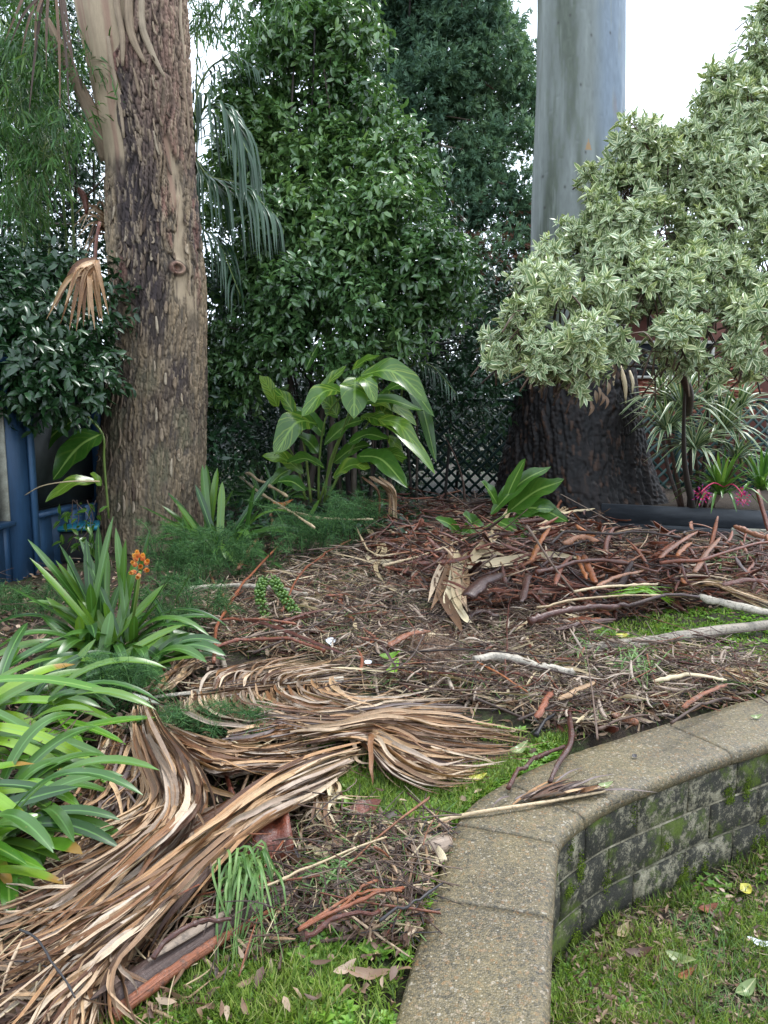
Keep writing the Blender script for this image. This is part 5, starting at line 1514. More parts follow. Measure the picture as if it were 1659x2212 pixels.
# flower heads
fl = thing('clivia_flower', P(302, 1225, 4.75), 'orange trumpet flower head of the clivia in front of the gum trunk', 'flower')
build('stalk', tube(spline([P(285, 1350, 5.0), P(295, 1290, 4.8), P(302, 1235, 4.75)], 8), .010, 6), MT['stem_green'], fl, True)
PT = leaf_t(.38, .12, -.35, 4)
for q, (x, y) in enumerate([(298, 1200), (308, 1207), (316, 1216), (292, 1220), (304, 1225), (315, 1232), (290, 1236), (300, 1243), (294, 1208)]):
    c = P(x, y, 4.7 + rng.uniform(-.03, .03)); axn = nrm(c - P(303, 1228, 4.8) + [0, -.03, .02])
    r1 = nrm(np.cross(axn, [0.2, .3, 1])); r2 = np.cross(axn, r1)
    az = np.arange(6) * PI / 3 + rng.random()
    rad = np.cos(az)[:, None] * r1 + np.sin(az)[:, None] * r2
    al = nrm(axn[None] * 1.1 + rad * .55); no = nrm(axn[None] * .5 - rad)
    build('flower', tile(PT, np.tile(c - axn * .03, (6, 1)), mkframe(al, no), np.full(6, .085), rng.random(6)), MT['orange'], fl, True)

# ---- dracaena
dr = thing('dracaena_plant', P(1500, 1030, 10.9) * [1, 1, 0] + [0, 0, .25], 'dracaena with cream edged strap leaves in front of the right hand lattice', 'plant')
for (x, y, Yq, L, nl) in [(1475, 880, 10.6, .80, 70), (1530, 860, 11.0, .7, 50), (1440, 930, 10.4, .62, 50), (1560, 930, 10.7, .7, 56), (1500, 970, 10.3, .62, 52), (1600, 880, 11.0, .6, 40), (1590, 990, 10.6, .5, 40), (1430, 860, 10.9, .6, 40)]:
    c = P(x, y, Yq)
    b = P(1500 + (x - 1500) * .4, 1060, 10.8); b[2] = .25
    limb(dr, [b, (b + c) / 2 + rng.normal(0, .06, 3), c], .03, .022, mat='twig', name='stem')
    for q in range(nl):
        a = rng.uniform(0, 2 * PI); e_ = rng.uniform(-.25, 1.15)
        dv = np.array([math.cos(a) * math.cos(e_), math.sin(a) * math.cos(e_), math.sin(e_)])
        ll = L * rng.uniform(.75, 1.1)
        tip = c + dv * ll - UP * .22 * ll * (1.3 - e_)
        path = spline([c + dv * .02, c + dv * ll * .5 + UP * .05 * ll, tip], 7)
        build('leaf', ribbon(path, .048 * np.array([.6, .9, 1, 1, .8, .5, .05]), up=UP + dv * -.3 + [0, -.2, 0], fold=.2, rnd=float(rng.random())), MT['dracaena'], dr, True)
# ---- bromeliads
for (x, y, Yq, L, nl, lab, fl_) in [(1555, 1070, 10.1, .68, 60, 'bromeliad rosette behind the sleeper carrying two pink and violet flower spikes', [(1517, 1068), (1601, 1074)]), (1645, 1060, 10.2, .62, 50, 'bromeliad rosette without flowers at the right end of the raised bed', [])]:
    c = P(x, y, Yq)
    br = thing('bromeliad_plant', c, lab, 'plant')
    for q in range(nl):
        a = rng.uniform(0, 2 * PI); e_ = rng.uniform(.1, 1.35)
        dv = np.array([math.cos(a) * math.cos(e_), math.sin(a) * math.cos(e_), math.sin(e_)])
        ll = L * rng.uniform(.6, 1.1)
        tip = c + dv * ll - UP * .30 * ll * (1.35 - e_)
        build('leaf', ribbon(spline([c, c + dv * ll * .55 + UP * .05 * ll, tip], 8), .042 * np.array([.8, .9, 1, 1, .9, .8, .5, .05]), up=UP - dv * .3, fold=.18, rnd=float(rng.random())), MT['bromeliad'], br, True)
    for (fx, fy) in fl_:
        f0 = P(fx, fy, Yq - .45)
        st = build('flower_spike', tube(spline([c + [0, -.1, .12], (c + f0) / 2 + [0, -.05, .16], f0 + [0, 0, .05], f0], 10), .008, 5), MT['pink'], br, True)
        nb = 46
        pp = f0 + rng.normal(0, 1, (nb, 3)) * [.034, .03, .04]
        dd_ = nrm(pp - f0)
        build('bract', tile(leaf_t(.4, .2, .1, 2), pp, mkframe(dd_, rdir(nb)), np.full(nb, .045), rng.random(nb)), MT['pink'], st, True)['kind'] = 'stuff'
        build('bud', tile(leaf_t(.4, .2, .1, 2), pp + dd_ * .02, mkframe(dd_, rdir(nb)), np.full(nb, .034), rng.random(nb)), MT['violet'], st, True)['kind'] = 'stuff'

# ---- asparagus fern, feathery
NT_ = (np.array([[-.5, 0, 0], [.5, 0, 0], [0, 1, .1]], float), np.array([[0, 1, 2]]), np.array([[.3, 0], [.7, 0], [.5, 1]], float))
def fern(name, label, px, py, wpx, hpx, n_st, dz=.0, dens=46):
    hpx *= 1.35; wpx *= 1.15; n_st = int(n_st * .85)
    g0 = G(px, py)
    t = thing(name, g0, label, 'fern')
    ps = PS(g0[1]); W = wpx * ps; Hh = hpx * ps
    pts = []; dirs = []
    stems = []
    for q in range(n_st):
        b = g0 + [rng.uniform(-.7, .7) * W, rng.uniform(-.4, .4) * W, -.02]
        b[2] = gz(b[0], b[1])
        a = rng.uniform(0, 2 * PI)
        L = rng.uniform(.4, 1) * W * .8
        e = b + [math.cos(a) * L, math.sin(a) * L * .6, rng.uniform(.15, 1.2) * Hh]
        m1 = b + (e - b) * .5 + UP * .35 * Hh
        path = spline([b, m1, e], 10)
        stems.append(tube(path, .004, 3, rnd=float(rng.random())))
        tt = rng.uniform(.15, 1, dens)
        i = (tt * 8.99).astype(int)
        pc_ = path[i] + (path[i + 1] - path[i]) * (tt * 8.99 - i)[:, None]
        off = rdir(dens) * [1, 1, .5]
        # small side fronds carry the needles
        for s_ in (.25, .5, .75, 1.0):
            pts.append(pc_ + off * (.14 * s_ * (1.2 - tt))[:, None]); dirs.append(nrm(off + rng.normal(0, .7, (dens, 3))))
    pts = np.vstack(pts); dirs = np.vstack(dirs); n = len(pts)
    M = mkframe(dirs, rdir(n))
    S = np.stack([np.full(n, .002) + ps * .33, rng.uniform(.03, .075, n), np.full(n, .01)], 1)
    build('stems', join(stems), MT['fern'], t, True)['kind'] = 'stuff'
    build('needles', tile(NT_, pts, M, S, rng.random(n)), MT['fern'], t, False)['kind'] = 'stuff'
for args in [
    ('asparagus_fern', 'feathery fern around the foot of the striped ginger', 700, 1090, 95, 75, 46),
    ('asparagus_fern', 'feathery fern spreading under the pale diagonal stalks', 590, 1090, 80, 90, 38),
    ('asparagus_fern', 'feathery fern bank left of the dry leaf heap', 680, 1200, 110, 90, 56),
    ('asparagus_fern', 'feathery fern behind the pale branch and green fruit', 500, 1250, 100, 80, 46),
    ('asparagus_fern', 'feathery fern beside the orange clivia flower', 390, 1270, 75, 95, 40),
    ('asparagus_fern', 'feathery fern filling the ground under the arching clivia leaves', 400, 1370, 90, 80, 40),
    ('asparagus_fern', 'feathery fern sprig in front of the flaking trunk', 285, 1150, 45, 60, 16),
    ('asparagus_fern', 'low feathery fern at the foot of the blue shed', 60, 1330, 90, 55, 26),
    ('asparagus_fern', 'feathery fern between the clivia clumps and dry fronds', 235, 1540, 90, 90, 36),
    ('asparagus_fern', 'feathery fern showing through the middle of the dry fronds', 450, 1580, 120, 45, 30)]:
    fern(*args)

for args in [
    ('asparagus_fern', 'feathery fern at the top of the slope beside the flaking trunk foot', 470, 1120, 80, 80, 30),
    ('asparagus_fern', 'feathery fern right of the striped ginger stems', 800, 1090, 70, 60, 34),
    ('asparagus_fern', 'feathery fern between ginger stems and lattice fence', 870, 1075, 50, 40, 20),
    ('asparagus_fern', 'tall feathery fern left of the ginger stems', 620, 1050, 70, 70, 34),
    ('asparagus_fern', 'low feathery fern edging the top of the dry heap', 770, 1150, 70, 60, 34)]:
    fern(*args)
clump('dark clivia tuft in the shade left of the ginger stems', 'clivia_plant', (590, 1100), [(540, 1010, .1), (570, 1000, .1), (620, 1010, .1), (650, 1050, 0), (530, 1060, -.1), (600, 990, .2)], w=.07, extra=16, ext_len=(.4, .8))
clump('dark clivia tuft in the shade right of the ginger stems', 'clivia_plant', (790, 1080), [(760, 1020, .1), (830, 1030, .1), (720, 1060, 0), (850, 1080, 0)], w=.065, extra=14, ext_len=(.35, .7))
gc = thing('ground_cover', G(640, 1080), 'low dark leafy creeper covering the shaded slope round the ginger', 'creeper')
q_ = np.c_[rng.uniform(430, 920, 1500), rng.uniform(1035, 1150, 1500)]
pc = np.array([G(a, b, rng.uniform(.01, .18)) for a, b in q_])
foliage('foliage', LF3, pc, mkframe(rng.normal(0, 1, (1500, 3)) * [1, 1, .4], np.tile([0, -.4, 1.0], (1500, 1)) + rng.normal(0, .4, (1500, 3))), rng.uniform(.06, .15, 1500), rng.random(1500), MT['green_dark'], gc, singles=150)

for (a, b, lab) in [((762, 780), (1010, 752), 'lower dark pipe running through the foliage above the lattice fence'), ((775, 766), (985, 738), 'upper dark pipe running through the foliage above the lattice fence')]:
    g = [P(a[0], a[1], 11.3), P((a[0] + b[0]) / 2, (a[1] + b[1]) / 2 + 2, 11.5), P(b[0], b[1], 11.9)]
    solo('pipe', tube(spline(g, 12), .02, 8, rnd=.8), MT['sleeper'], lab, 'pipe')
dl = thing('hanging_dead_leaves', P(1300, 860, 7.0), 'cluster of tan dead leaves hanging from the underside of the variegated shrub', 'leaves')
for (x, y) in [(1292, 850), (1300, 862), (1285, 858), (1312, 840), (1276, 884), (1272, 872), (1308, 870), (1325, 800)]:
    c = P(x, y, 7.0)
    build('leaf', ribbon(spline([c + [0, 0, .06], c + [.01, -.02, 0], c - [rng.uniform(-.02, .02), 0, .06]], 8), .035 * np.array([.2, .7, 1, 1, .9, .7, .4, .05]), up=(.3, -1, 0), twist=np.linspace(0, rng.normal(0, 1), 8), rnd=float(rng.uniform(.5, 1))), MT['leaf_litter'], dl, True)

# ================================================================== STORM DEBRIS ON THE GROUND
def GP(pts, dz=.02):
    return np.array([G(x, y, dz if np.ndim(dz) == 0 else dz[i]) for i, (x, y) in enumerate(pts)])

def lay(path, base=.012, arch=0.0):
    """let a path lie on the ground"""
    path = path.copy()
    n = len(path); t_ = np.linspace(0, 1, n)
    path[:, 2] = np.maximum(path[:, 2], gz(path[:, 0], path[:, 1]) + base) + arch * np.sin(PI * t_)
    return path

def stick(label, pts, rpx, mat, cat='stick', name='fallen_stick', kind='tube', dz=.03, ends=None, taper=.6, arch=0.0, curl=1.1, group=None, twist=0.0, wob=.012):
    g = GP(pts, dz)
    n = max(8, 6 * len(pts))
    path = lay(spline(g, n), .006, arch)
    r = rpx * PS(g[:, 1].mean())
    path[1:-1] += rng.normal(0, wob * .25, (n - 2, 3)) * [1, 1, .6]
    if kind == 'tube':
        n = max(n, 26); r *= .86
        tq = np.linspace(0, 1, n); nodes = np.sort(np.r_[0, rng.uniform(.05, .95, 5), 1])
        sp_ = spline(g, 101)[(nodes * 100).astype(int)]
        sp_[1:-1] += rng.normal(0, r * .9, sp_[1:-1].shape) * [1, 1, .5]
        path = np.stack([np.interp(tq, nodes, sp_[:, c_]) for c_ in range(3)], 1)
        path = lay(path, .006, arch)
        kn = 1 + .45 * (rng.random(n) < .12)
        S = tube(path, r * np.linspace(1, taper, n) * kn * rng.uniform(.88, 1.12, n), 8, rnd=float(rng.random()), rough=.14)
    else:
        q = np.linspace(0, 1, n)
        w = 2 * r * np.linspace(1, taper, n) * np.clip(.45 + 6 * q, 0, 1) * np.clip(.35 + 6 * (1 - q), 0, 1)
        w = w * (1 + .12 * np.sin(q * 17 + rng.uniform(0, 6)))
        S = slabstrip(path, w, max(.004, r * .16), up=(0, -.3, 1), twist=np.linspace(0, twist, n), rnd=float(rng.random()), curl=curl, m=6)
    return solo(name, S, MT[mat], label, cat, group)

# ---- the palm fronds
FR = {}
def sheaf(name, label, A_, B_, n, w, mat, lift=(.01, .10), jit=.03, s0=(0, .12), s1=(.75, 1.0), par=None, seg=16, rach=None, rr=.014, rmat='stalk', mats=None, tw=.5, cat='palm frond', fan=.05):
    A_ = np.array(A_, float); B_ = np.array(B_, float)
    m_ = 40
    SA, SB = spline(np.c_[A_, np.zeros(len(A_))], m_), spline(np.c_[B_, np.zeros(len(B_))], m_)
    t = par
    if t is None:
        t = thing(name, G(*((A_[0] + B_[0]) / 2)), label, cat)
    if rach is not None:
        g = GP(rach, .05)
        build('frond_stem', slabstrip(lay(spline(g, 20), .03), rr * 2 * np.linspace(1, .45, 20), rr * .5, up=(0, -.2, 1), rnd=.6, curl=.9, m=6), MT[rmat], t, True)
    n = int(n * 2.7)
    for q in range(n):
        f = float(np.clip((q + rng.normal(0, 1.2)) / max(1, n - 1), -.03, 1.03))
        a, b = rng.uniform(*s0), rng.uniform(*s1)
        ts = np.linspace(a, b, 9) * (m_ - 1)
        i = ts.astype(int).clip(0, m_ - 2); fr = (ts - i)[:, None]
        pa = SA[i] * (1 - fr) + SA[i + 1] * fr; pb = SB[i] * (1 - fr) + SB[i + 1] * fr
        px = pa * (1 - f) + pb * f
        hz_ = rng.uniform(*lift)
        prof = hz_ * np.array([.7, .85, 1, 1, .95, .85, .7, .5, .25])
        g = np.array([G(px[j, 0], px[j, 1], prof[j] + .008) for j in range(9)])
        dj = rng.normal(0, jit, 2)
        tt = np.linspace(0, 1, 9)
        g[:, 0] += dj[0] * tt ** 1.5 + fan * rng.normal() * tt ** 3
        g[:, 1] += dj[1] * tt ** 1.5 + fan * rng.normal() * tt ** 3
        g += rng.normal(0, .0035, g.shape)
        if rng.random() < .16:      # a leaflet that strays and kinks
            kk_ = int(rng.integers(3, 7)); dv = rng.normal(0, .09, 2)
            g[kk_:, 0] += dv[0] * np.arange(1, 10 - kk_) / 3; g[kk_:, 1] += dv[1] * np.arange(1, 10 - kk_) / 3
            g[:, 2] += .03
        path = lay(spline(g, seg), .006)
        e = np.linspace(0, 1, seg)
        ww = w * .50 * (rng.uniform(.45, 1.1) if rng.random() < .75 else rng.uniform(1.1, 1.45)) * np.clip(.5 + e * 3, 0, 1) * np.clip((1 - e) * 1.9, 0, 1) ** .6 * (1 + .12 * np.sin(e * rng.uniform(8, 20) + rng.uniform(0, 6)))
        ww = np.maximum(ww, .0015)
        tw_ = rng.normal(0, tw) + rng.normal(0, tw) * np.sin(e * PI * rng.uniform(.6, 1.6) + rng.uniform(0, 3))
        mt = mat if mats is None else mats[int(rng.integers(len(mats)))]
        Sr = ribbon(path, ww, up=(0, -.35, 1), fold=rng.uniform(.15, .6), twist=tw_, rnd=float(rng.random()))
        rec = FR.setdefault(t.name, [t, 0, {}]); rec[1] += 1
        if rec[1] % 3 == 0 and rec[1] < 880 or n < 60: build('leaflet', Sr, MT[mt], t, True)
        else: rec[2].setdefault(mt, []).append(Sr)
    return t

TB = ['frond_tan', 'frond_tan', 'frond_brown', 'frond_brown', 'frond_pale']
TT = ['frond_tan', 'frond_pale', 'frond_tan', 'frond_pale', 'frond_brown']
f1 = sheaf('palm_frond', 'pale dry palm frond whose white midrib lies across curled leaflets', [(385, 1500), (402, 1545), (500, 1572), (640, 1575)], [(720, 1470), (732, 1492), (790, 1508), (880, 1510)], 62, .036, 'frond_tan', lift=(.02, .11), rach=[(742, 1464), (640, 1474), (520, 1486), (400, 1497), (300, 1510)], rr=.024, rmat='pale_wood', mats=TT, jit=.02)
sheaf('', '', [(430, 1495), (445, 1458), (520, 1436), (668, 1412)], [(660, 1474), (672, 1462), (720, 1452), (780, 1450)], 34, .032, 'frond_tan', par=f1, mats=TT, lift=(.03, .12), jit=.015)
sheaf('', '', [(400, 1478), (520, 1466), (640, 1440), (740, 1425)], [(420, 1520), (560, 1500), (700, 1490), (850, 1478)], 40, .03, 'frond_tan', par=f1, mats=TT + ['frond_grey'], lift=(.01, .06))
sheaf('', '', [(330, 1500), (400, 1462), (430, 1430), (455, 1428)], [(300, 1520), (330, 1480), (375, 1432), (425, 1400)], 16, .04, 'frond_brown', par=f1, mats=TB, lift=(.03, .1), s1=(.6, 1))

f2 = sheaf('palm_frond', 'brown dry palm frond hooking down left from the end of the pale midrib', [(318, 1505), (362, 1588), (418, 1650), (436, 1720), (405, 1790), (300, 1885), (170, 1985), (30, 2080)], [(290, 1530), (285, 1600), (312, 1690), (325, 1740), (270, 1810), (160, 1880), (60, 1925), (-20, 1950)], 105, .040, 'frond_brown', mats=TB, lift=(.02, .16), jit=.035, s0=(0, .22), s1=(.62, 1.0), seg=20)
sheaf('', '', [(330, 1560), (400, 1620), (432, 1700), (420, 1760), (330, 1850), (200, 1950), (60, 2060)], [(300, 1560), (330, 1640), (360, 1710), (345, 1780), (260, 1860), (140, 1960), (20, 2050)], 60, .038, 'frond_tan', mats=TB, par=f2, lift=(.08, .2), s0=(.05, .5), s1=(.6, 1))
sheaf('', '', [(200, 1850), (150, 1880), (80, 1910), (-10, 1935)], [(230, 1900), (160, 1950), (80, 1990), (-20, 2010)], 30, .036, 'frond_brown', mats=TB, par=f2, lift=(.02, .1))

f3 = sheaf('palm_frond', 'largest brown dry palm frond sweeping from the middle down to the bottom left corner', [(785, 1612), (690, 1640), (590, 1690), (470, 1790), (330, 1905), (160, 2010), (-20, 2095)], [(725, 1690), (640, 1745), (545, 1790), (475, 1845), (400, 1925), (320, 2010), (250, 2090)], 125, .042, 'frond_brown', mats=TB, lift=(.04, .2), jit=.04, s0=(0, .22), s1=(.6, 1.0), seg=20, rach=[(800, 1606), (760, 1640), (715, 1690)], rr=.02)
sheaf('', '', [(420, 1850), (300, 1940), (140, 2030), (-10, 2130)], [(440, 1880), (340, 1980), (215, 2100), (150, 2240)], 75, .038, 'frond_brown', mats=TB, par=f3, lift=(.02, .16), jit=.07, fan=.10)
sheaf('', '', [(330, 1960), (250, 2030), (110, 2120), (20, 2230)], [(290, 2000), (235, 2080), (200, 2170), (190, 2260)], 46, .034, 'frond_brown', mats=TB, par=f3, lift=(.02, .12), jit=.06, fan=.08)
sheaf('', '', [(250, 2080), (180, 2120), (90, 2160), (10, 2175)], [(240, 2110), (200, 2180), (120, 2220), (20, 2260)], 22, .03, 'frond_brown', mats=TB, par=f3, lift=(.01, .06), jit=.05)

f4 = sheaf('palm_frond', 'dry palm frond fanning right with its tips on the mossy grass', [(560, 1560), (700, 1572), (850, 1545), (980, 1556), (1150, 1580)], [(600, 1640), (715, 1602), (800, 1606), (900, 1655), (1090, 1650)], 95, .036, 'frond_tan', mats=TB, lift=(.02, .13), jit=.035, s0=(.1, .5), s1=(.7, 1), seg=18)
sheaf('', '', [(770, 1600), (795, 1615), (830, 1660), (905, 1695), (960, 1690)], [(800, 1580), (850, 1600), (930, 1640), (1010, 1660), (1120, 1640)], 34, .036, 'frond_tan', mats=TB, par=f4, lift=(.03, .12))
sheaf('', '', [(640, 1545), (760, 1530), (880, 1512), (980, 1508)], [(680, 1560), (800, 1560), (900, 1548), (1060, 1550)], 34, .028, 'frond_brown', mats=TB + ['frond_grey'], par=f4, lift=(.005, .05))
f5 = sheaf('palm_frond', 'thin layer of dry leaflets running right between the two brown fronds', [(340, 1550), (440, 1596), (560, 1620), (700, 1600)], [(380, 1620), (470, 1670), (560, 1660), (680, 1640)], 52, .034, 'frond_tan', mats=TT + ['frond_brown'], lift=(.02, .14), jit=.04, s0=(0, .3))
sheaf('', '', [(520, 1560), (600, 1540), (680, 1560), (760, 1600)], [(480, 1610), (560, 1600), (640, 1580), (760, 1540)], 30, .03, 'frond_grey', mats=['frond_grey', 'frond_tan', 'frond_brown'], par=f5, lift=(.01, .08), jit=.06)
sheaf('', '', [(245, 1560), (200, 1640), (190, 1720), (150, 1800)], [(330, 1600), (300, 1700), (260, 1760), (200, 1850)], 44, .03, 'frond_brown', mats=['frond_brown', 'frond_grey', 'frond_tan'], par=f5, lift=(.005, .06), jit=.07, fan=.12)
f6 = sheaf('palm_frond', 'small pale curled end of a palm frond above the shaggy log', [(660, 1700), (670, 1735), (668, 1765), (690, 1790)], [(720, 1690), (728, 1720), (712, 1750), (722, 1778)], 16, .03, 'straw', mats=['straw', 'frond_tan'], lift=(.03, .1), s0=(0, .1), s1=(.8, 1))
# pale leaves cascading in the middle of the heap
f7 = thing('palm_frond', G(975, 1210), 'pale pleated palm leaf cascading down the centre of the heap', 'palm frond')
def drop(par, pts, w, mat='straw', tw=.5, n=16, zz=.06, shape=None):
    g = GP(pts, zz)
    e = np.linspace(0, 1, n)
    ww = w * PS(g[:, 1].mean()) * 1.0 * (np.clip(.4 + 3 * e, 0, 1) * np.clip((1 - e) * 2.2 + .06, 0, 1))
    return build('leaflet', ribbon(spline(g, n), ww, up=(0, -1, .6), fold=.25, twist=np.linspace(-tw, tw, n) * rng.choice([-1, 1]), rnd=float(rng.random())), MT[mat], par, True)
for pts, w in [([(975, 1180), (968, 1230), (950, 1280), (930, 1320)], 20), ([(985, 1190), (990, 1240), (985, 1290), (1005, 1335)], 24), ([(980, 1200), (975, 1260), (965, 1300), (975, 1325)], 18), ([(990, 1195), (1005, 1240), (1003, 1280), (990, 1320)], 16), ([(965, 1200), (945, 1240), (935, 1270), (925, 1300)], 14), ([(978, 1215), (990, 1270), (1000, 1300), (1010, 1322)], 18),
               ([(995, 1228), (1040, 1222), (1130, 1208), (1195, 1198), (1262, 1207)], 22), ([(1002, 1222), (1045, 1180), (1085, 1130), (1130, 1045)], 18), ([(990, 1215), (1020, 1200), (1060, 1195), (1090, 1200)], 20), ([(960, 1150), (970, 1180), (980, 1200), (985, 1230)], 14), ([(800, 1150), (830, 1185), (812, 1225), (832, 1262)], 13), ([(775, 1110), (800, 1150), (820, 1180), (800, 1215)], 12), ([(790, 1200), (810, 1215), (845, 1212), (870, 1200)], 12), ([(940, 1240), (955, 1290), (985, 1340), (1000, 1370)], 22), ([(960, 1260), (1000, 1330), (1020, 1345)], 16)]:
    drop(f7, pts, w, rng.choice(['straw', 'frond_tan', 'straw']), tw=rng.uniform(.1, .7), zz=(.10 if pts[0][0] < 900 else .19))
# right hand pale frond and its sheath
f8 = sheaf('palm_frond', 'orange dry palm leaflets at the right edge above the pale sheath', [(1400, 1262), (1480, 1245), (1570, 1248), (1680, 1256)], [(1470, 1282), (1540, 1266), (1600, 1290), (1690, 1330)], 44, .034, 'frond_brown', mats=['straw', 'frond_tan', 'frond_brown'], lift=(.05, .2), jit=.04)
sheaf('', '', [(1500, 1455), (1560, 1460), (1610, 1475), (1680, 1500)], [(1600, 1450), (1630, 1455), (1650, 1470), (1690, 1480)], 14, .03, 'straw', mats=['straw', 'frond_brown'], lift=(.02, .1), par=f8)
stick('hollow pale palm sheath with a charred open end at the right edge', [(1512, 1284), (1560, 1296), (1680, 1322)], 17, 'pale_wood', 'palm sheath', 'palm_sheath', 'strip', dz=.22, curl=1.5, taper=.9)
sheaf('palm_frond', 'small bright green palm leaf lying on the red bark', [(1290, 1295), (1350, 1284), (1400, 1276), (1450, 1282)], [(1330, 1286), (1390, 1272), (1430, 1290), (1470, 1315)], 9, .028, 'lime', lift=(.2, .3), s0=(0, .2), s1=(.8, 1), tw=.2, jit=.03)
for t_, c_, ex in FR.values():
    for mt, ls in ex.items():
        build('small_leaflets', join(ls), MT[mt], t_, True)['kind'] = 'stuff'
# frond lying over the coping
def coping_z(pts, z): return np.array([Z(x, y, z) for x, y in pts])
f9 = thing('palm_frond', Z(1100, 1740, ZC), 'long pale frond stem with dark grey leaflets lying across the coping', 'palm frond')
build('frond_stem', tube(spline(np.vstack([GP([(905, 1785), (960, 1770)], .04), coping_z([(1050, 1752), (1180, 1732), (1312, 1708)], ZC + .02)]), 24), np.linspace(.010, .006, 24), 7, rnd=.6, rough=.05), MT['stalk'], f9, True)
for q in range(34):
    f = q / 33
    a = np.array([1112 + 150 * f + rng.normal(0, 4), 1731 - 22 * f + rng.normal(0, 3)])
    L = (115 - 40 * f) * rng.uniform(.6, 1.1)
    an = R(rng.normal(27, 7) - 12 * f)
    m1 = a + np.array([math.cos(an), -math.sin(an)]) * L * .5
    b = m1 + np.array([math.cos(an - .12), -math.sin(an - .12)]) * L * .5
    g = np.array([Z(*a, ZC + .015), Z(*m1, ZC + rng.uniform(.02, .05)), Z(*b, ZC + .012)])
    build('leaflet', ribbon(spline(g, 9), .020 * rng.uniform(.5, 1.1) * np.array([.5, .9, 1, 1, 1, .8, .6, .4, .08]), up=(0, -.3, 1), fold=.35, twist=np.full(9, rng.normal(0, .8)), rnd=float(rng.random())), MT[rng.choice(['frond_grey', 'frond_grey', 'bark_grey', 'frond_brown'])], f9, True)
for (x0, y0, x1, y1) in [(1270, 1710, 1420, 1712), (1100, 1720, 1060, 1745), (1240, 1700, 1330, 1672), (1200, 1690, 1260, 1658)]:
    g = np.array([Z(x0, y0, ZC + .015), Z((x0 + x1) / 2, (y0 + y1) / 2 - 6, ZC + .03), Z(x1, y1, ZC + .01)])
    build('leaflet', ribbon(spline(g, 9), .010 * np.array([.5, .9, 1, 1, 1, .8, .6, .4, .1]), up=(0, -.3, 1), rnd=.1), MT['frond_grey'], f9, True)

# ---- pale wood
stick('broad pale palm sheath lying on the mossy grass at the right', [(1262, 1394), (1400, 1378), (1530, 1358), (1690, 1340)], 20, 'pale_wood', 'palm sheath', 'palm_sheath', 'strip', dz=.09, curl=1.3, taper=1.05)
stick('whitish smooth log half buried in the litter right of the fibre tangle', [(1025, 1428), (1100, 1436), (1170, 1442), (1240, 1448)], 13, 'pale_wood', 'log', 'fallen_log', dz=.14, taper=.7)
stick('pale thin branch lying behind the green palm fruit', [(400, 1274), (530, 1268), (600, 1272), (662, 1284)], 7, 'pale_wood', 'branch', 'fallen_branch', dz=.12, taper=.8)
stick('thin pale straight stick at the right edge below the pale sheath', [(1530, 1440), (1680, 1444)], 3, 'stalk', dz=.04)
stick('short pale stub of branch between the clivia and the pale midrib', [(462, 1412), (480, 1440), (492, 1462)], 8, 'pale_wood', 'branch', 'fallen_branch', dz=.05)
stick('upper pale bamboo-like stalk slanting in front of the ginger', [(532, 1022), (575, 1046), (620, 1072)], 4, 'stalk', 'stalk', 'dry_stalk', dz=.6)
stick('longest pale stalk slanting down from beside the trunk', [(460, 982), (540, 1048), (615, 1098), (680, 1140)], 3.2, 'stalk', 'stalk', 'dry_stalk', dz=.45)
stick('pale reddish stalk lying level below the ginger', [(600, 1098), (700, 1118), (806, 1122)], 3.5, 'stalk', 'stalk', 'dry_stalk', dz=.3)
stick('long yellowish stalk pointing from the pale leaf towards the fern', [(828, 1222), (950, 1186), (1010, 1160)], 3, 'stalk', 'stalk', 'dry_stalk', dz=.2)
stick('yellow bent stalk beside the torn pale leaf', [(770, 1140), (800, 1195), (860, 1200), (905, 1185)], 2.6, 'stalk', 'stalk', 'dry_stalk', dz=.2)
stick('pale dead leaf sheath ending in frayed strips at the foot of the pale gum', [(1180, 1118), (1230, 1104), (1285, 1098)], 7, 'straw', 'palm sheath', 'palm_sheath', 'strip', dz=.25)
for k_, (a, b) in enumerate([((1165, 1135), (1285, 1072)), ((1190, 1120), (1280, 1050)), ((1200, 1110), (1250, 1040)), ((1150, 1150), (1240, 1130))]):
    stick(['pale stalk leaning up against the black bark skirt, lowest of the four', 'pale stalk leaning up right towards the bark skirt', 'steepest pale stalk leaning on the bark skirt', 'pale stalk lying lowest under the leaning ones at the black skirt'][k_], [a, ((a[0] + b[0]) / 2, (a[1] + b[1]) / 2 - 2), b], 3.5, 'stalk', 'stalk', 'dry_stalk', dz=.22)
stick('mossy forked branch standing out of the dark left of the ginger', [(465, 892), (495, 925), (530, 952), (560, 968), (598, 993)], 5, 'twig', 'branch', 'broken_branch', dz=.5)
stick('short upright fork of pale twig rising from the mossy branch', [(529, 952), (527, 915), (532, 866)], 4, 'twig', 'branch', 'broken_branch', dz=.6, arch=0)

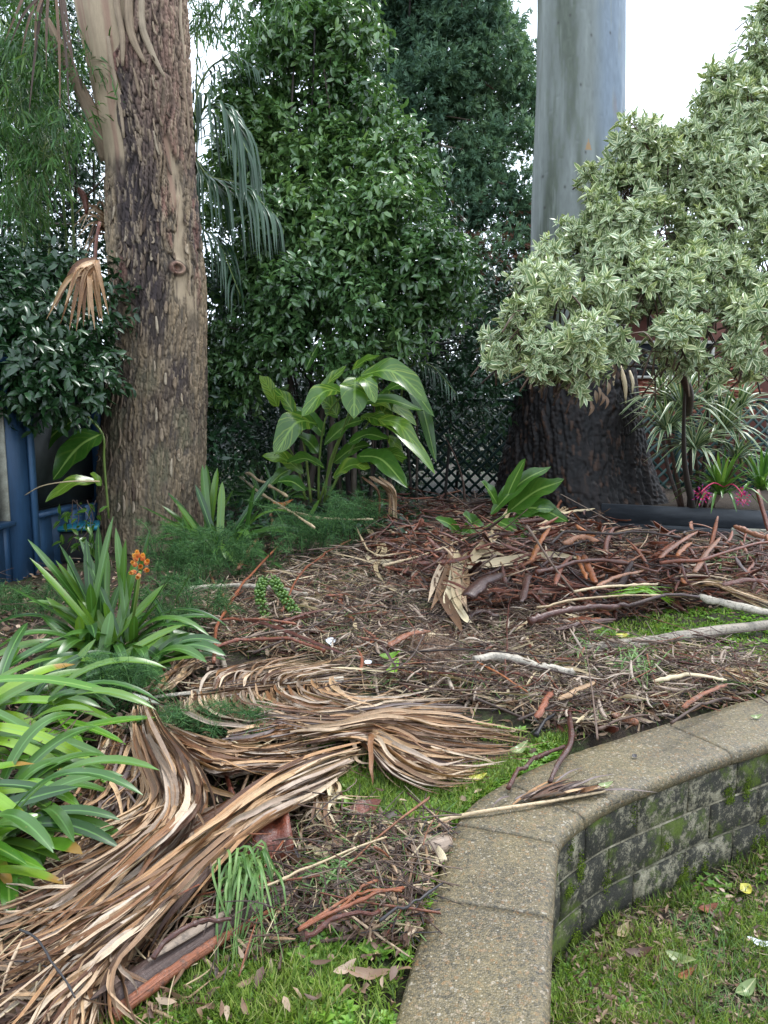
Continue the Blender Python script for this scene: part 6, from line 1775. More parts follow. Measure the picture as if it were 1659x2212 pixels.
# ---- the named red and brown pieces
RB = 'bark_red'
items = [
 ('thick red brown bark roll running down right below the green fruit', [(520, 1333), (600, 1360), (675, 1390), (745, 1412)], 8, RB, 'strip'),
 ('bowed red branch arching over the pale midrib frond', [(452, 1402), (500, 1388), (590, 1382), (650, 1388), (700, 1405)], 5, RB, 'tube'),
 ('long thin red stick crossing the pale branch at a slant', [(462, 1430), (470, 1350), (530, 1262), (600, 1180)], 3.5, RB, 'tube'),
 ('thin red stick standing nearly upright left of the fruit', [(452, 1240), (485, 1310), (498, 1360)], 4, RB, 'tube'),
 ('straight red stick pointing at the fruit bunch from the left', [(478, 1340), (560, 1345), (640, 1348)], 3.5, RB, 'tube'),
 ('red brown bark tube under the right fruit bunch', [(600, 1345), (660, 1330), (726, 1313)], 6, RB, 'strip'),
 ('dark red stick half hidden by the clivia foot', [(515, 1228), (530, 1205), (560, 1160)], 5, RB, 'tube'),
 ('thin bent brown stick hanging near the dry curled leaf', [(585, 1110), (588, 1135), (598, 1142)], 3.5, RB, 'tube'),
 ('orange brown bark roll leaning left of the sleeper end', [(1424, 1204), (1465, 1175), (1506, 1148)], 7, RB, 'strip'),
 ('shorter orange bark roll beside the leaning one by the sleeper', [(1462, 1200), (1495, 1172)], 6, 'bark_orange', 'strip'),
 ('brick red bark roll slanting up to the pale edging block', [(1500, 1235), (1530, 1192), (1556, 1160)], 8, RB, 'strip'),
 ('orange brown bark roll leaning below the fallen ginger leaf', [(1148, 1210), (1168, 1172), (1188, 1140)], 7, 'bark_orange', 'strip'),
 ('bright orange forked bark tongue in the middle of the red heap', [(1262, 1198), (1272, 1228), (1288, 1258)], 11, 'bark_orange', 'strip'),
 ('bright orange thin bark strip beside the forked tongue', [(1248, 1200), (1256, 1228), (1268, 1250)], 6, 'bark_orange', 'strip'),
 ('large dark red branch along the front of the red heap', [(1145, 1342), (1230, 1326), (1340, 1310)], 9, 'bark_maroon', 'tube'),
 ('long wet red stick lying right of the green palm leaf', [(1330, 1312), (1420, 1300), (1510, 1290)], 5, RB, 'tube'),
 ('long curving reddish branch reaching the right edge', [(1425, 1216), (1480, 1216), (1530, 1212), (1600, 1186), (1670, 1170)], 4.5, RB, 'tube'),
 ('thin dark branch lying in front of the black sleeper', [(1190, 1175), (1205, 1152), (1300, 1160), (1380, 1152), (1470, 1162)], 3.5, 'twig', 'tube'),
 ('broad glossy maroon sheath at the left of the red heap', [(1010, 1285), (1040, 1258), (1082, 1238)], 24, 'bark_maroon', 'strip'),
 ('upright maroon sheath beside the broad one', [(1075, 1245), (1082, 1275), (1098, 1312)], 15, 'bark_maroon', 'strip'),
 ('glossy red pod shaped sheath below the black sleeper', [(1215, 1172), (1255, 1160), (1294, 1168)], 12, RB, 'strip'),
 ('red brown loop of bark standing in front of the sleeper', [(1318, 1190), (1320, 1155), (1335, 1145), (1342, 1185)], 5, RB, 'strip'),
 ('mid red bark sheath pointing down below the pale ribbon leaf', [(1140, 1240), (1136, 1265), (1126, 1300)], 10, RB, 'strip'),
 ('dusky red stick running right through the middle of the heap', [(1160, 1235), (1300, 1215), (1420, 1236)], 4.5, 'bark_maroon', 'tube'),
 ('dark red bark roll low at the front of the heap', [(1200, 1360), (1260, 1350), (1330, 1338)], 8, 'bark_maroon', 'strip'),
 ('pale pink stick lying across the heap front', [(1240, 1278), (1330, 1272), (1420, 1262)], 3.5, 'stalk', 'tube'),
 ('long pale stick above the mossy grass', [(1160, 1312), (1300, 1296), (1500, 1288)], 3, 'stalk', 'tube'),
 ('red stick at the far right by the sleeper block', [(1588, 1138), (1640, 1160), (1690, 1180)], 6, RB, 'tube'),
 ('dark red stick propped against the sleeper at the right edge', [(1636, 1060), (1650, 1110), (1664, 1160)], 5, RB, 'tube'),
 ('broad red bark sheath at the right edge above the dry leaflets', [(1560, 1262), (1620, 1256), (1690, 1262)], 9, RB, 'strip'),
 ('red slab of bark left of the fibre tangle', [(838, 1395), (880, 1376), (930, 1362)], 9, RB, 'strip'),
 ('thin red twig rising through the centre towards the fibre tangle', [(1092, 1466), (1094, 1390), (1098, 1320), (1106, 1288)], 2, RB, 'tube'),
 ('thin orange twig crossing in front of the fibre tangle', [(1030, 1430), (1080, 1465), (1140, 1495)], 2.5, 'bark_orange', 'tube'),
 ('red brown bark point beside the tan leaf', [(1160, 1550), (1178, 1520), (1195, 1492)], 9, RB, 'strip'),
 ('tan orange curled leaf blade on the litter near the coping', [(1208, 1510), (1250, 1494), (1288, 1472)], 9, 'frond_tan', 'strip'),
 ('black forked stick pointing down left near the coping', [(1158, 1588), (1198, 1548), (1255, 1524)], 5, 'twig_black', 'tube'),
 ('dark knobbly branch dropping from the litter on to the coping', [(1228, 1535), (1234, 1600), (1205, 1650), (1188, 1690)], 5, 'bark_maroon', 'tube'),
 ('red branch on the grass left of the coping', [(1098, 1703), (1136, 1660), (1180, 1632), (1222, 1612)], 6, RB, 'tube'),
 ('split red bark piece at the right above the coping', [(1474, 1527), (1520, 1504), (1570, 1478)], 8, RB, 'strip'),
 ('long thin brown stick along the coping edge at the right', [(1450, 1562), (1540, 1520), (1580, 1512)], 4, 'twig', 'tube'),
 ('pale pink bark sheet lying right of the tan leaf', [(1410, 1470), (1490, 1462), (1570, 1468)], 9, 'straw', 'strip'),
 ('dark grey stick beside the curved coping', [(1290, 1575), (1350, 1562), (1400, 1545)], 4, 'twig', 'tube'),
 ('red forked branch lying behind the grey bark plank', [(330, 2070), (360, 2040), (430, 2000), (500, 1985)], 8, 'bark_maroon', 'tube'),
 ('upper red stick of the bundle beside the coping', [(648, 2004), (740, 1958), (815, 1902)], 5, RB, 'tube'),
 ('middle red stick of the bundle beside the coping', [(645, 2010), (760, 1968), (872, 1918)], 6, RB, 'tube'),
 ('lower red stick of the bundle beside the coping', [(660, 2022), (740, 1996), (820, 1968)], 7, RB, 'tube'),
 ('short red stick crossing the bundle beside the coping', [(700, 1985), (790, 1940), (868, 1925)], 5, 'bark_orange', 'tube'),
 ('long brown stick slanting up beside the coping', [(560, 1920), (700, 1872), (835, 1808)], 3.5, 'stalk', 'tube'),
 ('black crooked twig on the dry leaflets in the bottom left corner', [(42, 2008), (90, 2050), (125, 2105), (162, 2155)], 3.5, 'twig_black', 'tube'),
 ('thin grey twig at the very bottom left', [(10, 2076), (90, 2100), (158, 2150)], 2.5, 'twig_black', 'tube'),
 ('dark twig beside the coping low in the litter', [(820, 1990), (890, 1962), (960, 1905)], 4, 'twig_black', 'tube'),
 ('red stick under the brown fronds in the middle', [(490, 1660), (505, 1720), (512, 1745)], 6, RB, 'tube'),
 ('dark bare branch standing against the lattice fence', [(1004, 1084), (1000, 1040), (985, 990), (962, 945)], 3.5, 'twig', 'tube'),
 ('long brown branch lying from the heap towards the lattice', [(880, 1060), (960, 1090), (1060, 1085), (1130, 1105)], 4, 'twig', 'tube'),
 ('reddish stick at the far left of the litter above the fruit', [(610, 1320), (640, 1255), (700, 1200), (760, 1165)], 2.5, RB, 'tube'),
 ('split red bark roll right below the orange tongue', [(1290, 1265), (1330, 1250), (1390, 1232)], 7, RB, 'strip'),
 ('orange brown roll poking up left of the forked tongue', [(1200, 1262), (1215, 1225), (1236, 1200)], 7, RB, 'strip'),
 ('broad dark sheath folded over behind the fibre tangle', [(1000, 1335), (1040, 1322), (1080, 1330)], 11, 'bark_maroon', 'strip'),
]
for lab, pts, r, m_, kd in items:
    dz = .34 if 1120 < pts[0][1] < 1345 and pts[0][0] > 1000 else (.15 if pts[0][1] < 1570 or 1800 < pts[0][1] < 2060 else .06)
    if 'plank' in lab: dz = [.10, .13, .18, .14, .08]
    if 'red forked' in lab: dz = .2
    if 'standing' in lab or 'upright' in lab or 'propped' in lab: dz = [.05 + .0 * j for j in range(len(pts))]
    if 'standing against the lattice' in lab:
        g = [P(x, y, 11.6) for x, y in pts]
        solo('bare_branch', tube(spline(g, 14), np.linspace(.02, .008, 14), 6, rough=.15), MT[m_], lab, 'branch'); continue
    if 'propped against the sleeper' in lab:
        g = [P(x, y, 9.8 - .25 * j) for j, (x, y) in enumerate(pts)]
        solo('bark_stick', tube(spline(g, 14), np.linspace(.03, .026, 14), 7, rough=.1), MT[m_], lab, 'stick'); continue
    if 'on to the coping' in lab:
        g = np.array([G(*pts[0], .08), G(*pts[1], .1), Z(*pts[2], ZC + .05), Z(*pts[3], ZC + .02)])
        solo('fallen_branch', tube(spline(g, 20), np.linspace(.017, .010, 20), 7, rough=.18), MT[m_], lab, 'branch'); continue
    nm = 'bark_roll' if kd == 'strip' else ('fallen_branch' if 'branch' in lab else 'fallen_stick')
    ct_ = 'bark' if kd == 'strip' else ('branch' if 'branch' in lab else 'stick')
    if 'sheath' in lab: nm, ct_ = 'palm_sheath', 'palm sheath'
    if 'leaf blade' in lab: nm, ct_ = 'dry_leaf', 'leaf'
    stick(lab, pts, r, m_, ct_, nm, kd, dz=dz, taper=.75, curl=rng.uniform(.8, 1.5), twist=rng.normal(0, .3), arch=.02)

g = np.array([G(238, 2152, .07), G(430, 2055, .10), G(632, 1915, .07)])
pl = thing('bark_plank', g[1] - [0, 0, .08], 'heavy grey and red bark plank with a broken end in the left foreground', 'bark')
pp_ = g[0] + (g[2] - g[0]) * np.linspace(0, 1, 30)[:, None]; pp_[:, 2] += .03 * np.sin(np.linspace(0, PI, 30))
w_ = .10 * np.linspace(1, .7, 30) * (1 + .10 * (rng.random(30) - .5))
build('grey_face', slabstrip(pp_, w_, .024, up=(-.35, -.55, 1), rnd=.5, curl=1.2, m=7), MT['bark_grey'], pl, True)
build('red_edge', slabstrip(pp_[:26] + [.025, -.045, -.02], .032 * np.linspace(1, .5, 26) * rng.uniform(.8, 1.2, 26), .016, up=(0, -1, .4), rnd=.8, curl=.8, m=5), MT['bark_red'], pl, True)
build('torn_strip', slabstrip(pp_[6:20] + [-.01, -.02, .025], .03 * np.sin(np.linspace(.2, 2.9, 14)), .008, up=(-.2, -.5, 1), rnd=.9, curl=.5, m=4), MT['twig'], pl, True)
for q in range(5):
    a_ = pp_[0] + rng.normal(0, .018, 3); build('splinter', ribbon(np.array([a_ + (pp_[2] - pp_[0]), a_, a_ - (pp_[1] - pp_[0]) * rng.uniform(.5, 2)]), .02 * np.array([1, .8, .1]), up=(0, -.6, 1), rnd=float(rng.random())), MT['bark_grey'], pl, False)

# shaggy rotten log under the frond
c = GP([(480, 1840), (560, 1832), (625, 1822)], .06)
rl = thing('rotten_log', c[1] - [0, 0, .07], 'short shaggy rotten log poking out from under the biggest frond', 'log')
build('log_body', tube(spline(c, 14), .095 + .02 * rng.random(14), 12, rnd=.4, rough=.12), MT['bark_red'], rl, True)
for q in range(34):
    a = c[2] + [rng.normal(0, .06), -.05 + rng.normal(0, .04), rng.uniform(-.04, .07)]
    b = a + [rng.uniform(-.05, .14), rng.uniform(-.12, 0), rng.uniform(-.1, .03)]
    build('bark_shred', ribbon(spline([a, (a + b) / 2 + [0, 0, .02], b], 6), rng.uniform(.006, .022) * np.linspace(1, .3, 6), up=(0, -1, .4), rnd=float(rng.random())), MT[rng.choice(['twig_black', 'leaf_litter', 'straw'])], rl, True)
ch = thing('torn_sheath_piece', G(960, 1828) - [0, 0, .02], 'torn spotted pale sheath scrap against the coping edge', 'palm sheath')
build('sheath', slabstrip(spline(GP([(905, 1815), (935, 1822), (975, 1812)], .06), 10), .085 * np.array([.6, .9, 1, 1.1, .9, 1, .8, 1, .7, .4]), .006, up=(0, -.6, .8), rnd=.35, curl=.9), MT['frond_pale'], ch, True)
build('frayed_end', slabstrip(spline(GP([(940, 1840), (948, 1850), (952, 1862)], .05), 6), .05, .005, up=(0, -1, .3), rnd=.9), MT['straw'], ch, True)
stick('brown curled sheath end tucked against the coping lower down', [(890, 1970), (915, 1978), (935, 1990)], 14, 'leaf_litter', 'palm sheath', 'palm_sheath', 'strip', dz=.05, curl=1.5)

# ---- dry curled leaf on the stalk, small scraps
def dleaf(label, x, y, L, w, mat, ang=0.0, dz=.02, tilt=.3, up=(0, -.3, 1), cat='leaf', z=None, name='fallen_leaf', curlz=.25):
    g = G(x, y, dz) if z is None else Z(x, y, z)
    d = np.array([math.cos(ang), math.sin(ang), 0])
    path = spline([g - d * L / 2 + [0, 0, L * curlz * .6], g, g + d * L / 2 + [0, 0, L * curlz]], 9)
    e = np.linspace(0, 1, 9)
    return solo(name, ribbon(path, np.maximum(w * np.sin(PI * e) ** .7, .002), up=up, fold=.18, twist=np.linspace(-tilt, tilt, 9), rnd=float(rng.random())), MT[mat], label, cat)
MT['leaf_yellow'] = leafmat('fallen yellow leaf', [(.45, .42, .05), (.55, .48, .08)], rough=.4, transl=.15, mid=((.5, .5, .2), .03))
MT['leaf_dull'] = leafmat('fallen dull green leaf', [(.14, .19, .06), (.24, .28, .12)], rough=.35, transl=.1, mid=((.4, .4, .2), .03))
for a in [
 ('curled orange brown dry leaf caught on the pale stalks', 612, 1092, .26, .10, 'bark_orange', .5, .45),
 ('yellow leaf lying on the grass near the brown frond tips', 1032, 1682, .09, .035, 'leaf_yellow', .2, .03),
 ('pale green leaf on the grass below the frond tips', 1120, 1622, .14, .05, 'leaf_dull', .7, .03),
 ('round pale leaf on the bright grass between the fronds', 945, 1695, .06, .05, 'leaf_dull', .3, .03),
 ('red brown leaf on the grass left of the frond stem', 790, 1752, .14, .09, 'bark_red', .4, .04),
 ('grey brown leaf lying near the bottom in the left foreground', 800, 2108, .12, .035, 'leaf_litter', -.2, .03),
 ('dull leaf with a grey underside at the lower left foreground', 745, 2095, .08, .03, 'leaf_litter', .6, .03),
 ('pale drab leaf caught between stalks beside the coping', 700, 1840, .1, .04, 'straw', .9, .05),
 ('ragged tan leaf in the litter above the pale log', 1185, 1470, .2, .05, 'straw', -.5, .06),
 ('yellowish leaf under the broad pale sheath', 1345, 1375, .1, .05, 'leaf_yellow', 0, .03),
 ('lime green leaf cluster tip left of the fibre tangle', 848, 1450, .2, .06, 'lime', 1.2, .1),
 ('second lime green leaf just above the first by the tangle', 842, 1420, .14, .06, 'lime', .3, .12)]:
    dleaf(*a)
dleaf('small olive leaf resting on the frond stem over the coping', 1308, 1698, .07, .03, 'leaf_dull', .2, z=ZC + .03)
dleaf('black curled leaf crumb alone on the coping top', 1370, 1634, .03, .025, 'twig_black', .5, z=ZC + .01)
dleaf('grey green leaf lying on the coping at the right edge', 1634, 1550, .07, .03, 'leaf_dull', .1, z=ZC + .01)
for (x, y, L, lab) in [(714, 1394, .09, 'white torn paper scrap in the litter below the fruit'), (795, 1438, .06, 'white crumpled paper scrap right of the pale midrib')]:
    g = G(x, y, .06); V, F, uv = leaf_t(.8, .15, -.3, 4)
    solo('paper_scrap', (V * L + g, F, uv, .5), MT['white_bit'], lab, 'paper')
# leaves on the lower lawn
for (x, y, L, w, m_, an, lab) in [(1609, 1922, .07, .06, 'leaf_yellow', .5, 'round yellow green leaf on the lower lawn below the wall'), (1390, 1745, .0, .0, '', 0, ''), (1530, 1965, .10, .04, 'bark_red', .2, 'red brown leaf on the lower lawn left of the round yellow one'), (1345, 2015, .1, .045, 'straw', .8, 'tan curled leaf on the lower lawn near the wall corner'), (1380, 2060, .12, .04, 'leaf_litter', 0, 'brown leaf lying on the lower lawn below the tan curled one'), (1610, 2140, .12, .05, 'leaf_dull', .5, 'pale green leaf at the lower right of the lawn'), (1480, 2108, .09, .03, 'bark_orange', .4, 'orange leaf lying mid lawn in the right foreground'), (1645, 2040, .11, .03, 'white_bit', -.5, 'whitish leaf at the right edge of the lower lawn'), (1470, 2075, .12, .05, 'leaf_dull', -.6, 'green oval leaf lying mid lawn beside the orange one')]:
    if L: dleaf(lab, x, y, L, w, m_, an, z=ZL + .03)

# ---- green palm fruit bunches
def ball(n1=6, n2=4):
    V = [[0, 0, -1]]; F3 = []; F4 = []
    for i_ in range(1, n2):
        p_ = -PI / 2 + PI * i_ / n2
        for j_ in range(n1):
            a = 2 * PI * j_ / n1; V.append([math.cos(a) * math.cos(p_), math.sin(a) * math.cos(p_), math.sin(p_)])
    V.append([0, 0, 1]); e = len(V) - 1
    for j_ in range(n1):
        F3.append([0, 1 + (j_ + 1) % n1, 1 + j_]); F3.append([e, e - n1 + j_, e - n1 + (j_ + 1) % n1])
        for i_ in range(n2 - 2): F4.append([1 + i_ * n1 + j_, 1 + i_ * n1 + (j_ + 1) % n1, 1 + (i_ + 1) * n1 + (j_ + 1) % n1, 1 + (i_ + 1) * n1 + j_])
    V = np.array(V); return V, [np.array(F3), np.array(F4)], np.stack([V[:, 0] * .5 + .5, V[:, 2] * .5 + .5], 1)
Bv, Bf, Buv = ball()
frm = [mkmesh('fruit', Bv * [.0125, .0125, .017], Bf, Buv, r_, None, MT['fruit'], True) for r_ in (.1, .5, .9)]
for pts, tail, lab in [([(580, 1240), (566, 1262), (562, 1290), (578, 1342)], (614, 1365), 'left hanging bunch of green palm fruit'), ([(585, 1240), (596, 1262), (615, 1290), (642, 1330)], (662, 1352), 'right bunch of green palm fruit slanting down beside the first')]:
    g0 = [G(pts[1][0], pts[1][1], .25)[1]] * 4
    pth = spline([P(x, y, g0[0] - .12 * j) for j, (x, y) in enumerate(pts)], 40)
    t = thing('palm_fruit_bunch', pth[-1], lab, 'fruit')
    tl = P(*tail, g0[0] - .5)
    build('stalk', tube(np.vstack([pth, pth[-1] + (tl - pth[-1]) * np.linspace(.1, 1, 8)[:, None]]), .0045, 5, rnd=.5), MT['stem_green'], t, True)
    T_, S__, N__ = frames(pth, (0, -1, .2))
    b = wl(t)
    for q in range(110):
        i = 8 + int(q / 110 * 31.5); a = q * 2.4
        d_ = S__[i] * math.cos(a) + N__[i] * math.sin(a)
        o = link('fruit', frm[q % 3], t)
        o.location = Vector(pth[i] + d_ * .030 - b)
        o.rotation_euler = Vector(d_ + T_[i] * .4).to_track_quat('Z', 'Y').to_euler()
        sc1 = rng.uniform(.85, 1.15); o.scale = (sc1,) * 3
# knobbly spent fruit stalks
for pts, lab in [([(405, 1228), (435, 1252), (462, 1268)], 'spotted knobbly fruit stalk beside the clivia flower'), ([(462, 1270), (478, 1285), (492, 1290)], 'short knobbly fruit stalk continuing right of the spotted one'), ([(1100, 1503), (1140, 1492), (1180, 1476)], 'whitish toothed spent fruit stalk on the litter'), ([(1450, 1468), (1480, 1450), (1500, 1446)], 'red toothed fruit stalk right of the pale log')]:
    g = GP(pts, .05); n = 40; pth = spline(g, n)
    r_ = np.where(np.arange(n) % 2, .009, .0045)
    solo('spent_fruit_stalk', tube(pth, r_, 6, rnd=.8), MT['pale_wood' if 'whitish' in lab else 'stalk'], lab, 'stalk')

# ---- fibre tangle
ft = thing('fibre_tangle', G(950, 1410), 'brown hairy tangle of palm fibre in the middle of the litter', 'palm fibre')
pc = []
for q in range(900):
    x, y = 945 + rng.normal(0, 26), 1402 + rng.normal(0, 20)
    a = G(x, y, rng.uniform(.01, .16) * math.exp(-((x - 945) / 50) ** 2))
    an = rng.uniform(0, 2 * PI); L = rng.uniform(.05, .22)
    b = a + [math.cos(an) * L, math.sin(an) * L * .6, rng.normal(0, .03)]
    m1 = (a + b) / 2 + rng.normal(0, .03, 3)
    pc.append(ribbon(lay(spline([a, m1, b], 5), .005), .0022, fold=.1, rnd=float(rng.random())))
build('fibres', join(pc), MT['fibre'], ft, True)['kind'] = 'stuff'
for pts in [[(955, 1385), (965, 1425), (962, 1470), (968, 1495)], [(935, 1390), (925, 1430), (940, 1465)], [(975, 1400), (1000, 1440), (1010, 1475)]]:
    build('root', tube(spline(GP(pts, .06), 14), np.linspace(.025, .012, 14), 7, rough=.2, rnd=.4), MT['twig'], ft, True)

# ---- green torn grass clump and other long grass
def tuft_long(label, cx_, cy_, tips, n, w, mat='grass_long', dz=.18, sp=14, par=None):
    t = thing('torn_grass_tuft', G(cx_, cy_), label, 'grass tuft')
    for q in range(n):
        tx, ty = tips[int(rng.integers(len(tips)))]
        if rng.random() < .3: tx, ty = cx_ + (tx - cx_) * .6 + rng.normal(0, 20), cy_ + (ty - cy_) * .5
        tx += rng.normal(0, 13); ty += rng.normal(0, 22)
        a = G(cx_ + rng.normal(0, sp), cy_ + rng.normal(0, sp * .6), dz * rng.uniform(.6, 1.1)); b = G(tx, ty, .012)
        m1 = (a + b) / 2; m1[2] += dz * rng.uniform(.3, .9)
        m1[:2] += rng.normal(0, .03, 2)
        build('blade', ribbon(lay(spline([a, m1, b], 10), .004), w * np.array([.5, .8, 1, 1, 1, .9, .7, .5, .3, .05]), up=(0, -.4, 1), fold=.2, twist=np.linspace(0, rng.normal(0, .8), 10), rnd=float(rng.random())), MT[mat], t, True)
    return t
tuft_long('wilted tuft of long green grass draped over the grey bark plank', 530, 1862, [(490, 2070), (475, 2110), (505, 2090), (535, 2060), (570, 2080), (600, 2050), (620, 2010), (560, 2000), (470, 2040)], 70, .009, dz=.16, sp=24)
tuft_long('loose green grass blades strewn right of the wilted tuft', 700, 1905, [(770, 1900), (760, 1960), (820, 1880), (690, 1960), (650, 1950), (800, 1840)], 24, .007, dz=.08, sp=40)
tuft_long('long green grass blades in the litter right of the pale log', 1370, 1440, [(1330, 1490), (1400, 1500), (1440, 1470), (1340, 1420), (1460, 1430), (1300, 1450)], 44, .010, dz=.12, sp=30)
tuft_long('small green grass spray right of the white log', 1260, 1390, [(1200, 1420), (1290, 1420), (1250, 1440), (1330, 1400)], 20, .008, dz=.1, sp=24)
tuft_long('pale grass heap beside the sleeper at the right', 1560, 1215, [(1530, 1250), (1600, 1240), (1570, 1270), (1640, 1210), (1620, 1250)], 44, .007, dz=.14, sp=24)

# ---- ground litter: countless small pieces
def tpl_twig(bend, r=.035, n=5):
    t_ = np.linspace(-.5, .5, n)
    p = np.stack([np.sin(t_ * 4 + bend) * .07 * abs(bend), t_, np.cos(t_ * 3 + bend) * .05], 1)
    V, F, uv, _ = tube(p, np.linspace(r, r * .6, n), 4)
    return V, F, uv
def tpl_strip(bend, w=.12, curl=.9):
    t_ = np.linspace(-.5, .5, 6)
    p = np.stack([np.sin(t_ * 3 + bend) * .09, t_, np.cos(t_ * 4 + bend * 2) * .06], 1)
    V, F, uv, _ = slabstrip(p, w * np.array([.4, .9, 1, 1, .8, .3]), .012, twist=np.linspace(0, bend, 6), curl=curl, m=3)
    return V, F, uv
def tpl_leaf(bend):
    V, F, uv = leaf_t(.26, .12 * bend, .3 * bend, 3); V = V - [0, .5, 0]; return V, F, uv
def Gv(px, py):
    d = np.stack([(px - 829.5) / FPX, CP - (py - 1106) / FPX * SP, -SP - (py - 1106) / FPX * CP], 1)
    dz_ = np.minimum(d[:, 2], -.05)
    t_ = H / -dz_
    for _ in range(8):
        t_ = .5 * t_ + .5 * (H - gz(d[:, 0] * t_, d[:, 1] * t_)) / -dz_
    return np.stack([d[:, 0] * t_, d[:, 1] * t_, gz(d[:, 0] * t_, d[:, 1] * t_)], 1)
def in_poly(x, y, poly):
    c_ = np.zeros(len(x), bool); n_ = len(poly)
    for i_ in range(n_):
        x1, y1 = poly[i_]; x2, y2 = poly[(i_ + 1) % n_]
        h = ((y1 > y) != (y2 > y)) & (x < (x2 - x1) * (y - y1) / (y2 - y1 + 1e-9) + x1)
        c_ ^= h
    return c_
def zone(poly, n, lower=False):
    poly = np.array(poly, float)
    out = []
    tot = 0
    while tot < n:
        x = rng.uniform(poly[:, 0].min(), poly[:, 0].max(), n * 2); y = rng.uniform(poly[:, 1].min(), poly[:, 1].max(), n * 2)
        k_ = in_poly(x, y, poly); x, y = x[k_], y[k_]
        if lower:
            d = np.stack([(x - 829.5) / FPX, CP - (y - 1106) / FPX * SP, -SP - (y - 1106) / FPX * CP], 1)
            g = d * ((H - ZL) / -d[:, 2])[:, None]; g[:, 2] = lawn_z(g[:, 0], g[:, 1])
            ok = side(g[:, 0], g[:, 1]) < -.0
        else:
            g = Gv(x, y); ok = side(g[:, 0], g[:, 1]) > CW + .01
        out.append(g[ok]); tot += ok.sum()
        if len(out) > 40: break
    return np.vstack(out)[:n]
def scatter(name, tpls, Pn, L, thick, heap, mat, parent=None, tilt=.25, kind='stuff', zbase=.005, dirbias=None):
    """lay pieces with random headings on Pn"""
    parts = []
    ids = rng.integers(len(tpls), size=len(Pn))
    for k_, T in enumerate(tpls):
        p = Pn[ids == k_].copy(); n_ = len(p)
        if n_ == 0: continue
        p[:, 2] += zbase + heap * rng.random(n_) ** 1.5
        a = rng.uniform(0, 2 * PI, n_) if dirbias is None else rng.normal(dirbias[0], dirbias[1], n_)
        al = nrm(np.stack([np.cos(a), np.sin(a), rng.normal(0, tilt, n_)], 1))
        M = mkframe(al, nrm(UP + rng.normal(0, .4, (n_, 3))))
        ln = rng.uniform(L[0], L[1], n_) * rng.uniform(.6, 1, n_)
        S = np.stack([thick * rng.uniform(.6, 1.3, n_), ln, thick * rng.uniform(.6, 1.3, n_)], 1)
        parts.append(tile(T, p, M, S, np.clip(rng.beta(1.6, 1.6, n_), 0, .99)))
    o = build(name, join(parts), MT[mat], parent, True)
    if kind: o['kind'] = kind
    return o
TW = [tpl_twig(b) for b in (.2, .8, -1.1, 1.6)]
ST = [tpl_strip(b) for b in (.3, -.7, 1.2)]
LV = [tpl_leaf(b) for b in (.5, 1.2, -.8)]
Z1 = [(770, 1120), (900, 1095), (1140, 1085), (1250, 1130), (1400, 1172), (1670, 1190), (1670, 1300), (1480, 1320), (1250, 1350), (1010, 1340), (890, 1290), (800, 1220)]
Z2 = [(430, 1290), (560, 1240), (760, 1190), (900, 1250), (1030, 1330), (1270, 1350), (1300, 1400), (1500, 1400), (1670, 1440), (1670, 1500), (1500, 1535), (1280, 1590), (1180, 1580), (1100, 1540), (800, 1500), (720, 1430), (560, 1420), (450, 1400)]
Z3 = [(600, 1740), (760, 1770), (990, 1800), (940, 1960), (900, 2060), (700, 2030), (560, 2090), (430, 2060), (420, 1950), (500, 1850)]
Z4 = [(-20, 1250), (300, 1180), (440, 1300), (500, 1480), (330, 1540), (250, 1700), (-20, 1900)]
Z5 = [(200, 1500), (560, 1480), (1000, 1520), (1050, 1660), (760, 1700), (560, 1960), (420, 2212), (-20, 2230), (-20, 1900), (240, 1780)]
ZUP = [(-20, 1120), (1680, 1120), (1680, 1500), (1240, 1640), (990, 1790), (860, 2230), (-20, 2230)]
ZLO = [(1190, 2230), (1200, 1840), (1320, 1900), (1670, 1750), (1690, 2240)]
def pts_all(*zs): return np.vstack(zs)
A1 = zone(Z1, 1700); A2 = zone(Z2, 3000)
scatter('red_bark_litter', ST, A1[:1300], (.12, .55), .26, .26, 'bark_red')
scatter('tan_bark_litter', ST, zone(Z1, 420), (.12, .5), .16, .27, 'frond_tan')
scatter('grey_bark_litter', ST, zone(Z1, 420), (.12, .5), .2, .24, 'bark_grey')
scatter('tangled_twig_litter', TW, zone([(640, 1250), (900, 1260), (1250, 1370), (1250, 1480), (900, 1470), (700, 1400)], 220), (.2, .7), .08, .22, 'twig', tilt=.4)
scatter('middle_red_bark', ST, zone(Z2, 160), (.1, .45), .2, .14, 'bark_red')
scatter('fine_grass_litter', ST, pts_all(zone(Z2, 1500), zone(Z3, 420)), (.06, .24), .04, .10, 'grass_long')
scatter('pale_bark_litter', ST, pts_all(zone(Z1, 300), zone(Z2, 1000)), (.06, .3), .16, .16, 'frond_pale')
scatter('maroon_bark_litter', ST, zone(Z1, 420), (.15, .5), .32, .24, 'bark_maroon')
scatter('twig_litter', TW, pts_all(zone(Z1, 2200), zone(Z2, 2200), zone(Z3, 380), zone(Z4, 600)), (.06, .4), .08, .18, 'twig')
scatter('shade_litter', TW, zone([(430, 1000), (900, 1050), (900, 1110), (760, 1180), (430, 1290)], 900), (.08, .4), .07, .06, 'twig')
scatter('shade_leaf_litter', LV, zone([(430, 1000), (900, 1050), (900, 1110), (760, 1180), (430, 1290)], 900), (.06, .14), .12, .04, 'leaf_litter')
scatter('dark_twig_litter', TW, pts_all(zone(Z1, 1200), zone(Z2, 1300), zone(Z3, 300)), (.05, .3), .08, .05, 'twig_black')
scatter('red_twig_litter', TW, pts_all(zone(Z1, 1000), zone(Z2, 260), zone(Z3, 30)), (.1, .6), .12, .18, 'bark_red')
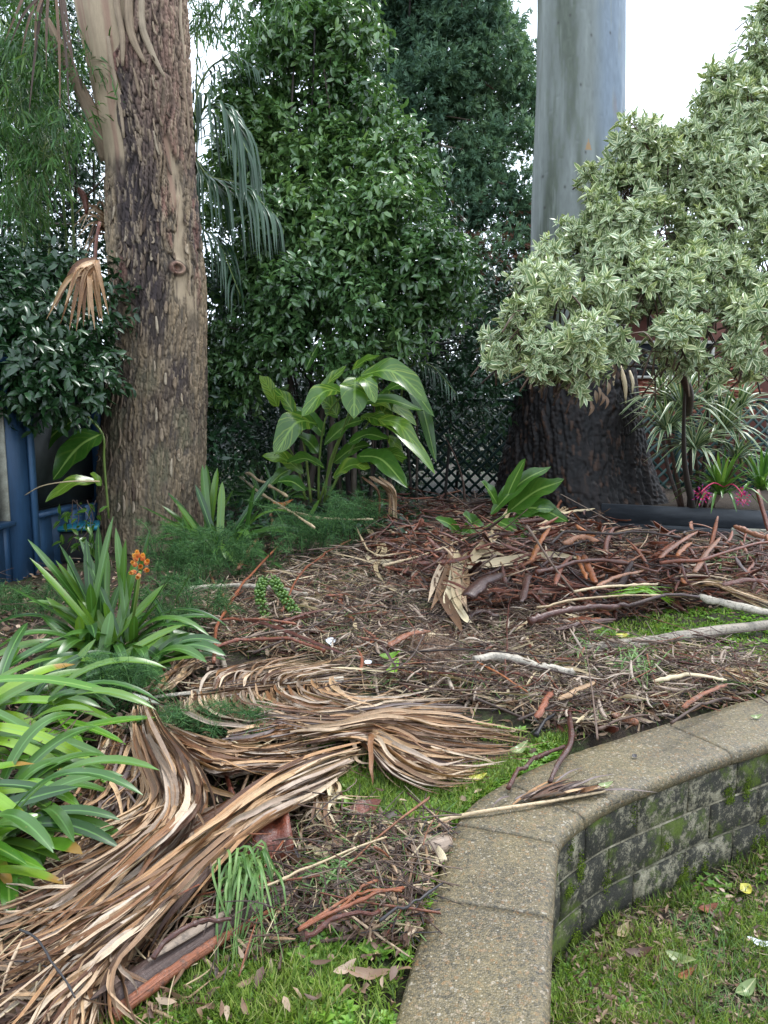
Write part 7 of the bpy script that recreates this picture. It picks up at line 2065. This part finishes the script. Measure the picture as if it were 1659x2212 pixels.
scatter('straw_litter', ST, pts_all(zone(Z1, 500), zone(Z2, 2300), zone(Z3, 240), zone(Z5, 300)), (.04, .26), .06, .09, 'straw')
scatter('tan_strip_litter', ST, pts_all(zone(Z1, 500), zone(Z2, 1500), zone(Z3, 220), zone(Z5, 500)), (.06, .35), .11, .07, 'frond_tan')
scatter('dead_leaf_litter', LV, pts_all(zone(Z1, 1400), zone(Z2, 2800), zone(Z4, 1600)), (.05, .14), .12, .05, 'leaf_litter')
scatter('near_leaf_litter', LV, pts_all(zone(Z3, 2200), zone(Z5, 1200), zone(ZUP, 1700)), (.03, .09), .08, .05, 'leaf_litter')
LO = zone(ZLO, 3600, True)
scatter('lawn_leaf_litter', LV, LO[:1400], (.02, .07), .06, .03, 'leaf_litter')
scatter('lawn_twig_litter', TW, LO[1400:2700], (.02, .10), .028, .03, 'twig')
scatter('lawn_straw_litter', ST, LO[2700:], (.02, .08), .02, .03, 'straw')

# loose pieces that can be told apart: each one an object of its own
grp = [('bark_roll', 'curled strip of red bark lying loose in the heap before the pale gum', 'bark', 'loose strips of red bark in the heap', Z1, 170, (.2, .6), 'bark_red', 'strip', (.02, .05), .26),
       ('bark_roll', 'small curled bark strip lying in the brown litter below the heap', 'bark', 'loose bark strips in the middle litter', Z2, 90, (.12, .35), 'bark_red', 'strip', (.014, .035), .08),
       ('fallen_stick', 'thin bare stick lying among the red bark of the heap', 'stick', 'bare sticks in the heap', Z1, 80, (.4, 1.1), 'twig', 'tube', (.005, .011), .28),
       ('fallen_stick', 'thin bare stick lying on the brown litter in the middle', 'stick', 'bare sticks on the middle litter', Z2, 110, (.3, .95), 'twig', 'tube', (.003, .009), .2),
       ('dry_leaf_strip', 'pale dry strip of leaf lying loose on the brown litter', 'leaf', 'pale leaf strips on the middle litter', Z2, 110, (.15, .5), 'straw', 'ribbon', (.012, .032), .14),
       ('fallen_stick', 'short dark stick lying in the litter beside the coping', 'stick', 'dark sticks beside the coping', Z3, 40, (.1, .4), 'twig', 'tube', (.003, .007), .05),
       ('fallen_leaf', 'brown dead leaf lying loose in the litter beside the coping', 'leaf', 'dead leaves beside the coping', Z3, 50, (.06, .14), 'leaf_litter', 'leaf', (.02, .035), .05)]
USED = set()
MARKS = [(960, 1270, 'near the cascading pale palm leaf'), (1080, 1270, 'beside the broad maroon sheath'), (1260, 1225, 'beside the orange bark tongue'), (1250, 1165, 'near the glossy red pod shaped sheath'), (1450, 1190, 'below the black sleeper'), (1580, 1190, 'near the pale edging block'), (1370, 1290, 'near the bright green palm leaf'), (1560, 1280, 'by the hollow pale sheath'), (1150, 1330, 'by the large dark red branch'), (1110, 1130, 'under the fallen ginger leaves'), (860, 1180, 'beside the yellow bent stalks'),
         (600, 1300, 'beside the green palm fruit'), (500, 1370, 'near the bowed red branch'), (715, 1394, 'near the white paper scrap'), (945, 1400, 'beside the brown fibre tangle'), (1130, 1440, 'beside the whitish log'), (1350, 1440, 'among the loose green grass blades'), (1480, 1370, 'against the broad pale sheath'), (1240, 1500, 'near the tan orange leaf blade'), (1530, 1500, 'near the split red bark above the coping'), (840, 1450, 'by the lime green leaflets'), (700, 1230, 'below the feathery fern bank'), (1200, 1570, 'near the black forked stick'),
         (550, 1830, 'by the shaggy rotten log'), (945, 1830, 'by the torn spotted sheath'), (760, 1960, 'beside the bundle of red sticks'), (560, 1960, 'by the wilted green grass'), (700, 1880, 'among the strewn grass blades'), (900, 1990, 'close against the coping'), (820, 1800, 'below the bright patch of grass'), (480, 2040, 'beside the grey bark plank')]
TONE = {'bark_red': 'red brown', 'bark_maroon': 'dark maroon', 'bark_orange': 'orange', 'twig': 'brown', 'straw': 'pale', 'leaf_litter': 'dead brown'}
NOUN = {'strip': 'bark curl', 'tube': 'stick', 'leaf': 'leaf', 'ribbon': 'dry leaf strip'}
for name, lab, cat, g_, zn, n_, LL, m_, kd, wr, hp_ in grp:
    for p in zone(zn, n_):
        L = rng.uniform(*LL); an = rng.normal(0, .75) if rng.random() < .7 else rng.uniform(0, PI)
        d = np.array([math.cos(an), math.sin(an), 0])
        h_ = hp_ * rng.random()
        e_ = rng.normal(0, .22 if zn is Z1 else .08)
        a = p - d * L / 2 + [0, 0, h_ - e_ * L]; b = p + d * L / 2 + [0, 0, h_ + e_ * L]
        m1 = (a + b) / 2 + rng.normal(0, .06, 3) * L * [1, 1, .5]
        n = 12; path = lay(spline([a, m1, b], n), .01)
        w = rng.uniform(*wr); q = np.linspace(0, 1, n)
        if kd == 'strip': S = slabstrip(path, 2 * w * np.clip(.3 + 4 * q, 0, 1) * np.clip(.3 + 4 * (1 - q), 0, 1), .005, twist=np.linspace(0, rng.normal(0, .8), n), rnd=float(rng.random()), curl=rng.uniform(.6, 1.7), m=4)
        elif kd == 'tube': S = tube(path, w * np.linspace(1, .5, n), 5, rnd=float(rng.random()), rough=.12)
        elif kd == 'leaf': S = ribbon(path, np.maximum(w * np.sin(PI * q) ** .7, .002), fold=.2, twist=np.linspace(-.4, .6, n), rnd=float(rng.random()))
        else: S = ribbon(path, w * np.clip(.3 + 4 * q, 0, 1) * np.clip((1 - q) * 2 + .1, 0, 1), fold=.3, twist=np.linspace(0, rng.normal(0, 1.2), n), rnd=float(rng.random()))
        mt = m_
        if m_ == 'bark_red': mt = rng.choice(['bark_red', 'bark_red', 'bark_maroon', 'bark_orange', 'bark_red'], p=[.3, .2, .25, .07, .18])
        mx, my, _ = pix(p[None])
        mk = min(MARKS, key=lambda k_: math.hypot(k_[0] - mx[0], (k_[1] - my[0]) * 1.5))[2]
        fr_ = (L - LL[0]) / (LL[1] - LL[0])
        sz = 'very short' if fr_ < .2 else 'short' if fr_ < .45 else 'middling' if fr_ < .72 else 'long'
        hd = (an % PI)
        dr_ = 'lying level' if hd < .35 or hd > PI - .35 else 'slanting up right' if hd < PI / 2 else 'slanting up left'
        lb = f"{sz} {TONE[mt]} {NOUN[kd]} {dr_} {mk}"
        if lb in USED or len(lb.split()) > 16: continue
        USED.add(lb); solo(name, S, MT[mt], lb, cat, g_)

# ---- grass and weeds
BLADE = (np.array([[-.5, 0, 0], [.5, 0, 0], [.42, .5, .10], [-.42, .5, .10], [0, 1, .38]], float), [np.array([[0, 1, 2, 3]]), np.array([[3, 2, 4]])], np.array([[.2, 0], [.8, 0], [.8, .5], [.2, .5], [.5, 1]], float))
def grass(name, Pn, L, w, mat='grass', tilt=.7, mask=None, dens=None):
    n = len(Pn)
    a = rng.uniform(0, 2 * PI, n)
    lean = np.abs(rng.normal(0, tilt, n))
    al = nrm(np.stack([np.cos(a) * lean, np.sin(a) * lean, np.ones(n) * .8], 1))
    side_ = np.stack([-np.sin(a), np.cos(a), np.zeros(n)], 1)
    side_ = nrm(side_ + rng.normal(0, .3, (n, 3)) * [1, 1, 0])
    no = nrm(np.cross(side_, al))
    M = mats3(nrm(np.cross(al, no)), al, no)
    S = np.stack([w * rng.uniform(.6, 1.3, n), L * rng.uniform(.4, 1.3, n), L * rng.uniform(.3, 1.2, n)], 1)
    dst = np.maximum(1, Pn[:, 1] / 3)
    S[:, 0] *= dst ** .6
    o = build(name, tile(BLADE, Pn - [0, 0, .004], M, S, np.clip(rng.beta(1.6, 2.2, n) + (fbm(Pn[:, 0] * 4, Pn[:, 1] * 4, 2, 501) - .5) * .5, 0, .99)), MT[mat], None, False)
    o['kind'] = 'stuff'
    return o
def thin(Pn, sc_, thr, s, soft=.12):
    f = fbm(Pn[:, 0] * sc_, Pn[:, 1] * sc_, 4, s)
    return Pn[rng.random(len(Pn)) < sstep(thr - soft, thr + soft, f)]
GA = [(740, 1660), (900, 1690), (1090, 1650), (1170, 1600), (1240, 1580), (1200, 1640), (1100, 1710), (990, 1790), (900, 1780), (760, 1750)]
GB = [(1230, 1380), (1400, 1320), (1670, 1310), (1670, 1500), (1500, 1510), (1350, 1450)]
GC = [(200, 2230), (330, 2130), (480, 2060), (650, 2020), (860, 1950), (940, 1930), (900, 2080), (860, 2230)]
GD = [(600, 1600), (1150, 1560), (1240, 1600), (1100, 1700), (980, 1800), (900, 2000), (840, 2230), (250, 2230), (500, 2000), (560, 1800), (740, 1700)]
g1 = thin(zone(GA, 11000), 2.6, .44, 601); g2_ = thin(zone(GB, 9000), 1.6, .50, 602); g3 = thin(zone(GC, 9000), 4, .50, 603); g4 = thin(zone(GD, 9000), 4, .48, 604); g5 = thin(zone(ZUP, 7000), 1.6, .52, 605)
grass('upper_grass', pts_all(g1, g3, g4), .06, .0055)
grass('far_grass', pts_all(g2_, g5), .04, .006)
gl_ = thin(zone(ZLO, 19000, True), 4.5, .47, 606)
grass('lower_grass', gl_, .058, .0055)
gl2 = thin(zone([(1400, 2230), (1450, 2000), (1670, 1900), (1690, 2240)], 1500, True), 2.5, .5, 608)
grass('coarse_lawn_grass', gl2, .085, .0052, mat='grass_long', tilt=1.0)
# small leafy weeds: rosettes of rounded leaves
def weeds(name, Pn, L, mat='weed'):
    k_ = 8; n = len(Pn)
    a = np.tile(np.arange(k_) * 2 * PI / k_, n) + np.repeat(rng.random(n) * 6, k_)
    el = rng.uniform(.15, .8, n * k_)
    al = np.stack([np.cos(a) * np.cos(el), np.sin(a) * np.cos(el), np.sin(el)], 1)
    no = np.stack([-np.cos(a) * np.sin(el), -np.sin(a) * np.sin(el), np.cos(el)], 1)
    o = build(name, tile(leaf_t(.5, .08, .15, 3), np.repeat(Pn, k_, 0) + [0, 0, .004], mkframe(al, no), L * np.repeat(rng.uniform(.6, 1.3, n), k_) * rng.uniform(.7, 1.1, n * k_), rng.random(n * k_)), MT[mat], None, True)
    o['kind'] = 'stuff'; return o
weeds('upper_weeds', pts_all(thin(zone(GC, 2600), 2.6, .48, 611), thin(zone(GA, 1200), 2.2, .5, 612), thin(zone(GD, 1500), 2.2, .52, 615), thin(zone(GB, 700), 1.2, .5, 613)), .038)
weeds('lower_weeds', thin(zone(ZLO, 2600, True), 2.6, .56, 614), .034)
# moss on the bright ground at the right and by the log
def mossy(name, Pn, s):
    n = len(Pn)
    o = build(name, tile(T8, Pn, np.tile(np.eye(3), (n, 1, 1)), np.stack([rng.uniform(.5, 1.5, n) * s, rng.uniform(.5, 1.5, n) * s, rng.uniform(.2, .7, n) * s], 1), rng.random(n)), MT['moss_soft'], None, True)
    o['kind'] = 'stuff'; return o
MT['moss_soft'] = leafmat('soft green moss', [(.045, .10, .012), (.09, .19, .02), (.16, .29, .03)], rough=.9, spec=.1, transl=.1)
mossy('ground_moss', pts_all(thin(zone(GB, 9000), 1.3, .46, 621), thin(zone(GA, 2500), 2, .5, 622)), .016)
